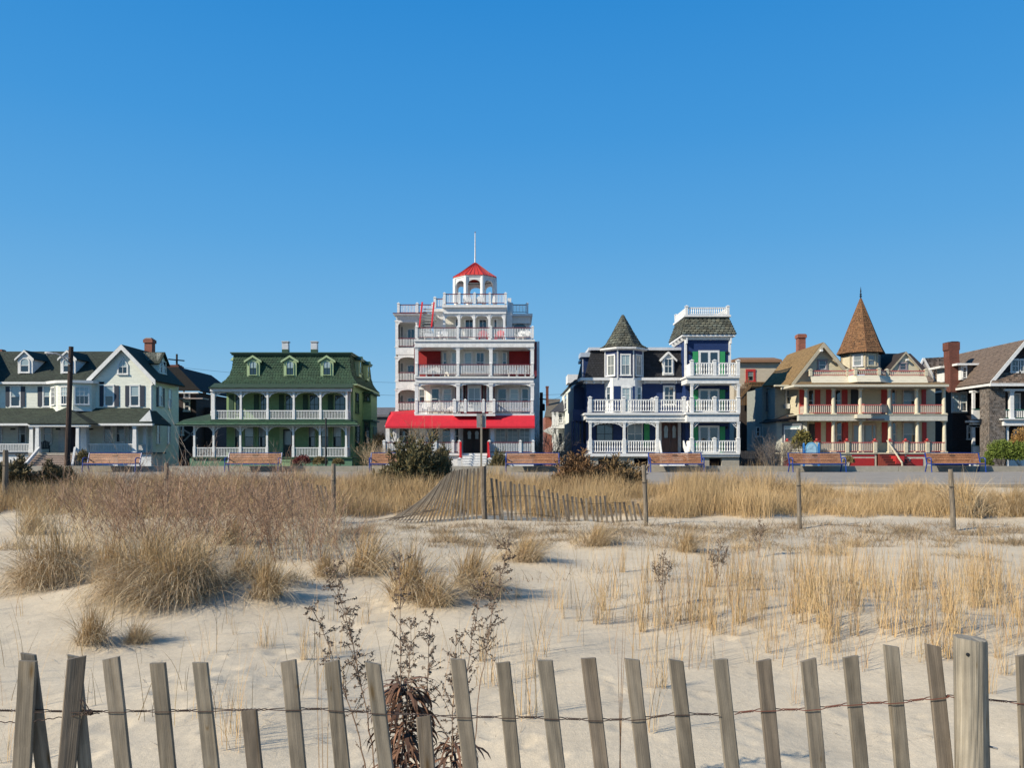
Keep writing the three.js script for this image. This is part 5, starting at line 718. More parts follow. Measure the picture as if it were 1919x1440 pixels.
  for (const x of [1894, 1940]) postM(h, f.x(x, .6), f.z(.6), f.y(786, .6), f.y(732, .6), .3, W, {}); B('front_beam', W, h, f, 1882, 729, 2120, 733, .4, .8); prail(h, f, 1883, 767.5, 1891, 785, .6, { rail: paint(lin(.02, .11, .07)) }); prail(h, f, 1898, 767.5, 1937, 785, .6, { rail: paint(lin(.02, .11, .07)) }); postM(h, f.x(1886, .8), f.z(.8), GY, f.y(798, .8), .2, W, {});
  B('porch_base', W, h, f, 1822, 860, 1990, 892, 1.9, 2.4);
  rebase(h, f.x(1890, 3), GY, f.z(3));
})();

// ---- houses seen in the gaps
(function () {
  let f = frame(80), h = thing('rear_white_house', 'white clapboard house with sunlit side standing just behind the navy house', 'house');
  new MB().box(f.x(1074, -4), GY, -93, f.x(1110, -4), f.y(720, -4), f.z(-4)).mesh('wall', M.whiteclap, h); new MB().slab([P(f, 1071, 717, -4.5), P(f, 1110, 700, -4.5), P(f, 1110, 700, 11), [f.x(1071, -4.5), f.y(717, -4.5), -93.4]].reverse(), -.12).mesh('roof', roofing(lin(.12, .12, .11)), h); B('upper_gable', M.white, h, f, 1064, 702, 1084, 718, 4, 7); swin(h, f.x(1074, -4), 1058, 742, 1062, 768, -1, { fw: .1 }); swin(h, f.x(1074, -4), 1066, 800, 1070, 830, -1, { fw: .1 }); rebase(h, f.x(1075), GY, f.z(4));
  f = frame(88); h = thing('porch_cottage', 'white cottage with two small porches between the hotel and the navy house', 'house');
  new MB().box(f.x(1038), GY, f.z(10), f.x(1066), f.y(772), f.z()).mesh('wall', M.white, h); new MB().box(f.x(1022, 3), GY, f.z(10), f.x(1038, 3) - .05, f.y(780, 3), f.z(3)).mesh('side_wall', M.brick, h); new MB().slab([P(f, 1020, 781, 2), P(f, 1044, 781, 2), P(f, 1050, 748, 7), P(f, 1027, 748, 7)], .1).mesh('roof', roofing(lin(.16, .14, .11)), h); new MB().slab([P(f, 1031, 772, -.4), P(f, 1060, 772, -.4), P(f, 1060, 745, 4)], .1).mesh('front_roof', roofing(lin(.05, .055, .07)), h);
  pwin(h, f, 1047, 776, 1054, 792, 0, { fw: .1, up: M.glass }); pwin(h, f, 1047, 812, 1054, 832, 0, { fw: .1, up: M.glass }); B('porch_slab', M.white, h, f, 1034, 798, 1066, 803, -1.2, -.03); for (const y of [773, 805]) for (const x of [1036, 1044]) postM(h, f.x(x, -1.1), f.z(-1.1), f.y(y + 25, -1.1), f.y(y, -1.1), .2, M.white, {}); prail(h, f, 1036, 787, 1062, 798, -1.1, {}); prail(h, f, 1036, 829, 1062, 842, -1.1, {}); new MB().slab([P(f, 1017, 808, -2), P(f, 1036, 816, -2), P(f, 1036, 800, 0), P(f, 1030, 801, 0)], .06).mesh('lean_to_roof', paint(lin(.6, .58, .52)), h); chimney(h, f, 1023, 724, 1028, 775, 5, M.darkbrick); rebase(h, f.x(1045), GY, f.z(4));
  f = frame(78); h = thing('tan_house', 'cream flat roofed house with red framed window behind the spired house', 'house');
  new MB().box(f.x(1375), GY, f.z(9), f.x(1462), f.y(678), f.z()).mesh('wall', clap(lin(.52, .45, .34)), h); B('eave', paint(lin(.32, .18, .10)), h, f, 1372, 674, 1465, 679, -.4, 9); new MB().slab([P(f, 1372, 674.2, -.4), P(f, 1465, 674.2, -.4), P(f, 1450, 670.5, 3), P(f, 1385, 670.5, 3)], .05).mesh('roof', roofing(lin(.30, .17, .09)), h); pwin(h, f, 1401, 697, 1411, 714, 0, { fw: .22, frame: M.brickred, sash: paint(lin(.3, .36, .3)), up: M.curtain });
  { const g = part('deck_stair', h), wd = paint(lin(.20, .12, .055)); B('deck', wd, g, f, 1406, 716, 1440, 719, -2, -.02); prail(g, f, 1407, 716.5, 1440, 725, -2.1, { mat: wd }); const m = new MB(); m.bar(P(f, 1386, 746, -2), P(f, 1407, 722, -2), .16); for (let i = 0; i < 6; i++) m.box(f.x(1386 + i * 3.5, -2) - .1, f.y(760, -2), f.z(-2) - .05, f.x(1386 + i * 3.5, -2), f.y(744 - i * 4.2, -2) + .8, f.z(-2) + .05); m.mesh('stair', wd, g); B('deck_gap_shade', mat(lin(.07, .055, .048), { map: T.wood }), g, f, 1388, 728, 1418, 890, -1.6, -.05); } rebase(h, f.x(1415), GY, f.z(3));  // dark block below the deck stands in for the shaded gap between houses
  f = frame(110); h = thing('grey_roof_house', 'low grey roofed building far behind between green house and hotel', 'house'); new MB().box(f.x(690), GY, f.z(8), f.x(745), f.y(778), f.z()).mesh('wall', mat(lin(.12, .11, .11), { map: T.mottle }), h); new MB().slab([P(f, 688, 781, -.3), P(f, 748, 781, -.3), P(f, 745, 764, 4), P(f, 692, 764, 4)], .1).mesh('roof', roofing(lin(.16, .16, .17)), h); rebase(h, f.x(716), GY, f.z(3));
})();
// ------------------------------------------------------------------ benches, lamp, signs, poles, fences, chairs
const blueM = paint(lin(.012, .045, .26), { roughness: .4 }), benchWood = [mat(lin(.50, .235, .115), { map: texRep(T.wood, .6, .6), roughness: .6 }), mat(lin(.44, .20, .10), { map: texRep(T.wood, .7, .5), roughness: .6 }), mat(lin(.55, .27, .14), { map: texRep(T.wood, .5, .6), roughness: .6 })];
function makeBench() {
  const b = thing('bench', '', 'bench', 'benches along the promenade wall'), L = 2.36;
  for (let i = 0; i < 6; i++) { const y = .43 + i * .073, z = -.20 - i * .022; new MB().slab([[-L / 2, y, z + .02], [L / 2, y, z + .02], [L / 2, y + .056, z], [-L / 2, y + .056, z]], .03).mesh('back_slat', benchWood[i % 3], b); }
  for (let i = 0; i < 5; i++) new MB().box(-L / 2, .40, -.16 + i * .085, L / 2, .43, -.16 + i * .085 + .07).mesh('seat_slat', benchWood[(i + 1) % 3], b);
  for (const s of [-1, 1]) {
    const x = s * (L / 2 + .03), m = new MB(); m.path([[x, 0, .28], [x, .42, .22], [x, .56, .24], [x, .64, .18], [x, .66, .02], [x, .62, -.2]], .026, 6); m.mesh('front_leg', blueM, b);
    new MB().path([[x, 0, -.30], [x, .38, -.16], [x, .88, -.34]], .028, 6).mesh('back_leg', blueM, b); new MB().path([[x, .39, .22], [x, .39, -.17]], .022, 6).mesh('side_rail', blueM, b);
  }
  new MB().box(-L / 2, .35, .24, L / 2, .395, .27).mesh('seat_rail', blueM, b); new MB().box(-L / 2, .868, -.345, L / 2, .895, -.31).mesh('top_rail', blueM, b);
  new MB().slab([[-.12, .745, -.265], [.12, .745, -.265], [.12, .79, -.28], [-.12, .79, -.28]], .01).mesh('plaque', mat(lin(.12, .07, .04), { metalness: .5, roughness: .5 }), b);
  return b;
}
{
  const spots = [[210, 'red brown slatted bench with blue frame below the white clapboard house'], [475, 'red brown slatted bench with blue frame in front of the green house'], [744, 'red brown slatted bench half hidden behind the dark green juniper'], [998, 'red brown slatted bench with blue frame beside the hotel steps'], [1267, 'red brown slatted bench with blue frame in front of the navy house'], [1531, 'red brown slatted bench in front of the pale blue sign'], [1790, 'red brown slatted bench behind the tall tan grass clumps by the shingled house']];
  const proto = makeBench(), D = 35.3; spots.forEach(([px, label], i) => { const pos = [(px - CX) * D / FOC, promY, -D]; const o = i ? copyOf(proto, pos) : proto; o.position.set(...pos); o.rotation.y = (i % 3 - 1) * .02; o.userData.label = label; });
}
{ // street lamp on a leaning timber pole
  const D = 38, g = thing('street_lamp', 'dark leaning timber pole carrying a curved arm street lamp', 'street lamp', null, [(125 - CX) * D / FOC, -.25, -D]);
  const top = EYE + (HOR - 650) * D / FOC + .25, dx = 9 * D / FOC, wood = mat(lin(.075, .045, .035), { map: texRep(T.wood, 1, .5), bumpMap: texRep(T.woodb, 1, .5), bumpScale: .008, roughness: .9 });
  new MB().bar([0, 0, 0], [dx, top, 0], .14, .11, 10).mesh('pole', wood, g); const ay = EYE + (HOR - 684) * D / FOC + .25;
  const arm = []; for (let i = 0; i <= 8; i++) { const t = i / 8; arm.push([dx - t * .72, ay + .52 * Math.sin(t * Math.PI * .55), .1 + t * .15]); } const e = arm[8]; new MB().path(arm, .045, 6).mesh('arm', paint(lin(.3, .31, .32)), g); new MB().path([[dx - .02, ay + .3, .1], arm[4]], .03, 5).mesh('brace', paint(lin(.3, .31, .32)), g);
  const hd = new MB(); hd.lathe(0, 0, [[0, -.24], [.05, -.22], [.10, -.06], [.11, .08], [.07, .2], [0, .24]], 10); const hg = hd.mesh('lamp_head', paint(lin(.55, .56, .56), { roughness: .35 }), g); hg.rotation.z = Math.PI / 2 - .1; hg.scale.set(.62, 1, 1); hg.position.set(e[0] - .2, e[1] + .02, e[2]); new MB().lathe(0, 0, [[0, -.09], [.07, -.05], [.09, 0]], 10).mesh('lens', M.curtain, g).position.set(e[0] - .26, e[1] - .03, e[2]);
  new MB().box(dx - .06, ay - .35, .1, dx + .06, ay - .1, .2).mesh('junction_box', M.iron, g);
}
{ const D = 24, g = thing('sign_post', 'grey back of a small traffic sign on a tan metal post', 'sign', null, [(902 - CX) * D / FOC, .45, -D]), y = py => EYE + (HOR - py) * D / FOC - .45; new MB().box(-.03, 0, -.02, .03, y(777), .02).mesh('post', paint(lin(.30, .26, .20), { roughness: .6 }), g); new MB().box(-.145, y(802), -.035, .145, y(776), -.024).mesh('sign_plate', mat(lin(.33, .33, .32), { roughness: .45, metalness: .3, map: T.plain }), g); for (const q of [781, 797]) new MB().bar([0, y(q), .02], [0, y(q), .032], .012, .012, 6).mesh('bolt', M.iron, g); }
{ const D = 37.5, g = thing('bare_pole', 'thin dark metal pole standing before the green house', 'pole', null, [(611 - CX) * D / FOC, -.25, -D]); new MB().bar([0, 0, 0], [0, EYE + (HOR - 786) * D / FOC + .25, 0], .045, .04, 8).mesh('pole', M.iron, g); new MB().lathe(0, 0, [[.05, 0], [.05, .04], [0, .06]], 8).mesh('cap', M.iron, g).position.y = EYE + (HOR - 786) * D / FOC + .24; }
// utility poles and wires
const upole = mat(lin(.07, .055, .05), { map: T.wood, roughness: .9 });
for (const [px, y0, D, r, label] of [[331, 664, 84, .11, 'grey utility pole rising behind the dark brown house chimney'], [344.5, 704, 90, .1, 'slim utility pole in front of the dark brown house roof'], [381.5, 711, 95, .13, 'dark utility pole left of the green house upper porch'], [1013.5, 736, 76, .16, 'weathered utility pole beside the hotel and brick chimney'], [681, 706, 92, .12, 'short utility pole behind the green house side bay'], [407, 748, 100, .1, 'far utility pole seen through the green house porch']]) {
  const g = thing('utility_pole', label, 'utility pole', 'utility poles behind the houses', [(px - CX) * D / FOC, GY, -D]), h = EYE + (HOR - y0) * D / FOC - GY; new MB().bar([0, 0, 0], [.05, h, 0], r * 1.2, r, 8).mesh('pole', upole, g); if (r > .105) { new MB().box(-.9, h - .7, -.06, .9, h - .58, .06).mesh('crossarm', upole, g).rotation.y = .9; new MB().lathe(.25, .1, [[.14, h - 1.8], [.16, h - 1.7], [.16, h - 1.2], [.1, h - 1.1]], 8).mesh('transformer', M.iron, g); }
}
for (const [x0, y0, x1, y1, D0, D1, label] of [[331, 688, 760, 718, 84, 92, 'thin utility wire from the chimney pole to the green house roof'], [344, 720, 1013, 748, 90, 76, 'thin utility wire running behind the green house porch'], [1013, 741, 1480, 700, 76, 84, 'thin utility wire from the hotel pole towards the tan house'], [1013, 756, 1100, 715, 76, 80, 'thin service wire from the hotel pole to the white house']]) {
  const a = [(x0 - CX) * D0 / FOC, EYE + (HOR - y0) * D0 / FOC, -D0], b = [(x1 - CX) * D1 / FOC, EYE + (HOR - y1) * D1 / FOC, -D1], m = new MB(), p = []; for (let i = 0; i <= 16; i++) { const t = i / 16; p.push([lerp(a[0], b[0], t), lerp(a[1], b[1], t) - 1.2 * t * (1 - t), lerp(a[2], b[2], t)]); } m.path(p, .014, 3); tag(m.mesh('utility_wire', M.iron), label, 'wire', 'utility wires');
}
// dark picket fences in the gaps
for (const [x0, x1, y0, D, label, c] of [[1388, 1431, 846, 63, 'dark board fence between the navy house and the spired house', [.05, .05, .06]], [1037, 1072, 846, 63, 'weathered picket fence between the hotel and the navy house', [.11, .09, .08]], [336, 356, 842, 66, 'dark board fence between the white and green houses', [.03, .022, .025]]]) {
  const f = frame(D), g = thing('board_fence', label, 'fence', 'board fences in the gaps', [f.x((x0 + x1) / 2), GY, f.z()]), n = Math.round((x1 - x0) / 3.6), m = [1, .8, 1.2].map(k => mat(lin(c[0] * k, c[1] * k, c[2] * k), { map: T.wood })), w = f.x(x1) - f.x(x0), h = f.y(y0) - GY; for (let i = 0; i < n; i++) { const x = -w / 2 + w * i / n; new MB().box(x, 0, 0, x + w / n * .86, h + .04 * R0(), .025).mesh('board', m[i % 3], g); } for (const y of [.3, h - .3]) new MB().box(-w / 2, y, -.06, w / 2, y + .09, -.002).mesh('rail', m[0], g);
}
{ // pale blue garden sign
  const f = frame(57.3), g = thing('garden_sign', 'pale blue oval topped sign board on blue posts before the spired house', 'sign', null, [f.x(1520), GY, f.z()]), y = p => f.y(p) - GY, w = f.s(11), s = new THREE.Shape(); s.moveTo(-w, y(861)); s.lineTo(w, y(861)); s.lineTo(w * 1.08, y(848)); s.lineTo(w, y(838)); s.quadraticCurveTo(w * .7, y(829), 0, y(829)); s.quadraticCurveTo(-w * .7, y(829), -w, y(838)); s.lineTo(-w * 1.08, y(848)); s.lineTo(-w, y(861)); new MB().geo(new THREE.ExtrudeGeometry(s, { depth: .05, bevelEnabled: false })).mesh('board', paint(lin(.20, .48, .70)), g); const s2 = new THREE.Shape(); s2.absellipse(0, y(845), w * .82, f.s(13), 0, Math.PI * 2); new MB().geo(new THREE.ExtrudeGeometry(s2, { depth: .02, bevelEnabled: false, curveSegments: 14 }), new THREE.Matrix4().makeTranslation(0, 0, .05)).mesh('panel', paint(lin(.42, .66, .80)), g);
  for (const q of [-1, 1]) new MB().box(q * f.s(14) - .06, 0, -.06, q * f.s(14) + .06, y(833), .06).lathe(q * f.s(14), 0, [[.09, y(833)], [.05, y(831)], [0, y(830)]], 8).mesh('post', paint(lin(.03, .20, .55)), g);
}
// porch chairs
function makeChair(name, m) {
  const c = thing(name, '', 'chair'); for (let i = 0; i < 4; i++) new MB().box(-.26, .36 - i * .03, .24 - i * .13, .26, .385 - i * .03, .12 - i * .13).mesh('seat_slat', m, c);
  for (let i = 0; i < 5; i++) { const x = (i - 2) * .11, h = .98 - Math.abs(i - 2) * .06; new MB().slab([[x - .048, .28, -.2], [x + .048, .28, -.2], [x * 1.15 + .05, h, -.46], [x * 1.15 - .05, h, -.46]], .022).mesh('back_slat', m, c); }
  for (const s of [-1, 1]) { new MB().box(s * .36 - .06, .55, -.4, s * .36 + .06, .575, .32).mesh('arm', m, c); new MB().box(s * .31 - .03, 0, .2, s * .31 + .03, .549, .26).mesh('leg', m, c); new MB().box(s * .31 - .03, 0, -.42, s * .31 + .03, .549, -.36).mesh('leg', m, c); } return c;
}
{
  const f = frame(62), wc = makeChair('white_chair', M.white), rc = makeChair('red_chair', paint(lin(.62, .03, .06))); let nw = 0, nr = 0; wc.userData.group = 'white chairs on the hotel balconies'; rc.userData.group = 'red chairs on the hotel roof deck';
  const put = (p, px, d, fy, ry, label) => { const pos = [f.x(px, d), fy + .005, f.z(d)]; const first = p === wc ? !nw++ : !nr++; const o = first ? p : copyOf(p, pos); o.position.set(...pos); o.rotation.y = ry; o.userData.label = label; };
  const deck = f.y(636.5, 0), l3 = f.y(706, 0), l2 = f.y(776, 0), top = f.y(571.5, 3);
  for (const [x, d] of [[803, 1], [820, 1.4], [832, 1], [975, 1.2], [986, .8]]) put(wc, x, d, deck, (x % 5 - 2) * .15, 'white slatted chair on the hotel deck below the penthouse');
  for (const x of [906, 936]) put(rc, x, .9, deck, x > 920 ? -.2 : .15, 'red slatted chair on the hotel deck below the penthouse');
  for (const [x, d] of [[793, 1.2], [806, 1.2], [818, 1.2], [961, 1], [977, 1.1]]) put(wc, x, d, l3, .1, 'white slatted chair on the balcony with red wall panels');
  for (const [x, d] of [[796, .8], [816, .9], [841, .9]]) put(wc, x, d, l2, -.1, 'white slatted chair on the balcony just above the awning');
  for (const [x, d] of [[877, 3.7], [901, 3.7]]) put(wc, x, d, top, .1, 'white slatted chair at the foot of the cupola');
  const dk = makeChair('dark_chair', mat(lin(.015, .02, .025))); dk.position.set(f.x(81, .6), f.y(848.4, 0), f.z(.9)); dk.rotation.y = .5; tag(dk, 'dark slatted chair on the porch beside the clapboard house steps', 'chair');
}
// ------------------------------------------------------------------ sand fences
const slatMats = [[.29, .255, .21], [.26, .228, .185], [.33, .295, .245], [.245, .205, .165]].map(([r, g, b], i) => mat(lin(r, g, b), { map: T.wood, bumpMap: T.woodb, bumpScale: .0014, roughness: .92 }));
// split lath: a bar from a to b (centre line), width along x, thickness along z, with uneven chamfered edges
function lath(mb, a, b, w, t, r, twist = 0) {
  const n = 10, rings = [], o = r() * 5, vo = r() * 3, cut = (r() - .5) * .02; const L = Math.hypot(b[0] - a[0], b[1] - a[1], b[2] - a[2]);
  for (let k = 0; k <= n; k++) {
    const u = k / n, cx = lerp(a[0], b[0], u), cy = lerp(a[1], b[1], u), cz = lerp(a[2], b[2], u), c = .0022 + .001 * r(), wl = w / 2 * (1 + (r() - .5) * .07), wr = w / 2 * (1 + (r() - .5) * .07), h = t / 2, an = twist * u, C = Math.cos(an), Sn = Math.sin(an), tl = k === n ? cut : 0;
    const pt = (x, z) => [cx + x * C + z * Sn, cy + (x / w) * tl, cz - x * Sn + z * C]; rings.push([pt(-wl, -h + c), pt(-wl, h - c), pt(-wl + c, h), pt(wr - c, h), pt(wr, h - c), pt(wr, -h + c), pt(wr - c, -h), pt(-wl + c, -h)]);
  }
  const us = [0, .008, .011, .046, .049, .056, .06, .095, .1];
  for (let k = 0; k < n; k++) for (let i = 0; i < 8; i++) { const j = (i + 1) % 8, u0 = us[i] * 2.4 + o, u1 = us[i + 1] * 2.4 + o, v0 = k / n * L / 1.3 + vo, v1 = (k + 1) / n * L / 1.3 + vo; mb.tri(rings[k][i], rings[k][j], rings[k + 1][j], [u0, v0], [u1, v0], [u1, v1]); mb.tri(rings[k][i], rings[k + 1][j], rings[k + 1][i], [u0, v0], [u1, v1], [u0, v1]); }
  mb.poly(rings[n]); return mb;
}
{
  const D = 2.0, X = px => (px - CX) * D / FOC, Y = py => EYE - (py - HOR) * D / FOC, g = thing('sand_fence', 'weathered grey wooden slat sand fence with twisted wire and one round post', 'fence', null, [0, 0, -D]), r = rng(404);
  // [top x, top y, x at the picture's lower edge, width px, depth offset, twist]
  const sl = [[47, 1229, 74, 27, -.016, .15], [56, 1238, 46, 34, .006, 0], [133, 1233, 153, 24, -.016, .2], [146, 1232, 128, 31, .004, .35], [209, 1234, 232, 31], [296, 1243, 316, 30], [376, 1242, 398, 29], [467, 1331, 478, 30], [541, 1239, 561, 29], [622, 1240, 642, 29], [699, 1243, 724, 29], [794, 1343, 802, 28], [858, 1236, 882, 29], [943, 1242, 963, 27], [1021, 1238, 1045, 29], [1102, 1234, 1127, 28], [1184, 1236, 1207, 28], [1266, 1238, 1289, 28], [1349, 1236, 1371, 28], [1430, 1238, 1449, 28], [1514, 1237, 1533, 28], [1593, 1231, 1613, 28], [1669, 1211, 1691, 29], [1747, 1210, 1771, 29], [1846, 1210, 1853, 19, -.045, .3], [1916, 1228, 1924, 30, 0, .2], [2000, 1232, 2016, 29], [2083, 1236, 2104, 29], [2168, 1236, 2188, 29], [-40, 1236, -30, 29], [-122, 1236, -104, 29], [-205, 1236, -186, 29]];
  const wy = px => { const k = [[-300, 1330], [0, 1332], [150, 1334], [300, 1333], [450, 1331], [600, 1329], [700, 1336], [860, 1344], [1000, 1345], [1120, 1350], [1200, 1348], [1270, 1338], [1350, 1340], [1430, 1331], [1520, 1330], [1600, 1319], [1680, 1317], [1780, 1305], [1850, 1312], [1919, 1319], [2300, 1322]]; for (let i = 0; i < k.length - 1; i++) if (px <= k[i + 1][0]) return lerp(k[i][1], k[i + 1][1], (px - k[i][0]) / (k[i + 1][0] - k[i][0])); return 1320; };
  const spans = [];
  sl.forEach(([tx, ty, bx, w, dz = 0, tw = 0], i) => { const sx = (bx - tx) / (1440 - ty), yb = -.12, pyb = HOR + (EYE - yb) * FOC / D, lean = (r() - .5) * .03; const a = [X(tx + sx * (pyb - ty)), yb, dz + lean], b = [X(tx), Y(ty), dz]; lath(new MB(), a, b, w * D / FOC, .0105, r, tw).mesh('slat', slatMats[i % 4], g); if (!dz && ty < 1300) { const cx = tx + sx * (wy(tx) - ty); spans.push([cx - w / 2, cx + w / 2]); } });
  spans.push([40, 84], [128, 160], [1779, 1838]); spans.sort((p, q) => p[0] - q[0]);
  // twisted pair of wires: apart round each slat, twisted between
  const wm = mat(lin(.075, .05, .04), { roughness: .6, metalness: .5 }), rust = mat(lin(.13, .045, .028), { roughness: .8 });
  const strand = (sg, seg, mt) => { const pts = []; for (let i = seg[0]; i < seg[1]; i++) { const [, x0] = spans[i], [x1] = spans[i + 1], n = 40; for (let k = 0; k <= n; k++) { const t = k / n, px = lerp(x0, x1, t), e = Math.min(t, 1 - t), amp = lerp(.0095, .0022, smooth(0, .27, e)), an = Math.PI / 2 + t * Math.PI * 2 * (e < .15 ? 0 : 1) * 0 + smooth(.2, .8, t) * Math.PI * 2 * 4; pts.push([X(px), Y(wy(px)) + Math.cos(an) * amp * sg, Math.sin(an) * amp * sg + (i === 0 ? 0 : 0)]); } } return new MB().path(pts, .0013, 5).mesh('wire', mt, g); };
  const last = spans.length - 1, cutI = spans.findIndex(s => s[0] > 1330); for (const s of [-1, 1]) { strand(s, [0, cutI], wm); strand(s, [cutI, last], rust); }
  { const pts = []; for (let px = -250; px <= 190; px += 4) pts.push([X(px), Y(lerp(1352, 1336, smooth(30, 190, px))) + .0015 * Math.sin(px * .35), .009 + .002 * Math.cos(px * .35)]); new MB().path(pts, .0014, 5).mesh('wire', wm, g); const kn = []; for (let i = 0; i < 34; i++) { const a = i * .9; kn.push([X(170) + Math.cos(a) * .008 + i * .0003, Y(1333) + Math.sin(a * 1.3) * .006, .012 + Math.sin(a) * .006]); } for (let i = 0; i < 12; i++) { const a = i / 11 * Math.PI * 1.3; kn.push([X(166) - Math.sin(a) * .013, Y(1330) + .03 * Math.sin(a / 1.3), .014]); } new MB().path(kn, .0013, 4).mesh('wire_knot', wm, g); }
  // round post
  { const pr = (1836 - 1781) / 2 * D / FOC, px = X(1808), pz = .022, y1 = Y(1192), n = 28, m = new MB(), rows = 16, P2 = (k, i) => { const a = i / n * Math.PI * 2, y = -.2 + (y1 + .2) * k / rows, rr = pr * (1 + .025 * n2(Math.cos(a) * 2.2 + 5, y * 1.2 + Math.sin(a) * 2) + .02 * n2(a * 6, y * .7)) - (Math.abs(a - 1.9) < .14 ? .004 : 0); return [px + .012 * (1 - k / rows) + Math.sin(a) * rr, k === rows ? y + Math.sin(a) * -.003 + .002 * n2(a * 3, 1) : y, pz + Math.cos(a) * rr]; };
    for (let k = 0; k < rows; k++) for (let i = 0; i < n; i++) { const u0 = i / n * .9, u1 = (i + 1) / n * .9, v0 = k / rows * .9, v1 = (k + 1) / rows * .9, a = P2(k, i), b = P2(k, i + 1), c = P2(k + 1, i + 1), e = P2(k + 1, i); m.tri(a, b, c, [u0, v0], [u1, v0], [u1, v1]); m.tri(a, c, e, [u0, v0], [u1, v1], [u0, v1]); } const ct = [px, y1 + .001, pz]; for (let i = 0; i < n; i++) m.tri(P2(rows, i), P2(rows, i + 1), ct);
    const pm = mat(lin(.42, .385, .325), { map: T.wood, bumpMap: T.woodb, bumpScale: .004, roughness: .9 }); m.mesh('post', pm, g);
    lath(new MB(), [X(1852), -.12, pz - .012], [X(1834), Y(1205), pz - .014], .02, .03, r, .05).mesh('post_batten', slatMats[2], g); new MB().lathe(0, 0, [[0, -.001], [.0045, 0], [.0045, .003], [.0022, .004], [0, .004]], 8).mesh('bolt', M.iron, g).position.set(X(1790), Y(1217), pz + pr * .8); g.children[g.children.length - 1].rotation.x = Math.PI / 2; new MB().bar([X(1838), Y(1392), pz], [X(1846), Y(1390), pz + .028], .0026, .0026, 6).mesh('bolt', M.metal, g); }
}
// mid-distance sand fence: upright on one side of its post, keeled over on the other
const greyLath = [[.31, .26, .21], [.25, .205, .165], [.37, .32, .26]].map(c => mat(lin(...c), { map: T.wood, roughness: .9 }));
{
  const D = 16.6, X = (px, d = D) => (px - CX) * d / FOC, Y = (py, d = D) => EYE - (py - HOR) * d / FOC, g = thing('fallen_sand_fence', 'partly collapsed brown slat fence fanning out from a grey post in the dune', 'fence'), r = rng(71);
  for (let i = 0; i < 32; i++) { const px = 921 + i * 8.9 + (r() - .5) * 3, top = lerp(899, 932, smooth(0, 20, i)) + (r() - .5) * 7 + (i > 24 ? 12 : 0), x = X(px), yb = sandH(x, D) - .08; lath(new MB(), [x + X(CX + 8) * (r() + .2), yb, -D + (r() - .5) * .05], [X(px - 1), Y(top), -D + (r() - .5) * .06], .048, .012, r, r() * .5).mesh('slat', greyLath[i % 3], g); }
  for (let i = 0; i < 25; i++) { const t = i / 24, bx = lerp(893, 716, Math.pow(t, .95)), L = lerp(96, 66, t), an = lerp(.03, 1.06, Math.pow(t, 1.5)), x = X(bx), y0 = sandH(x, D) - .05, len = lerp(1.15, 1.2, t) - .0; const k = D / FOC; lath(new MB(), [x, y0, -D + .1 * t], [x + Math.sin(an) * len * .98, y0 + Math.cos(an) * len, -D - .25 * Math.sin(an)], .04, .012, r, r() * .6).mesh('slat', greyLath[(i + 1) % 3], g); }
  for (let i = 0; i < 12; i++) { const bx = 690 + i * 7 - 20 * r(), x = X(bx), y0 = sandH(x, D - .3) + .05 + .05 * r(); lath(new MB(), [x, y0, -D + .3 + .2 * r()], [x + .95 + .2 * r(), y0 + .10 + .16 * (i / 11), -D + .1 + .4 * r()], .04, .012, r, .4).mesh('slat', greyLath[i % 3], g); }
  for (const q of [928, 962]) { const pts = []; for (let px = 905; px <= 1195; px += 12) pts.push([X(px), Y(q + (px - 905) * .06 + 4 * Math.sin(px * .03)), -D + .02]); new MB().path(pts, .004, 3).mesh('wire', M.iron, g); }
  { const pts = []; for (let i = 0; i <= 12; i++) { const t = i / 12, px = lerp(900, 770, t); pts.push([X(px), Y(lerp(930, 968, t)), -D]); } new MB().path(pts, .004, 3).mesh('wire', M.iron, g); }
  new MB().path([[X(909), sandH(X(909), D) - .1, -D + .06], [X(906), Y(925), -D + .06], [X(906), Y(874), -D + .06]], .062, 9).mesh('post', greyLath[1], g); rebase(g, X(906), 0, -D);
}
{ // second remnant of slat fence showing through the shrubs
  const D = 17.2, X = px => (px - CX) * D / FOC, Y = py => EYE - (py - HOR) * D / FOC, g = thing('buried_sand_fence', 'row of leaning weathered slats half hidden in the brown twiggy shrubs', 'fence'), r = rng(72); for (let i = 0; i < 13; i++) { const px = 512 + i * 8.6, x = X(px); lath(new MB(), [x + .12, sandH(x, D) - .05, -D], [x - .12 + .1 * r(), Y(lerp(893, 912, i / 12)), -D + .03], .04, .012, r, .3).mesh('slat', greyLath[i % 3], g); } new MB().path([[X(510), Y(925), -D], [X(625), Y(935), -D]], .004, 3).mesh('wire', M.iron, g); rebase(g, X(560), 0, -D);
}
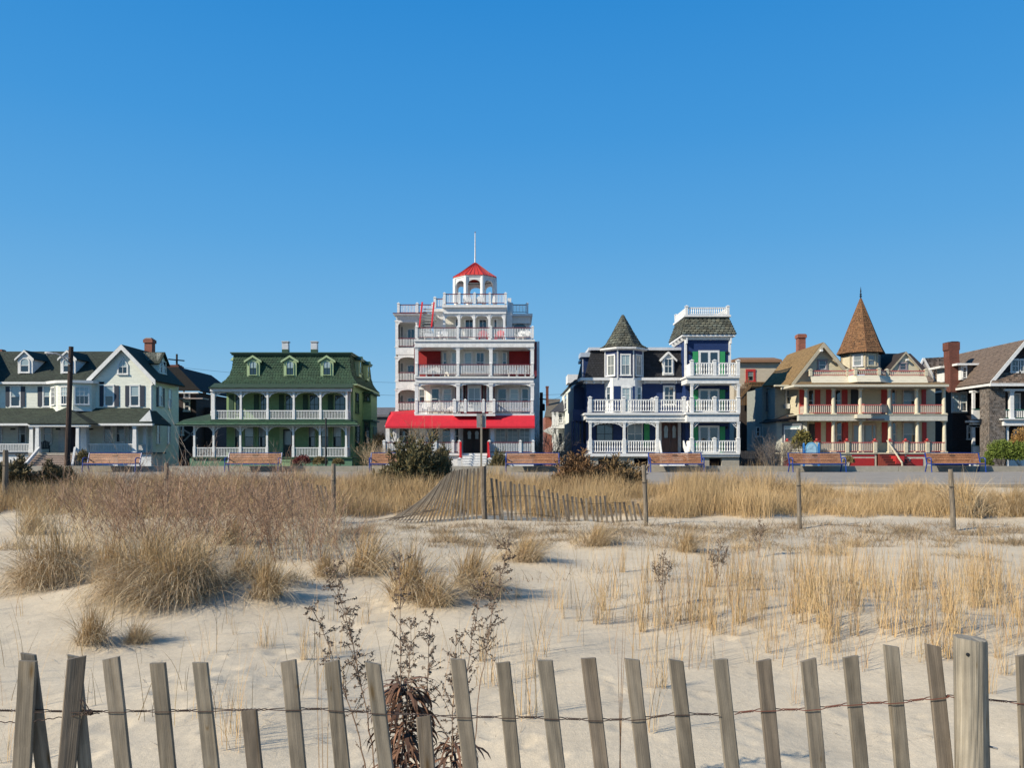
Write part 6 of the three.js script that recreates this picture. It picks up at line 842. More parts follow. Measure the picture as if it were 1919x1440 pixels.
// standing fence posts in the dune
{
  const wood = mat(lin(.30, .255, .205), { map: texRep(T.wood, 1.2, .8), bumpMap: T.woodb, bumpScale: .006, roughness: .92 }), r = rng(9);
  for (const [px, ty, by, lean, w, label] of [[11, 858, 958, .01, 10, 'grey fence post beside the dark olive juniper'], [313, 868, 975, .0, 9, 'grey fence post buried in the brown twiggy shrubs'], [625.5, 870, 978, 0, 8.5, 'weathered fence post beside the leaning half hidden slats'], [1211, 872, 986, -.05, 8.5, 'weathered fence post at the end of the upright slats'], [1498, 878, 992, -.03, 8, 'slim weathered fence post in front of the golden grass'], [1786, 880, 995, -.06, 9, 'brown fence post beside the tall tan grass clumps']]) {
    let D = EYE * FOC / (by - HOR); for (let k = 0; k < 6; k++) D = (EYE - sandH((px - CX) * D / FOC, D)) * FOC / (by - HOR); const g = thing('fence_post', label, 'post', 'fence posts across the dune', [(px - CX) * D / FOC, sandH((px - CX) * D / FOC, D), -D]), h = (by - ty) * D / FOC, w2 = w * D / FOC / 2; const m = new MB(), pts = [[0, -.2, 0], [lean * .3, h * .35, .01], [lean * .7, h * .7, 0], [lean, h, .01]]; m.path(pts, t => w2 * (1.05 - .12 * t), 9); m.mesh('timber', wood, g); new MB().path([[lean * .8 + w2, h * .72, 0], [lean * .8 - w2 * 1.2, h * .715, w2], [lean * .8 + w2 * 1.1, h * .71, w2]], .006, 4).mesh('wire_loop', M.iron, g);
  }
}
// ------------------------------------------------------------------ plants
const bladeR = rng(4711);
class Veg extends MB {
  constructor() { super(); this.color(1, 1, 1); }
  // curved tapering ribbon; az/lean set its first direction, droop bends it down along its length
  blade(b, az, lean, len, w, droop, seg, c0, c1 = c0, sideA) {
    const kk = bladeR(), cc = mix(c0, c1, kk); let x = b[0], y = b[1], z = b[2], th = lean; const s = sideA ?? az + Math.PI / 2, sx = Math.cos(s), sz = Math.sin(s); let pl = [x - sx * w / 2, y, z - sz * w / 2], pr = [x + sx * w / 2, y, z + sz * w / 2];
    for (let i = 1; i <= seg; i++) { const u = i / seg, l = len / seg; x += Math.sin(th) * Math.cos(az) * l; z += Math.sin(th) * Math.sin(az) * l; y += Math.cos(th) * l; th += droop / seg; const ww = w / 2 * (1 - u * u * .85); this.col = cc; const nl = [x - sx * ww, y, z - sz * ww], nr = [x + sx * ww, y, z + sz * ww]; if (i === seg) this.tri(pl, pr, [x, y, z]); else { this.tri(pl, pr, nr); this.tri(pl, nr, nl); } pl = nl; pr = nr; }
    return [x, y, z];
  }
  leaf(p, d, u, l, w) { // flat kite leaf
    this.tri(p, [p[0] + d.x * l * .5 + u.x * w, p[1] + d.y * l * .5 + u.y * w, p[2] + d.z * l * .5 + u.z * w], [p[0] + d.x * l, p[1] + d.y * l, p[2] + d.z * l]); this.tri(p, [p[0] + d.x * l, p[1] + d.y * l, p[2] + d.z * l], [p[0] + d.x * l * .5 - u.x * w, p[1] + d.y * l * .5 - u.y * w, p[2] + d.z * l * .5 - u.z * w]);
  }
}
const vegMat = new THREE.MeshStandardMaterial({ color: 0xffffff, vertexColors: true, roughness: .85, side: THREE.DoubleSide });
const mix = (a, b, t) => [lerp(a[0], b[0], t), lerp(a[1], b[1], t), lerp(a[2], b[2], t)];
const tone = (c, k) => [c[0] * k, c[1] * k, c[2] * k];
const GOLD = [.44, .285, .125], STRAW = [.54, .40, .20], PALE = [.66, .54, .35], THATCH = [.46, .335, .195], GREYB = [.32, .225, .145], RUST = [.22, .12, .06];
function rvec(r) { let v; do v = V(r() * 2 - 1, r() * 2 - 1, r() * 2 - 1); while (v.lengthSq() > 1 || v.lengthSq() < .01); return v.normalize(); }
// large hummocky clump: small upright gold heart, long drooping thatch pulled one way
function clumpGeo(seed, o) {
  const r = rng(seed), v = new Veg(), pull = o.pull ?? r() * 6.283, ex = 1 + .5 * r();
  for (let i = 0; i < o.n; i++) {
    const a = r() * 6.283, q = Math.sqrt(r()) * o.rad, out = r() < o.thatch, bias = r() < (o.bias ?? .45), az = bias ? pull + (r() - .5) * 1.6 : a + (r() - .5) * 2.2, len = o.h * (out ? .4 + .75 * r() : .55 + .6 * r() * r()), c = out ? mix(mix(THATCH, r() < .6 ? STRAW : RUST, r() * .7), PALE, r() < .4 ? r() : .1 * r()) : mix(GOLD, mix(STRAW, RUST, .5 * r()), r());
    const y = (o.mound || 0) * (1 - (q / o.rad) ** 2) * r(), k = out ? 1 : .6; v.blade([Math.cos(a) * q * ex * k, y - .02, Math.sin(a) * q * k], az, out ? (o.low ?? .2) + .9 * r() : .02 + .26 * r(), len, .0032 + .0036 * r() * r(), out ? .7 + 1.7 * r() : .1 + .6 * r(), out ? 6 : 5, tone(c, .8 * (o.dark || 1)), tone(c, o.dark || 1), r() * 6.283);
  }
  for (let i = 0; i < (o.loose || 0); i++) { const a = r() < .6 ? pull + (r() - .5) * 1.2 : r() * 6.283; v.blade([Math.cos(a) * o.rad * .6, .02, Math.sin(a) * o.rad * .6], a, .5 + .7 * r(), o.h * (.8 + 1.0 * r()), .0032, .6 + .9 * r(), 7, THATCH, PALE, r() * 6.283); }
  return v.geometry();
}
// loose upright tuft of stems with a few arching leaves
function tuftGeo(seed, o) {
  const r = rng(seed), v = new Veg();
  for (let i = 0; i < o.n; i++) { const a = r() * 6.283, q = Math.pow(r(), .6) * o.rad, c = mix(GOLD, r() < .5 ? STRAW : THATCH, r()), dark = r() < .22; v.blade([Math.cos(a) * q, -.02, Math.sin(a) * q], r() * 6.283, .01 + .17 * r(), o.h * (.35 + .7 * r()), .0030 + .0022 * r(), .05 + .35 * r(), 4, dark ? RUST : tone(c, .85), c, r() * 6.283); }
  for (let i = 0; i < o.n * .5; i++) { const a = r() * 6.283; v.blade([Math.cos(a) * o.rad * .6, 0, Math.sin(a) * o.rad * .6], a, .1 + .5 * r(), o.h * (.4 + .6 * r()), .0024, .9 + 1.6 * r(), 6, THATCH, STRAW, r() * 6.283); }
  return v.geometry();
}
function veg(name, geo, pos, ry, s, label, cat, group, m = vegMat) { const o = new THREE.Mesh(geo, m); o.name = numbered(name); o.position.set(...pos); o.rotation.y = ry; if (Array.isArray(s)) o.scale.set(...s); else o.scale.setScalar(s); scene.add(o); return tag(o, label, cat, group); }
const rp = rng(2024);
{ // large clumps, foot pixel, scale, kind
  const big = [1, 2, 3].map(i => clumpGeo(50 + i, { n: 1500, rad: .28, h: .62, thatch: .88, loose: 60, mound: .34, pull: 1.57 + (i - 2) * .3, bias: .6, low: .5 })), lean = [4, 5, 6].map(i => clumpGeo(60 + i, { n: 620, rad: .15, h: .56, thatch: .7, loose: 90, mound: .14, pull: .55 + (i - 5) * .4, bias: .68, low: .15 })), mats = [7, 8].map(i => clumpGeo(70 + i, { n: 420, rad: .24, h: .26, thatch: .92, loose: 26, mound: .08 }));
  const L = [[105, 1092, 1.28, 0, 'thick drooping grass clump casting a blue shadow beside the twiggy shrubs'], [255, 1112, 1.0, 0, 'broad thatched grass clump on the sand mound, gold side'], [320, 1122, 1.18, 0, 'broad thatched grass clump on the sand mound, grey side'], [372, 1104, .95, 0, 'smaller thatched clump at the end of the sand mound'], [500, 1118, 1.1, 1, 'tall upright gold clump standing alone past the thatched mound'], [430, 1020, 1.3, 1, 'upright gold clump rising among the twiggy shrubs'], [685, 1075, 1.3, 1, 'curved straw clump arching over below the collapsed fence'], [765, 1120, 1.35, 1, 'straw clump trailing long pale blades beside the dark weeds'], [812, 1135, .9, 1, 'low straw clump trailing pale blades down the slope'], [878, 1098, 1.15, 1, 'rounded straw clump on the slope with pale trailing blades'], [906, 1118, .85, 1, 'small straw clump below the rounded one'], [1100, 1018, 1.25, 2, 'grey brown mat of grass by the upright fence slats'], [1118, 1022, .9, 1, 'short grey grass clump with shadow by the upright fence slats'], [962, 1048, 1.3, 2, 'dark matted grass clump below the fence post'], [985, 1052, 1.0, 1, 'leaning brown grass clump beside the dark mat'], [1285, 1034, .95, 1, 'short brown grass clump alone on the open sand'], [840, 1012, 1.0, 2, 'flattened dark grass mat below the collapsed slats'], [1600, 1024, .9, 2, 'low brown grass mat near the slim fence post'], [1560, 1040, 1.0, 2, 'low tan grass mat between the slim post and the gold tufts'], [1395, 1030, .8, 2, 'small brown grass mat on the bare sand'], [20, 1030, 1.1, 2, 'grey grass mat at the sand edge below the first post'], [172, 1205, .75, 1, 'low tuft of gold stems with trailing roots on bare sand'], [255, 1205, .5, 1, 'small rusty tuft beside the trailing roots'], [60, 1000, 1.2, 1, 'tan grass clump beside the twiggy shrubs under the first post'], [150, 1070, 1.1, 1, 'ragged straw clump joining the thick drooping clump to the shrubs'], [205, 1088, 1.15, 1, 'ragged straw clump filling the hollow before the thatched mound'], [285, 1085, 1.3, 1, 'ragged straw clump crowning the thatched mound'], [350, 1082, 1.2, 1, 'ragged straw clump behind the grey side of the mound'], [415, 1092, 1.0, 2, 'flattened straw mat trailing off the mound'], [455, 1085, .9, 1, 'small ragged straw clump before the lone upright one'], [55, 1075, .9, 2, 'flattened straw mat beside the thick drooping clump'], [540, 1090, .9, 2, 'flattened straw mat past the lone upright clump'], [610, 1080, .9, 1, 'ragged straw clump at the end of the thicket']];
  for (const [px, py, s, k, label] of L) veg('grass_clump', [big, lean, mats][k][Math.floor(rp() * [3, 3, 2][k])], hit(px, py), k < 2 ? (rp() - .5) * .9 : rp() * 6.28, [s, s * (.85 + .25 * rp()), s], label, 'grass clump', 'large grass clumps');
  const dm = [9, 10, 11].map(i => clumpGeo(70 + i, { n: 260, rad: .22, h: .2, thatch: .95, loose: 14, mound: .05, dark: .55 })); for (let i = 0; i < 46; i++) { const px = 650 + 1290 * rp(), py = 990 + 50 * rp() * rp() + (i % 5 ? 0 : 40 * rp()), s = .55 + .7 * rp(); veg('grass_mat', dm[i % 3], hit(px, py), rp() * 6.28, [s * 1.5, s * (.7 + .4 * rp()), s], 'low dark mat of dead grass in the littered band below the dune grass strip', 'grass mat', 'dark grass mats below the dune grass'); }
  // tall clumps at the back right
  for (const [px, py, s, label] of [[1812, 968, 1.9, 'tall tan grass clump beside the brown fence post'], [1792, 962, 1.7, 'tall reddish grass clump behind the brown fence post'], [1868, 964, 1.5, 'tall tan grass clump second from the brown fence post'], [1902, 966, 1.6, 'tall tan grass clump third from the brown fence post']]) veg('tall_grass_clump', lean[Math.floor(rp() * 3)], hit(px, py), rp() * 6.28, [s, s * 1.08, s], label, 'grass clump', 'tall grass clumps');
}
{ // upright tufts over the open sand, denser towards one side
  const T6 = [0, 1, 2, 3, 4, 5, 6, 7].map(i => tuftGeo(90 + i, { n: 9 + (i % 4) * 7, rad: .05 + .035 * (i % 3), h: .64 })); let n = 0;
  const add = (px, py, s, dense) => { const p = hit(px, py); veg('grass_tuft', T6[Math.floor(rp() * 8)], p, rp() * 6.28, [s, s * (.8 + .45 * rp()), s], dense ? 'upright golden grass tuft in the dense stand before the fence posts' : 'thin upright grass tuft standing alone on the open sand', 'grass tuft', dense ? 'golden grass tufts in the dense stand' : 'lone grass tufts on the sand'); };
  for (let i = 0; i < 104; i++) { const u = Math.pow(rp(), .75), px = 1130 + 860 * u, py = 1070 + 115 * rp() + (px > 1500 ? 10 : 0); add(px, py, .75 + .45 * rp(), true); }
  for (let i = 0; i < 42; i++) { const px = 1640 + 240 * (rp() + rp() - 1), py = 1090 + 90 * rp(); add(px, py, .85 + .4 * rp(), true); }
  for (const [px, py, s] of [[1045, 1140, .9], [1055, 1160, .7], [1085, 1165, .8], [1118, 1170, .9], [1135, 1165, .8], [1195, 1165, .95], [1205, 1185, .9], [918, 1285, .85], [905, 1240, .6], [925, 1215, .7], [985, 1345, .8], [1000, 1270, .5], [1225, 1372, .9], [1240, 1290, .7], [1345, 1190, .9], [1375, 1192, .8], [1300, 1162, .8], [1440, 1225, .55], [1443, 1200, .6], [1560, 1222, .85], [1550, 1205, .7], [1775, 1235, .9], [1760, 1220, .6], [1490, 1320, .6], [1870, 1235, .7], [1885, 1265, .6], [1895, 1210, .8], [1855, 1300, .5], [490, 1210, .8], [500, 1215, .6], [440, 1190, .5], [600, 1235, .8], [620, 1225, .7], [570, 1238, .6], [640, 1225, .6], [448, 1400, .9], [440, 1375, .6], [680, 1170, .5], [970, 1120, .35], [1130, 1145, .6], [1220, 1290, .5], [1270, 1165, .7], [1400, 1165, .7], [60, 1430, .6], [20, 1425, .7]]) add(px, py, s, false);
}
{ // straw blades lying and arching through the thicket
  const r = rng(655), v = new Veg(); for (let i = 0; i < 3200; i++) { const px = 30 + 620 * r(), py = 955 + 100 * r(), p = hit(px, py), c = mix(r() < .5 ? STRAW : THATCH, PALE, r() * .7); v.blade([p[0], p[1], p[2]], r() * 6.283, .05 + .9 * r() * r(), .35 + .6 * r(), .004 + .003 * r(), .4 + 1.3 * r(), 6, tone(c, .85), c, r() * 6.283); } tag(v.mesh('thicket_grass', vegMat), 'loose straw blades tangled through the twiggy thicket', 'grass', null, 'stuff');
}
{ // golden dune grass strip at the back, uncountable
  const r = rng(640), pg = [0, 1, 2, 3, 4].map(k => { const v = new Veg(); for (let i = 0; i < 190; i++) { const c = mix(GOLD, r() < .75 ? STRAW : THATCH, r() * .9); v.blade([(r() - .5) * .7, -.03, (r() - .5) * .7], r() * 6.283, .02 + .22 * r(), .30 + .40 * r(), .0042 + .003 * r(), .2 + .9 * r(), 4, tone(mix(c, THATCH, .5), .8), c, r() * 6.283); } return v.geometry(); });
  const spots = [[], [], [], [], []]; for (let x = -21; x < 21; x += .34) for (let D = 17.0; D < 22.7; D += .42) { const X = x + (r() - .5) * .3, DD = D + (r() - .5) * .35, px = X * FOC / DD + CX; const e = n2(X * .35, DD * .5); if (DD < 17.5 + .5 * n2(X * .7, 2) || (px > 1200 && DD > 20.6 + 1.4 * n2(X * .25, 8)) || e < -.5) continue; spots[Math.floor(r() * 5)].push([X, DD, (.75 + .4 * r()) * (1 + .42 * e + .18 * n2(X * 1.4, DD * 1.2)) * (px > 1270 && px < 1430 ? 1.15 : px > 1430 ? .68 : px > 1180 ? .74 : px < 640 ? .9 : .95)]); }
  const g = new THREE.Group(); g.name = 'dune_grass'; tag(g, 'strip of dense golden dune grass along the promenade', 'grass', null, 'stuff'); scene.add(g); const m4 = new THREE.Matrix4(), q = new THREE.Quaternion(), up = V(0, 1, 0);
  spots.forEach((L, k) => { const im = new THREE.InstancedMesh(pg[k], vegMat, L.length); im.name = 'grass_patch'; im.userData.kind = 'stuff'; L.forEach(([x, D, s], i) => { q.setFromAxisAngle(up, r() * 6.28); m4.compose(V(x, sandH(x, D), -D), q, V(1, s, 1)); im.setMatrixAt(i, m4); im.setColorAt(i, lin(...tone([1, 1, 1], .8 + .35 * r()))); }); g.add(im); });
}
{ // short mats, litter and debris on the sand
  const r = rng(88), v = new Veg();
  for (let k = 0; k < 420; k++) { const band = r() < .72, px0 = band ? 640 + 1400 * r() : -60 + 2040 * r(), py0 = band ? 984 + 44 * Math.pow(r(), 1.4) : 1000 + 110 * r(), c = hit(px0, py0), R = .08 + .3 * r(), n = Math.round((band ? 60 : 20) * (.4 + r())); for (let i = 0; i < n; i++) { const a = r() * 6.283, q = Math.sqrt(r()) * R, x = c[0] + Math.cos(a) * q * 1.7, D = -c[2] + Math.sin(a) * q, col = mix(GREYB, r() < .25 ? STRAW : THATCH, r()); v.blade([x, sandH(x, D) - .005, -D], r() * 6.283, .2 + 1.25 * r(), .07 + .28 * r() * r(), .006, .8 * r(), 3, tone(col, .45), tone(col, .8), r() * 6.283); } }
  for (let i = 0; i < 900; i++) { const py = 1000 + 440 * r() * r(), px = -60 + 2040 * r(), p = hit(px, py); v.blade([p[0], p[1] + .006, p[2]], r() * 6.283, 1.45, .04 + .16 * r(), .004, .2 * (r() - .5), 4, tone(GREYB, .6), THATCH, Math.PI / 2 + r()); }
  const o = v.mesh('dry_litter', vegMat); tag(o, 'scattered dry grass litter and weed stubble on the sand', 'litter', null, 'stuff');
}
{ // thin single stems scattered over the open sand
  const r = rng(99), v = new Veg(); for (let i = 0; i < 1150; i++) { const right = r() < .8, px = right ? 930 + 1050 * Math.pow(r(), .8) : -60 + 1000 * r(), py = right ? 1050 + 210 * Math.pow(r(), 1.3) : 1080 + 300 * r(), p = hit(px, py); if (n2(p[0] * .9, p[2] * .9) < -.1) continue; const c = mix(GOLD, r() < .5 ? STRAW : THATCH, r()), k = 1 + Math.floor(r() * 4); for (let j = 0; j < k; j++) v.blade([p[0] + (r() - .5) * .08, p[1] - .01, p[2] + (r() - .5) * .08], r() * 6.283, .02 + .4 * r() * r(), .15 + .5 * r(), .0028 + .0016 * r(), .1 + 1.4 * r() * r(), 5, r() < .3 ? RUST : tone(c, .8), c, r() * 6.283); }
  tag(v.mesh('scattered_grass_stems', vegMat), 'thin single straw stems scattered over the open sand', 'grass', null, 'stuff');
}
// twiggy shrub
function twigGeo(seed, o) {
  const r = rng(seed), v = new Veg(), c0 = o.c0, c1 = o.c1; const grow = (p, d, len, rad, lvl) => { const n = lvl ? 3 : 5, seg = len / n; let q = [...p]; for (let i = 0; i < n; i++) { d = d.clone().add(rvec(r).multiplyScalar(.15)).add(V(0, .02, 0)).normalize(); const e = [q[0] + d.x * seg, q[1] + d.y * seg, q[2] + d.z * seg], c = mix(c0, c1, r()); v.col = c; const r0 = rad * (1 - i / n * .6), r1 = rad * (1 - (i + 1) / n * .6); v.bar(q, e, r0, r1, 3); q = e; if (lvl < 2 && i > 0) for (let k = 0; k < (lvl ? 2 : o.side); k++) grow(q, d.clone().multiplyScalar(.9).add(rvec(r).multiplyScalar(.65)).normalize(), len * (.3 + .25 * r()), rad * .6, lvl + 1); } };
  for (let i = 0; i < o.n; i++) { const a = r() * 6.283, q = Math.sqrt(r()) * o.rad; grow([Math.cos(a) * q, -.05, Math.sin(a) * q], V(Math.cos(a) * (o.fan * (.2 + r())), 1, Math.sin(a) * o.fan * (.2 + r())).normalize(), o.h * (.65 + .45 * r()), o.r, 0); }
  return v.geometry();
}
{
  const tg = [0, 1, 2, 3].map(i => twigGeo(300 + i, { n: 12, rad: .42, fan: .65, h: .98, r: .0060, side: 2, c0: [.14, .07, .045], c1: [.44, .30, .19] }));
  const L = [[170, 1000, .95, 'brown twiggy shrub beside the thick drooping clump'], [225, 1030, 1.05, 'brown twiggy shrub in front of the buried post, lower'], [285, 1008, 1.1, 'brown twiggy shrub at the foot of the buried post'], [345, 1035, 1.15, 'reddish twiggy shrub before the upright gold clump'], [400, 1005, 1.1, 'reddish twiggy shrub behind the upright gold clump'], [470, 1025, 1.1, 'dense reddish twiggy shrub next to the gold clump'], [530, 1045, 1.0, 'dense reddish twiggy shrub above the lone upright clump'], [575, 1015, 1.0, 'twiggy shrub in front of the leaning half hidden slats'], [600, 1055, .85, 'low twiggy shrub at the end of the thicket'], [120, 980, .8, 'small twiggy shrub below the first fence post'], [255, 975, .95, 'pale twiggy shrub behind the thicket'], [360, 972, 1.0, 'pale twiggy shrub behind the buried post'], [500, 980, .95, 'twiggy shrub behind the thicket near the slats'], [430, 960, .9, 'small pale twiggy shrub at the back of the thicket'], [545, 985, .9, 'brown twiggy shrub among the leaning slats'], [310, 1060, .8, 'low brown twiggy shrub above the thatched mound'], [650, 1050, .6, 'little twiggy shrub left of the curved straw clump'], [205, 990, 1.0, 'brown twiggy shrub second from the thick drooping clump'], [320, 985, 1.1, 'brown twiggy shrub behind the buried post'], [450, 1045, .95, 'low reddish twiggy shrub before the gold clump'], [495, 1000, 1.1, 'reddish twiggy shrub in the middle of the thicket'], [385, 1050, .9, 'low brown twiggy shrub between mound and thicket'], [270, 1050, .9, 'low brown twiggy shrub above the gold side of the mound'], [565, 1050, .9, 'low reddish twiggy shrub near the thicket end']];
  L.forEach(([px, py, s, label], i) => veg('twiggy_shrub', tg[i % 4], hit(px, py), rp() * 6.28, [s, s * (.9 + .2 * rp()), s], label.replace(' left of', ' beside'), 'shrub', 'twiggy shrubs in the thicket'));
  const tall = twigGeo(340, { n: 3, rad: .06, fan: .12, h: 1.5, r: .007, side: 1, c0: [.42, .34, .27], c1: [.5, .42, .34] }); for (const [px, py, s, label] of [[372, 985, 1.0, 'tall pale bare sapling stems rising above the thicket'], [255, 990, .75, 'pale bare stems rising beside the buried post'], [545, 975, .7, 'pale bare stems rising near the leaning slats']]) veg('bare_sapling', tall, hit(px, py), rp() * 6, s, label, 'sapling', 'bare saplings');
  const fan = twigGeo(350, { n: 34, rad: .5, fan: .55, h: 1.5, r: .014, side: 2, c0: [.30, .21, .12], c1: [.46, .35, .22] }), grey = twigGeo(351, { n: 36, rad: .5, fan: .5, h: 1.6, r: .014, side: 2, c0: [.10, .08, .065], c1: [.22, .18, .15] });
  veg('bare_shrub', fan, [(703 - CX) * 58 / FOC, .0, -58], .4, 1.15, 'tan bare shrub fanning out between the green house and the hotel', 'shrub', 'bare garden shrubs'); veg('bare_shrub', grey, [(1449 - CX) * 58.5 / FOC, -.1, -58.5], 1.4, 1.3, 'grey bare shrub by the board fence and the spired house', 'shrub', 'bare garden shrubs'); veg('bare_shrub', grey, [(1024 - CX) * 66 / FOC, -.1, -66], 2.4, 1.7, 'dark bare shrub behind the utility pole beside the hotel', 'shrub', 'bare garden shrubs');
}
// junipers: branches carrying many short sprays
function juniperGeo(seed, o) {
  const r = rng(seed), v = new Veg();
  for (let b = 0; b < o.n; b++) {
    const a = r() * 6.283, el = .15 + 1.25 * r(), rx = o.w / 2 * (.5 + .75 * r()), rh = o.h * (.55 + .65 * r() * r() + .1 * r()); const tip = V(Math.cos(a) * Math.cos(el) * rx, Math.sin(el) * rh, Math.sin(a) * Math.cos(el) * rx), base = V(Math.cos(a) * .08, .02, Math.sin(a) * .08), m = base.clone().lerp(tip, .5).add(V(0, -.08 * o.h, 0)), n = 9; let prev = base;
    for (let i = 1; i <= n; i++) { const t = i / n, p = base.clone().multiplyScalar((1 - t) ** 2).add(m.clone().multiplyScalar(2 * t * (1 - t))).add(tip.clone().multiplyScalar(t * t)), d = p.clone().sub(prev).normalize(); v.col = [.09, .06, .04]; v.bar([prev.x, prev.y, prev.z], [p.x, p.y, p.z], .012 * (1.1 - t), .012 * (1.05 - t), 3); prev = p; if (t < .25) continue;
      for (let k = 0; k < o.sp; k++) { const dd = d.clone().multiplyScalar(.7).add(rvec(r).multiplyScalar(.8)).add(V(0, .25, 0)).normalize(), c = mix(o.c0, o.c1, Math.pow(r(), 1.3)), L = o.len * (.6 + .8 * r()); let q = p.clone().add(rvec(r).multiplyScalar(.03)); v.col = tone(c, .8 + .4 * r()); for (let s = 0; s < 4; s++) { const u = rvec(r).cross(dd).normalize(), e = dd.clone().add(rvec(r).multiplyScalar(.45)).normalize(); v.leaf([q.x, q.y, q.z], e, u, L * .55, L * .085); q.add(dd.clone().multiplyScalar(L * .22)); } } } }
  return v.geometry();
}
{
  const green = juniperGeo(1, { n: 120, w: 2.0, h: 1.25, sp: 9, len: .17, c0: [.045, .052, .022], c1: [.21, .16, .062] }), green2 = juniperGeo(2, { n: 90, w: 1.5, h: 1.1, sp: 9, len: .17, c0: [.06, .055, .026], c1: [.22, .16, .07] }), rust = juniperGeo(3, { n: 110, w: 1.5, h: 1.0, sp: 9, len: .16, c0: [.075, .042, .02], c1: [.27, .145, .058] }), rust2 = juniperGeo(4, { n: 90, w: 1.5, h: .85, sp: 8, len: .16, c0: [.085, .056, .026], c1: [.28, .18, .075] });
  const J = (g, px, D, ry, s, label) => { const x = (px - CX) * D / FOC; return veg('juniper', g, [x, (D < 22.5 ? sandH(x, D) : D > 50 ? GY : promY) - .02, -D], ry, s, label, 'juniper', 'junipers along the promenade'); };
  J(green, 778, 21.6, 0, [.95, 1.25, .95], 'large dark green juniper hiding part of a bench before the hotel'); J(green2, 828, 22.0, 2, [.6, .85, .6], 'narrow dark green juniper leaning against the large one'); J(green2, 738, 21.4, 4, [.55, .65, .55], 'low green juniper beneath the large one beside the bench');
  J(green2, 98, 21.3, 1, [.85, .72, .8], 'olive brown juniper in front of the street lamp'); J(green2, 30, 20.8, 3, [.9, .85, .9], 'dark olive juniper beside the first fence post'); J(green2, -40, 20.8, 5, 1, 'dark olive juniper past the first fence post'); J(green2, 130, 21.6, 2.2, [.45, .55, .45], 'small olive juniper at the foot of the street lamp');
  J(rust, 1088, 21.4, 0, [1.1, .92, 1.0], 'rusty brown juniper between two benches'); J(rust2, 1160, 21.6, 1.5, [1.0, 1.0, 1.0], 'lower tan brown juniper next to the weathered post'); J(rust2, 1062, 21.3, 3.5, [.6, .6, .6], 'small rusty juniper beside the larger one');
  J(green, 935, 57.5, 2, [.85, 1.5, .85], 'dark conical juniper beside the hotel steps'); J(green2, 828, 57.5, 2, [1.2, 1.9, 1.2], 'dark juniper at the hotel porch rail behind the large one');
  // dead leader sticking out of the large juniper
  const lead = twigGeo(360, { n: 9, rad: .12, fan: .22, h: 1.25, r: .01, side: 2, c0: [.22, .15, .09], c1: [.36, .26, .15] }); veg('dead_juniper_leader', lead, [(782 - CX) * 21.7 / FOC, sandH(0, 21.6) + .55, -21.75], 0, .85, 'bare tan top shoots standing out of the large green juniper', 'branch');
}
// leafy garden bushes
function bushGeo(seed, o) { const r = rng(seed), v = new Veg(); for (let i = 0; i < o.n; i++) { const d = rvec(r); if (d.y < -.2) d.y *= -.5; const k = .55 + .45 * Math.pow(r(), .5), lump = 1 + .22 * n3(d.x * 2.2 + seed, d.y * 2.2, d.z * 2.2), p = [d.x * o.w / 2 * k * lump, o.h * .48 + d.y * o.h * .5 * k * lump, d.z * o.w / 2 * k * lump]; v.col = tone(mix(o.c0, o.c1, r()), .75 + .5 * r()); const e = d.clone().add(rvec(r).multiplyScalar(1)).normalize(); v.leaf(p, e, rvec(r).cross(e).normalize(), o.l * (.7 + .6 * r()), o.l * .24); } for (let i = 0; i < 14; i++) { v.col = [.07, .05, .035]; const a = r() * 6.28; v.bar([0, -.1, 0], [Math.cos(a) * o.w * .3, o.h * .6 * (.6 + .5 * r()), Math.sin(a) * o.w * .3], .02, .006, 3); } return v.geometry(); }
{
  const gb = bushGeo(11, { n: 9000, w: 2.1, h: 2.2, l: .13, c0: [.06, .10, .012], c1: [.16, .20, .03] }), hol = bushGeo(12, { n: 3000, w: 1.3, h: 2.2, l: .17, c0: [.05, .06, .014], c1: [.24, .19, .045] }), red = bushGeo(13, { n: 2500, w: 1.25, h: 1.0, l: .1, c0: [.10, .02, .02], c1: [.20, .04, .03] }), tan = bushGeo(14, { n: 2500, w: 1.1, h: .9, l: .1, c0: [.12, .09, .03], c1: [.24, .18, .07] }), or = bushGeo(15, { n: 4200, w: 2.4, h: 2.6, l: .14, c0: [.18, .09, .02], c1: [.34, .2, .06] });
  const Bq = (g, px, D, ry, s, y, label) => veg('garden_bush', g, [(px - CX) * D / FOC, y, -D], ry, s, label, 'bush', 'garden bushes before the houses');
  Bq(gb, 1878, 57, 0, [1, 1, 1], .15, 'bright green rounded bush before the shingled house'); Bq(gb, 1916, 56.5, 2, [1, .95, 1], .15, 'bright green rounded bush beyond the first one'); Bq(or, 1922, 59, 1, [.9, 1, .9], .8, 'orange leaved shrub standing behind the bright green bushes'); Bq(gb, 1846, 57.5, 3, [.5, .4, .5], .2, 'low green bush at the foot of the shingled house porch');
  Bq(hol, 1503, 60.2, 1, 1.05, .9, 'glossy yellow green bush behind the pale blue sign'); Bq(red, 566, 58.5, 0, 1, .25, 'dark red rounded bush before the green house porch'); Bq(tan, 600, 58.5, 1, 1, .25, 'clipped tan green bush before the green house porch'); Bq(tan, 634, 58.5, 2, .8, .3, 'small tan bush near the thin metal pole'); Bq(tan, 157, 59, 3, [.7, 1.5, .7], .3, 'dark small bush at the clapboard house steps'); Bq(or, 712, 66, 2, [.6, .9, .6], .8, 'orange brown shrub in the gap beside the hotel awning'); Bq(tan, 1590, 58.5, 1, [.7, .9, .7], .4, 'small tan plant before the red porch panel');
}
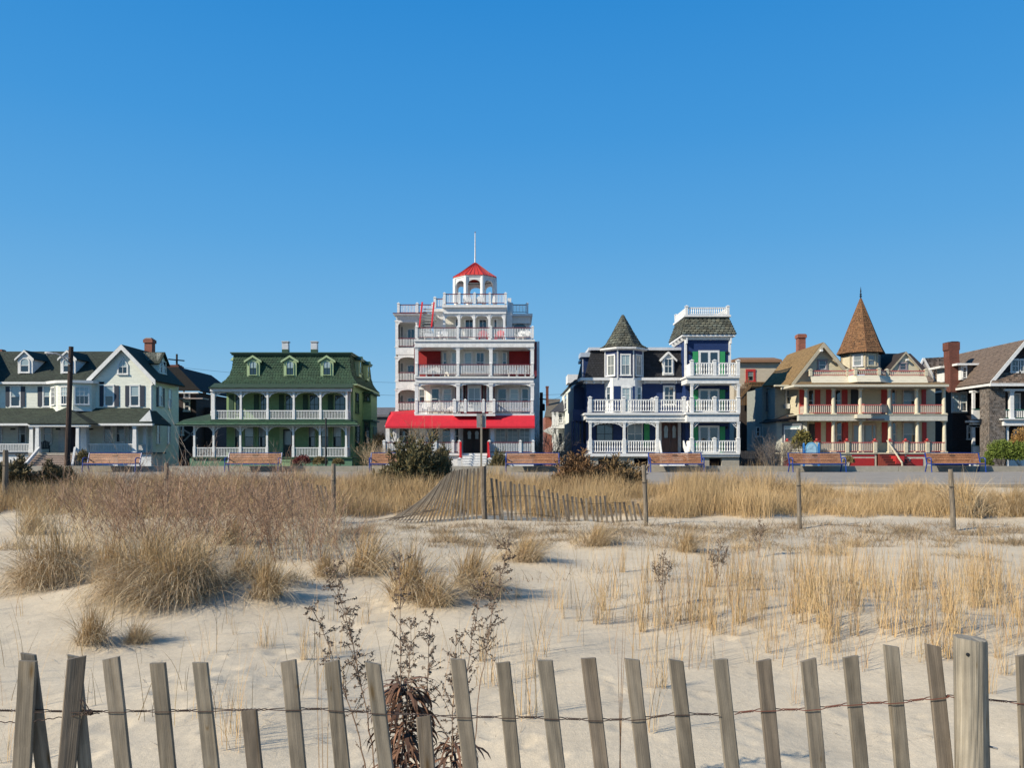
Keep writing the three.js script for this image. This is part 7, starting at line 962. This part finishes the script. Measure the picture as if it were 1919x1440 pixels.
// dead weeds behind the near fence: stems with curled leaves and seed heads
function weedGeo(seed, o) {
  const r = rng(seed), v = new Veg();
  for (let s = 0; s < o.stems.length; s++) {
    const [ax0, az, h, leafy] = o.stems[s], ax = ax0 * .8; let p = V((r() - .5) * .06, -.02, (r() - .5) * .06); const n = 22, tipv = V(ax, h, az); let d = V(ax * .4, h, az * .4).normalize(); const st = p.clone();
    for (let i = 1; i <= n; i++) {
      const t = i / n, q = st.clone().lerp(tipv, t).add(V(-ax * .25 * Math.sin(Math.PI * t), 0, -az * .2 * Math.sin(Math.PI * t))).add(rvec(r).multiplyScalar(.004)); v.col = mix([.16, .085, .05], [.30, .21, .14], r()); v.bar([p.x, p.y, p.z], [q.x, q.y, q.z], .0042 * (1.1 - t * .8), .0042 * (1.06 - t * .8), 4); const dd = q.clone().sub(p).normalize(); p = q;
      if (t > o.bare) { const k = leafy * (t > .62 ? 5 : 1); for (let j = 0; j < k; j++) { // side twigs with curled bits
        const e = dd.clone().multiplyScalar(.5).add(rvec(r)).normalize(), L = (t > .6 ? .07 * (1.25 - t) + .025 : .03) * (.6 + .8 * r()); const f = [q.x + e.x * L, q.y + e.y * L + .01, q.z + e.z * L]; v.col = [.17, .12, .085]; v.bar([q.x, q.y, q.z], f, .0013, .0009, 3); const nb = t > .6 ? 8 : 2; for (let b = 0; b < nb; b++) { const u = .4 + .6 * r(), g = [lerp(q.x, f[0], u), lerp(q.y, f[1], u), lerp(q.z, f[2], u)], w = rvec(r); v.col = tone(mix([.105, .072, .05], [.25, .185, .13], r()), .9); const l = .006 + .007 * r(); v.leaf(g, w, rvec(r).cross(w).normalize(), l, l * .3); v.leaf(g, rvec(r), rvec(r), l * .8, l * .26); } } }
    }
  }
  for (let i = 0; i < (o.dead || 0); i++) { const y = o.dh * r(), a = r() * 6.283, c = mix([.05, .024, .015], [.17, .085, .048], r()); v.blade([Math.cos(a) * .02 + o.dx * (y / o.dh) * .3, y + .1, Math.sin(a) * .02], a, 1.2 + .7 * r(), .07 + .09 * r(), .011 + .008 * r(), 1.2 + .8 * r(), 5, c, tone(c, 1.3), r() * 6.28); }
  return v.geometry();
}
{
  const put = (px, D, seed, o, label) => { const x = (px - CX) * D / FOC; veg('dead_weed', weedGeo(seed, o), at(x, D), 0, 1, label, 'weed', 'dead weeds behind the near fence'); };
  put(757, 2.75, 21, { stems: [[-.02, 0, 1.22, 1], [.05, .1, 1.0, 1]], bare: .55, dead: 620, dh: .70, dx: 0 }, 'dark dead weed with thick curled brown leaves and seed stalks');
  put(712, 2.9, 22, { stems: [[-.22, 0, 1.17, 2], [-.28, .1, 1.05, 1]], bare: .45 }, 'branching dead weed stalk with dark seed clusters leaning from the leafy one');
  put(845, 2.7, 23, { stems: [[.14, -.1, 1.14, 1], [.02, 0, .92, 1]], bare: .5, dead: 190, dh: .52, dx: .02 }, 'pale stalked dead weed with hanging brown leaves beside the short slat');
  put(800, 2.9, 24, { stems: [[.03, .1, 1.0, 1]], bare: .5 }, 'thin dead weed stalk between the two leafy weeds'); put(880, 3.3, 25, { stems: [[.2, 0, 1.2, 2]], bare: .6 }, 'tall feathery dead weed reaching toward the straw clumps');
  for (const [px, py, label] of [[1345, 1110, 'small dark weed among the gold tufts'], [1420, 1045, 'spiky red brown weed near the slim fence post'], [1240, 1140, 'thin seeded weed between the gold tufts']]) { const p = hit(px, py); veg('small_weed', weedGeo(30 + px, { stems: [[.1, 0, .42, 1], [-.08, 0, .38, 1], [0, .1, .5, 1]], bare: .3 }), p, 0, 1.1, label, 'weed', 'small weeds on the sand'); }
  // fine stems and loose blades crossing the near fence
  for (const [px, D, lab] of [[608, 2.5, 'thin brown stem rising behind the near fence'], [1160, 3.2, 'single hair thin stem standing on the sand']]) { const r = rng(px), v = new Veg(); const x = (px - CX) * D / FOC, y = sandH(x, D); for (let i = 0; i < 3; i++) v.blade([(r() - .5) * .02, 0, 0], r() * 6.28, .03 * r(), .75 + .4 * r(), .004, .12 * r(), 6, RUST, THATCH, 0); veg('thin_stem', v.geometry(), [x, y, -D], 0, 1, lab, 'stem', 'thin stems'); }
  { const r = rng(512), v = new Veg(); for (let i = 0; i < 26; i++) v.blade([(r() - .5) * .25, 0, (r() - .5) * .2], -.6 + 1.2 * r(), .25 + .5 * r(), .55 + .35 * r(), .0035, .35 * r(), 6, THATCH, PALE, r() * 6); veg('near_grass_tuft', v.geometry(), at((-20 - CX) * 1.75 / FOC, 1.75), 0, 1, 'pale grass blades crossing in front of the doubled slats', 'grass tuft'); }
}
scene.traverse(o => { if (o.isMesh) { o.castShadow = true; o.receiveShadow = true; } });
renderer.render(scene, camera);
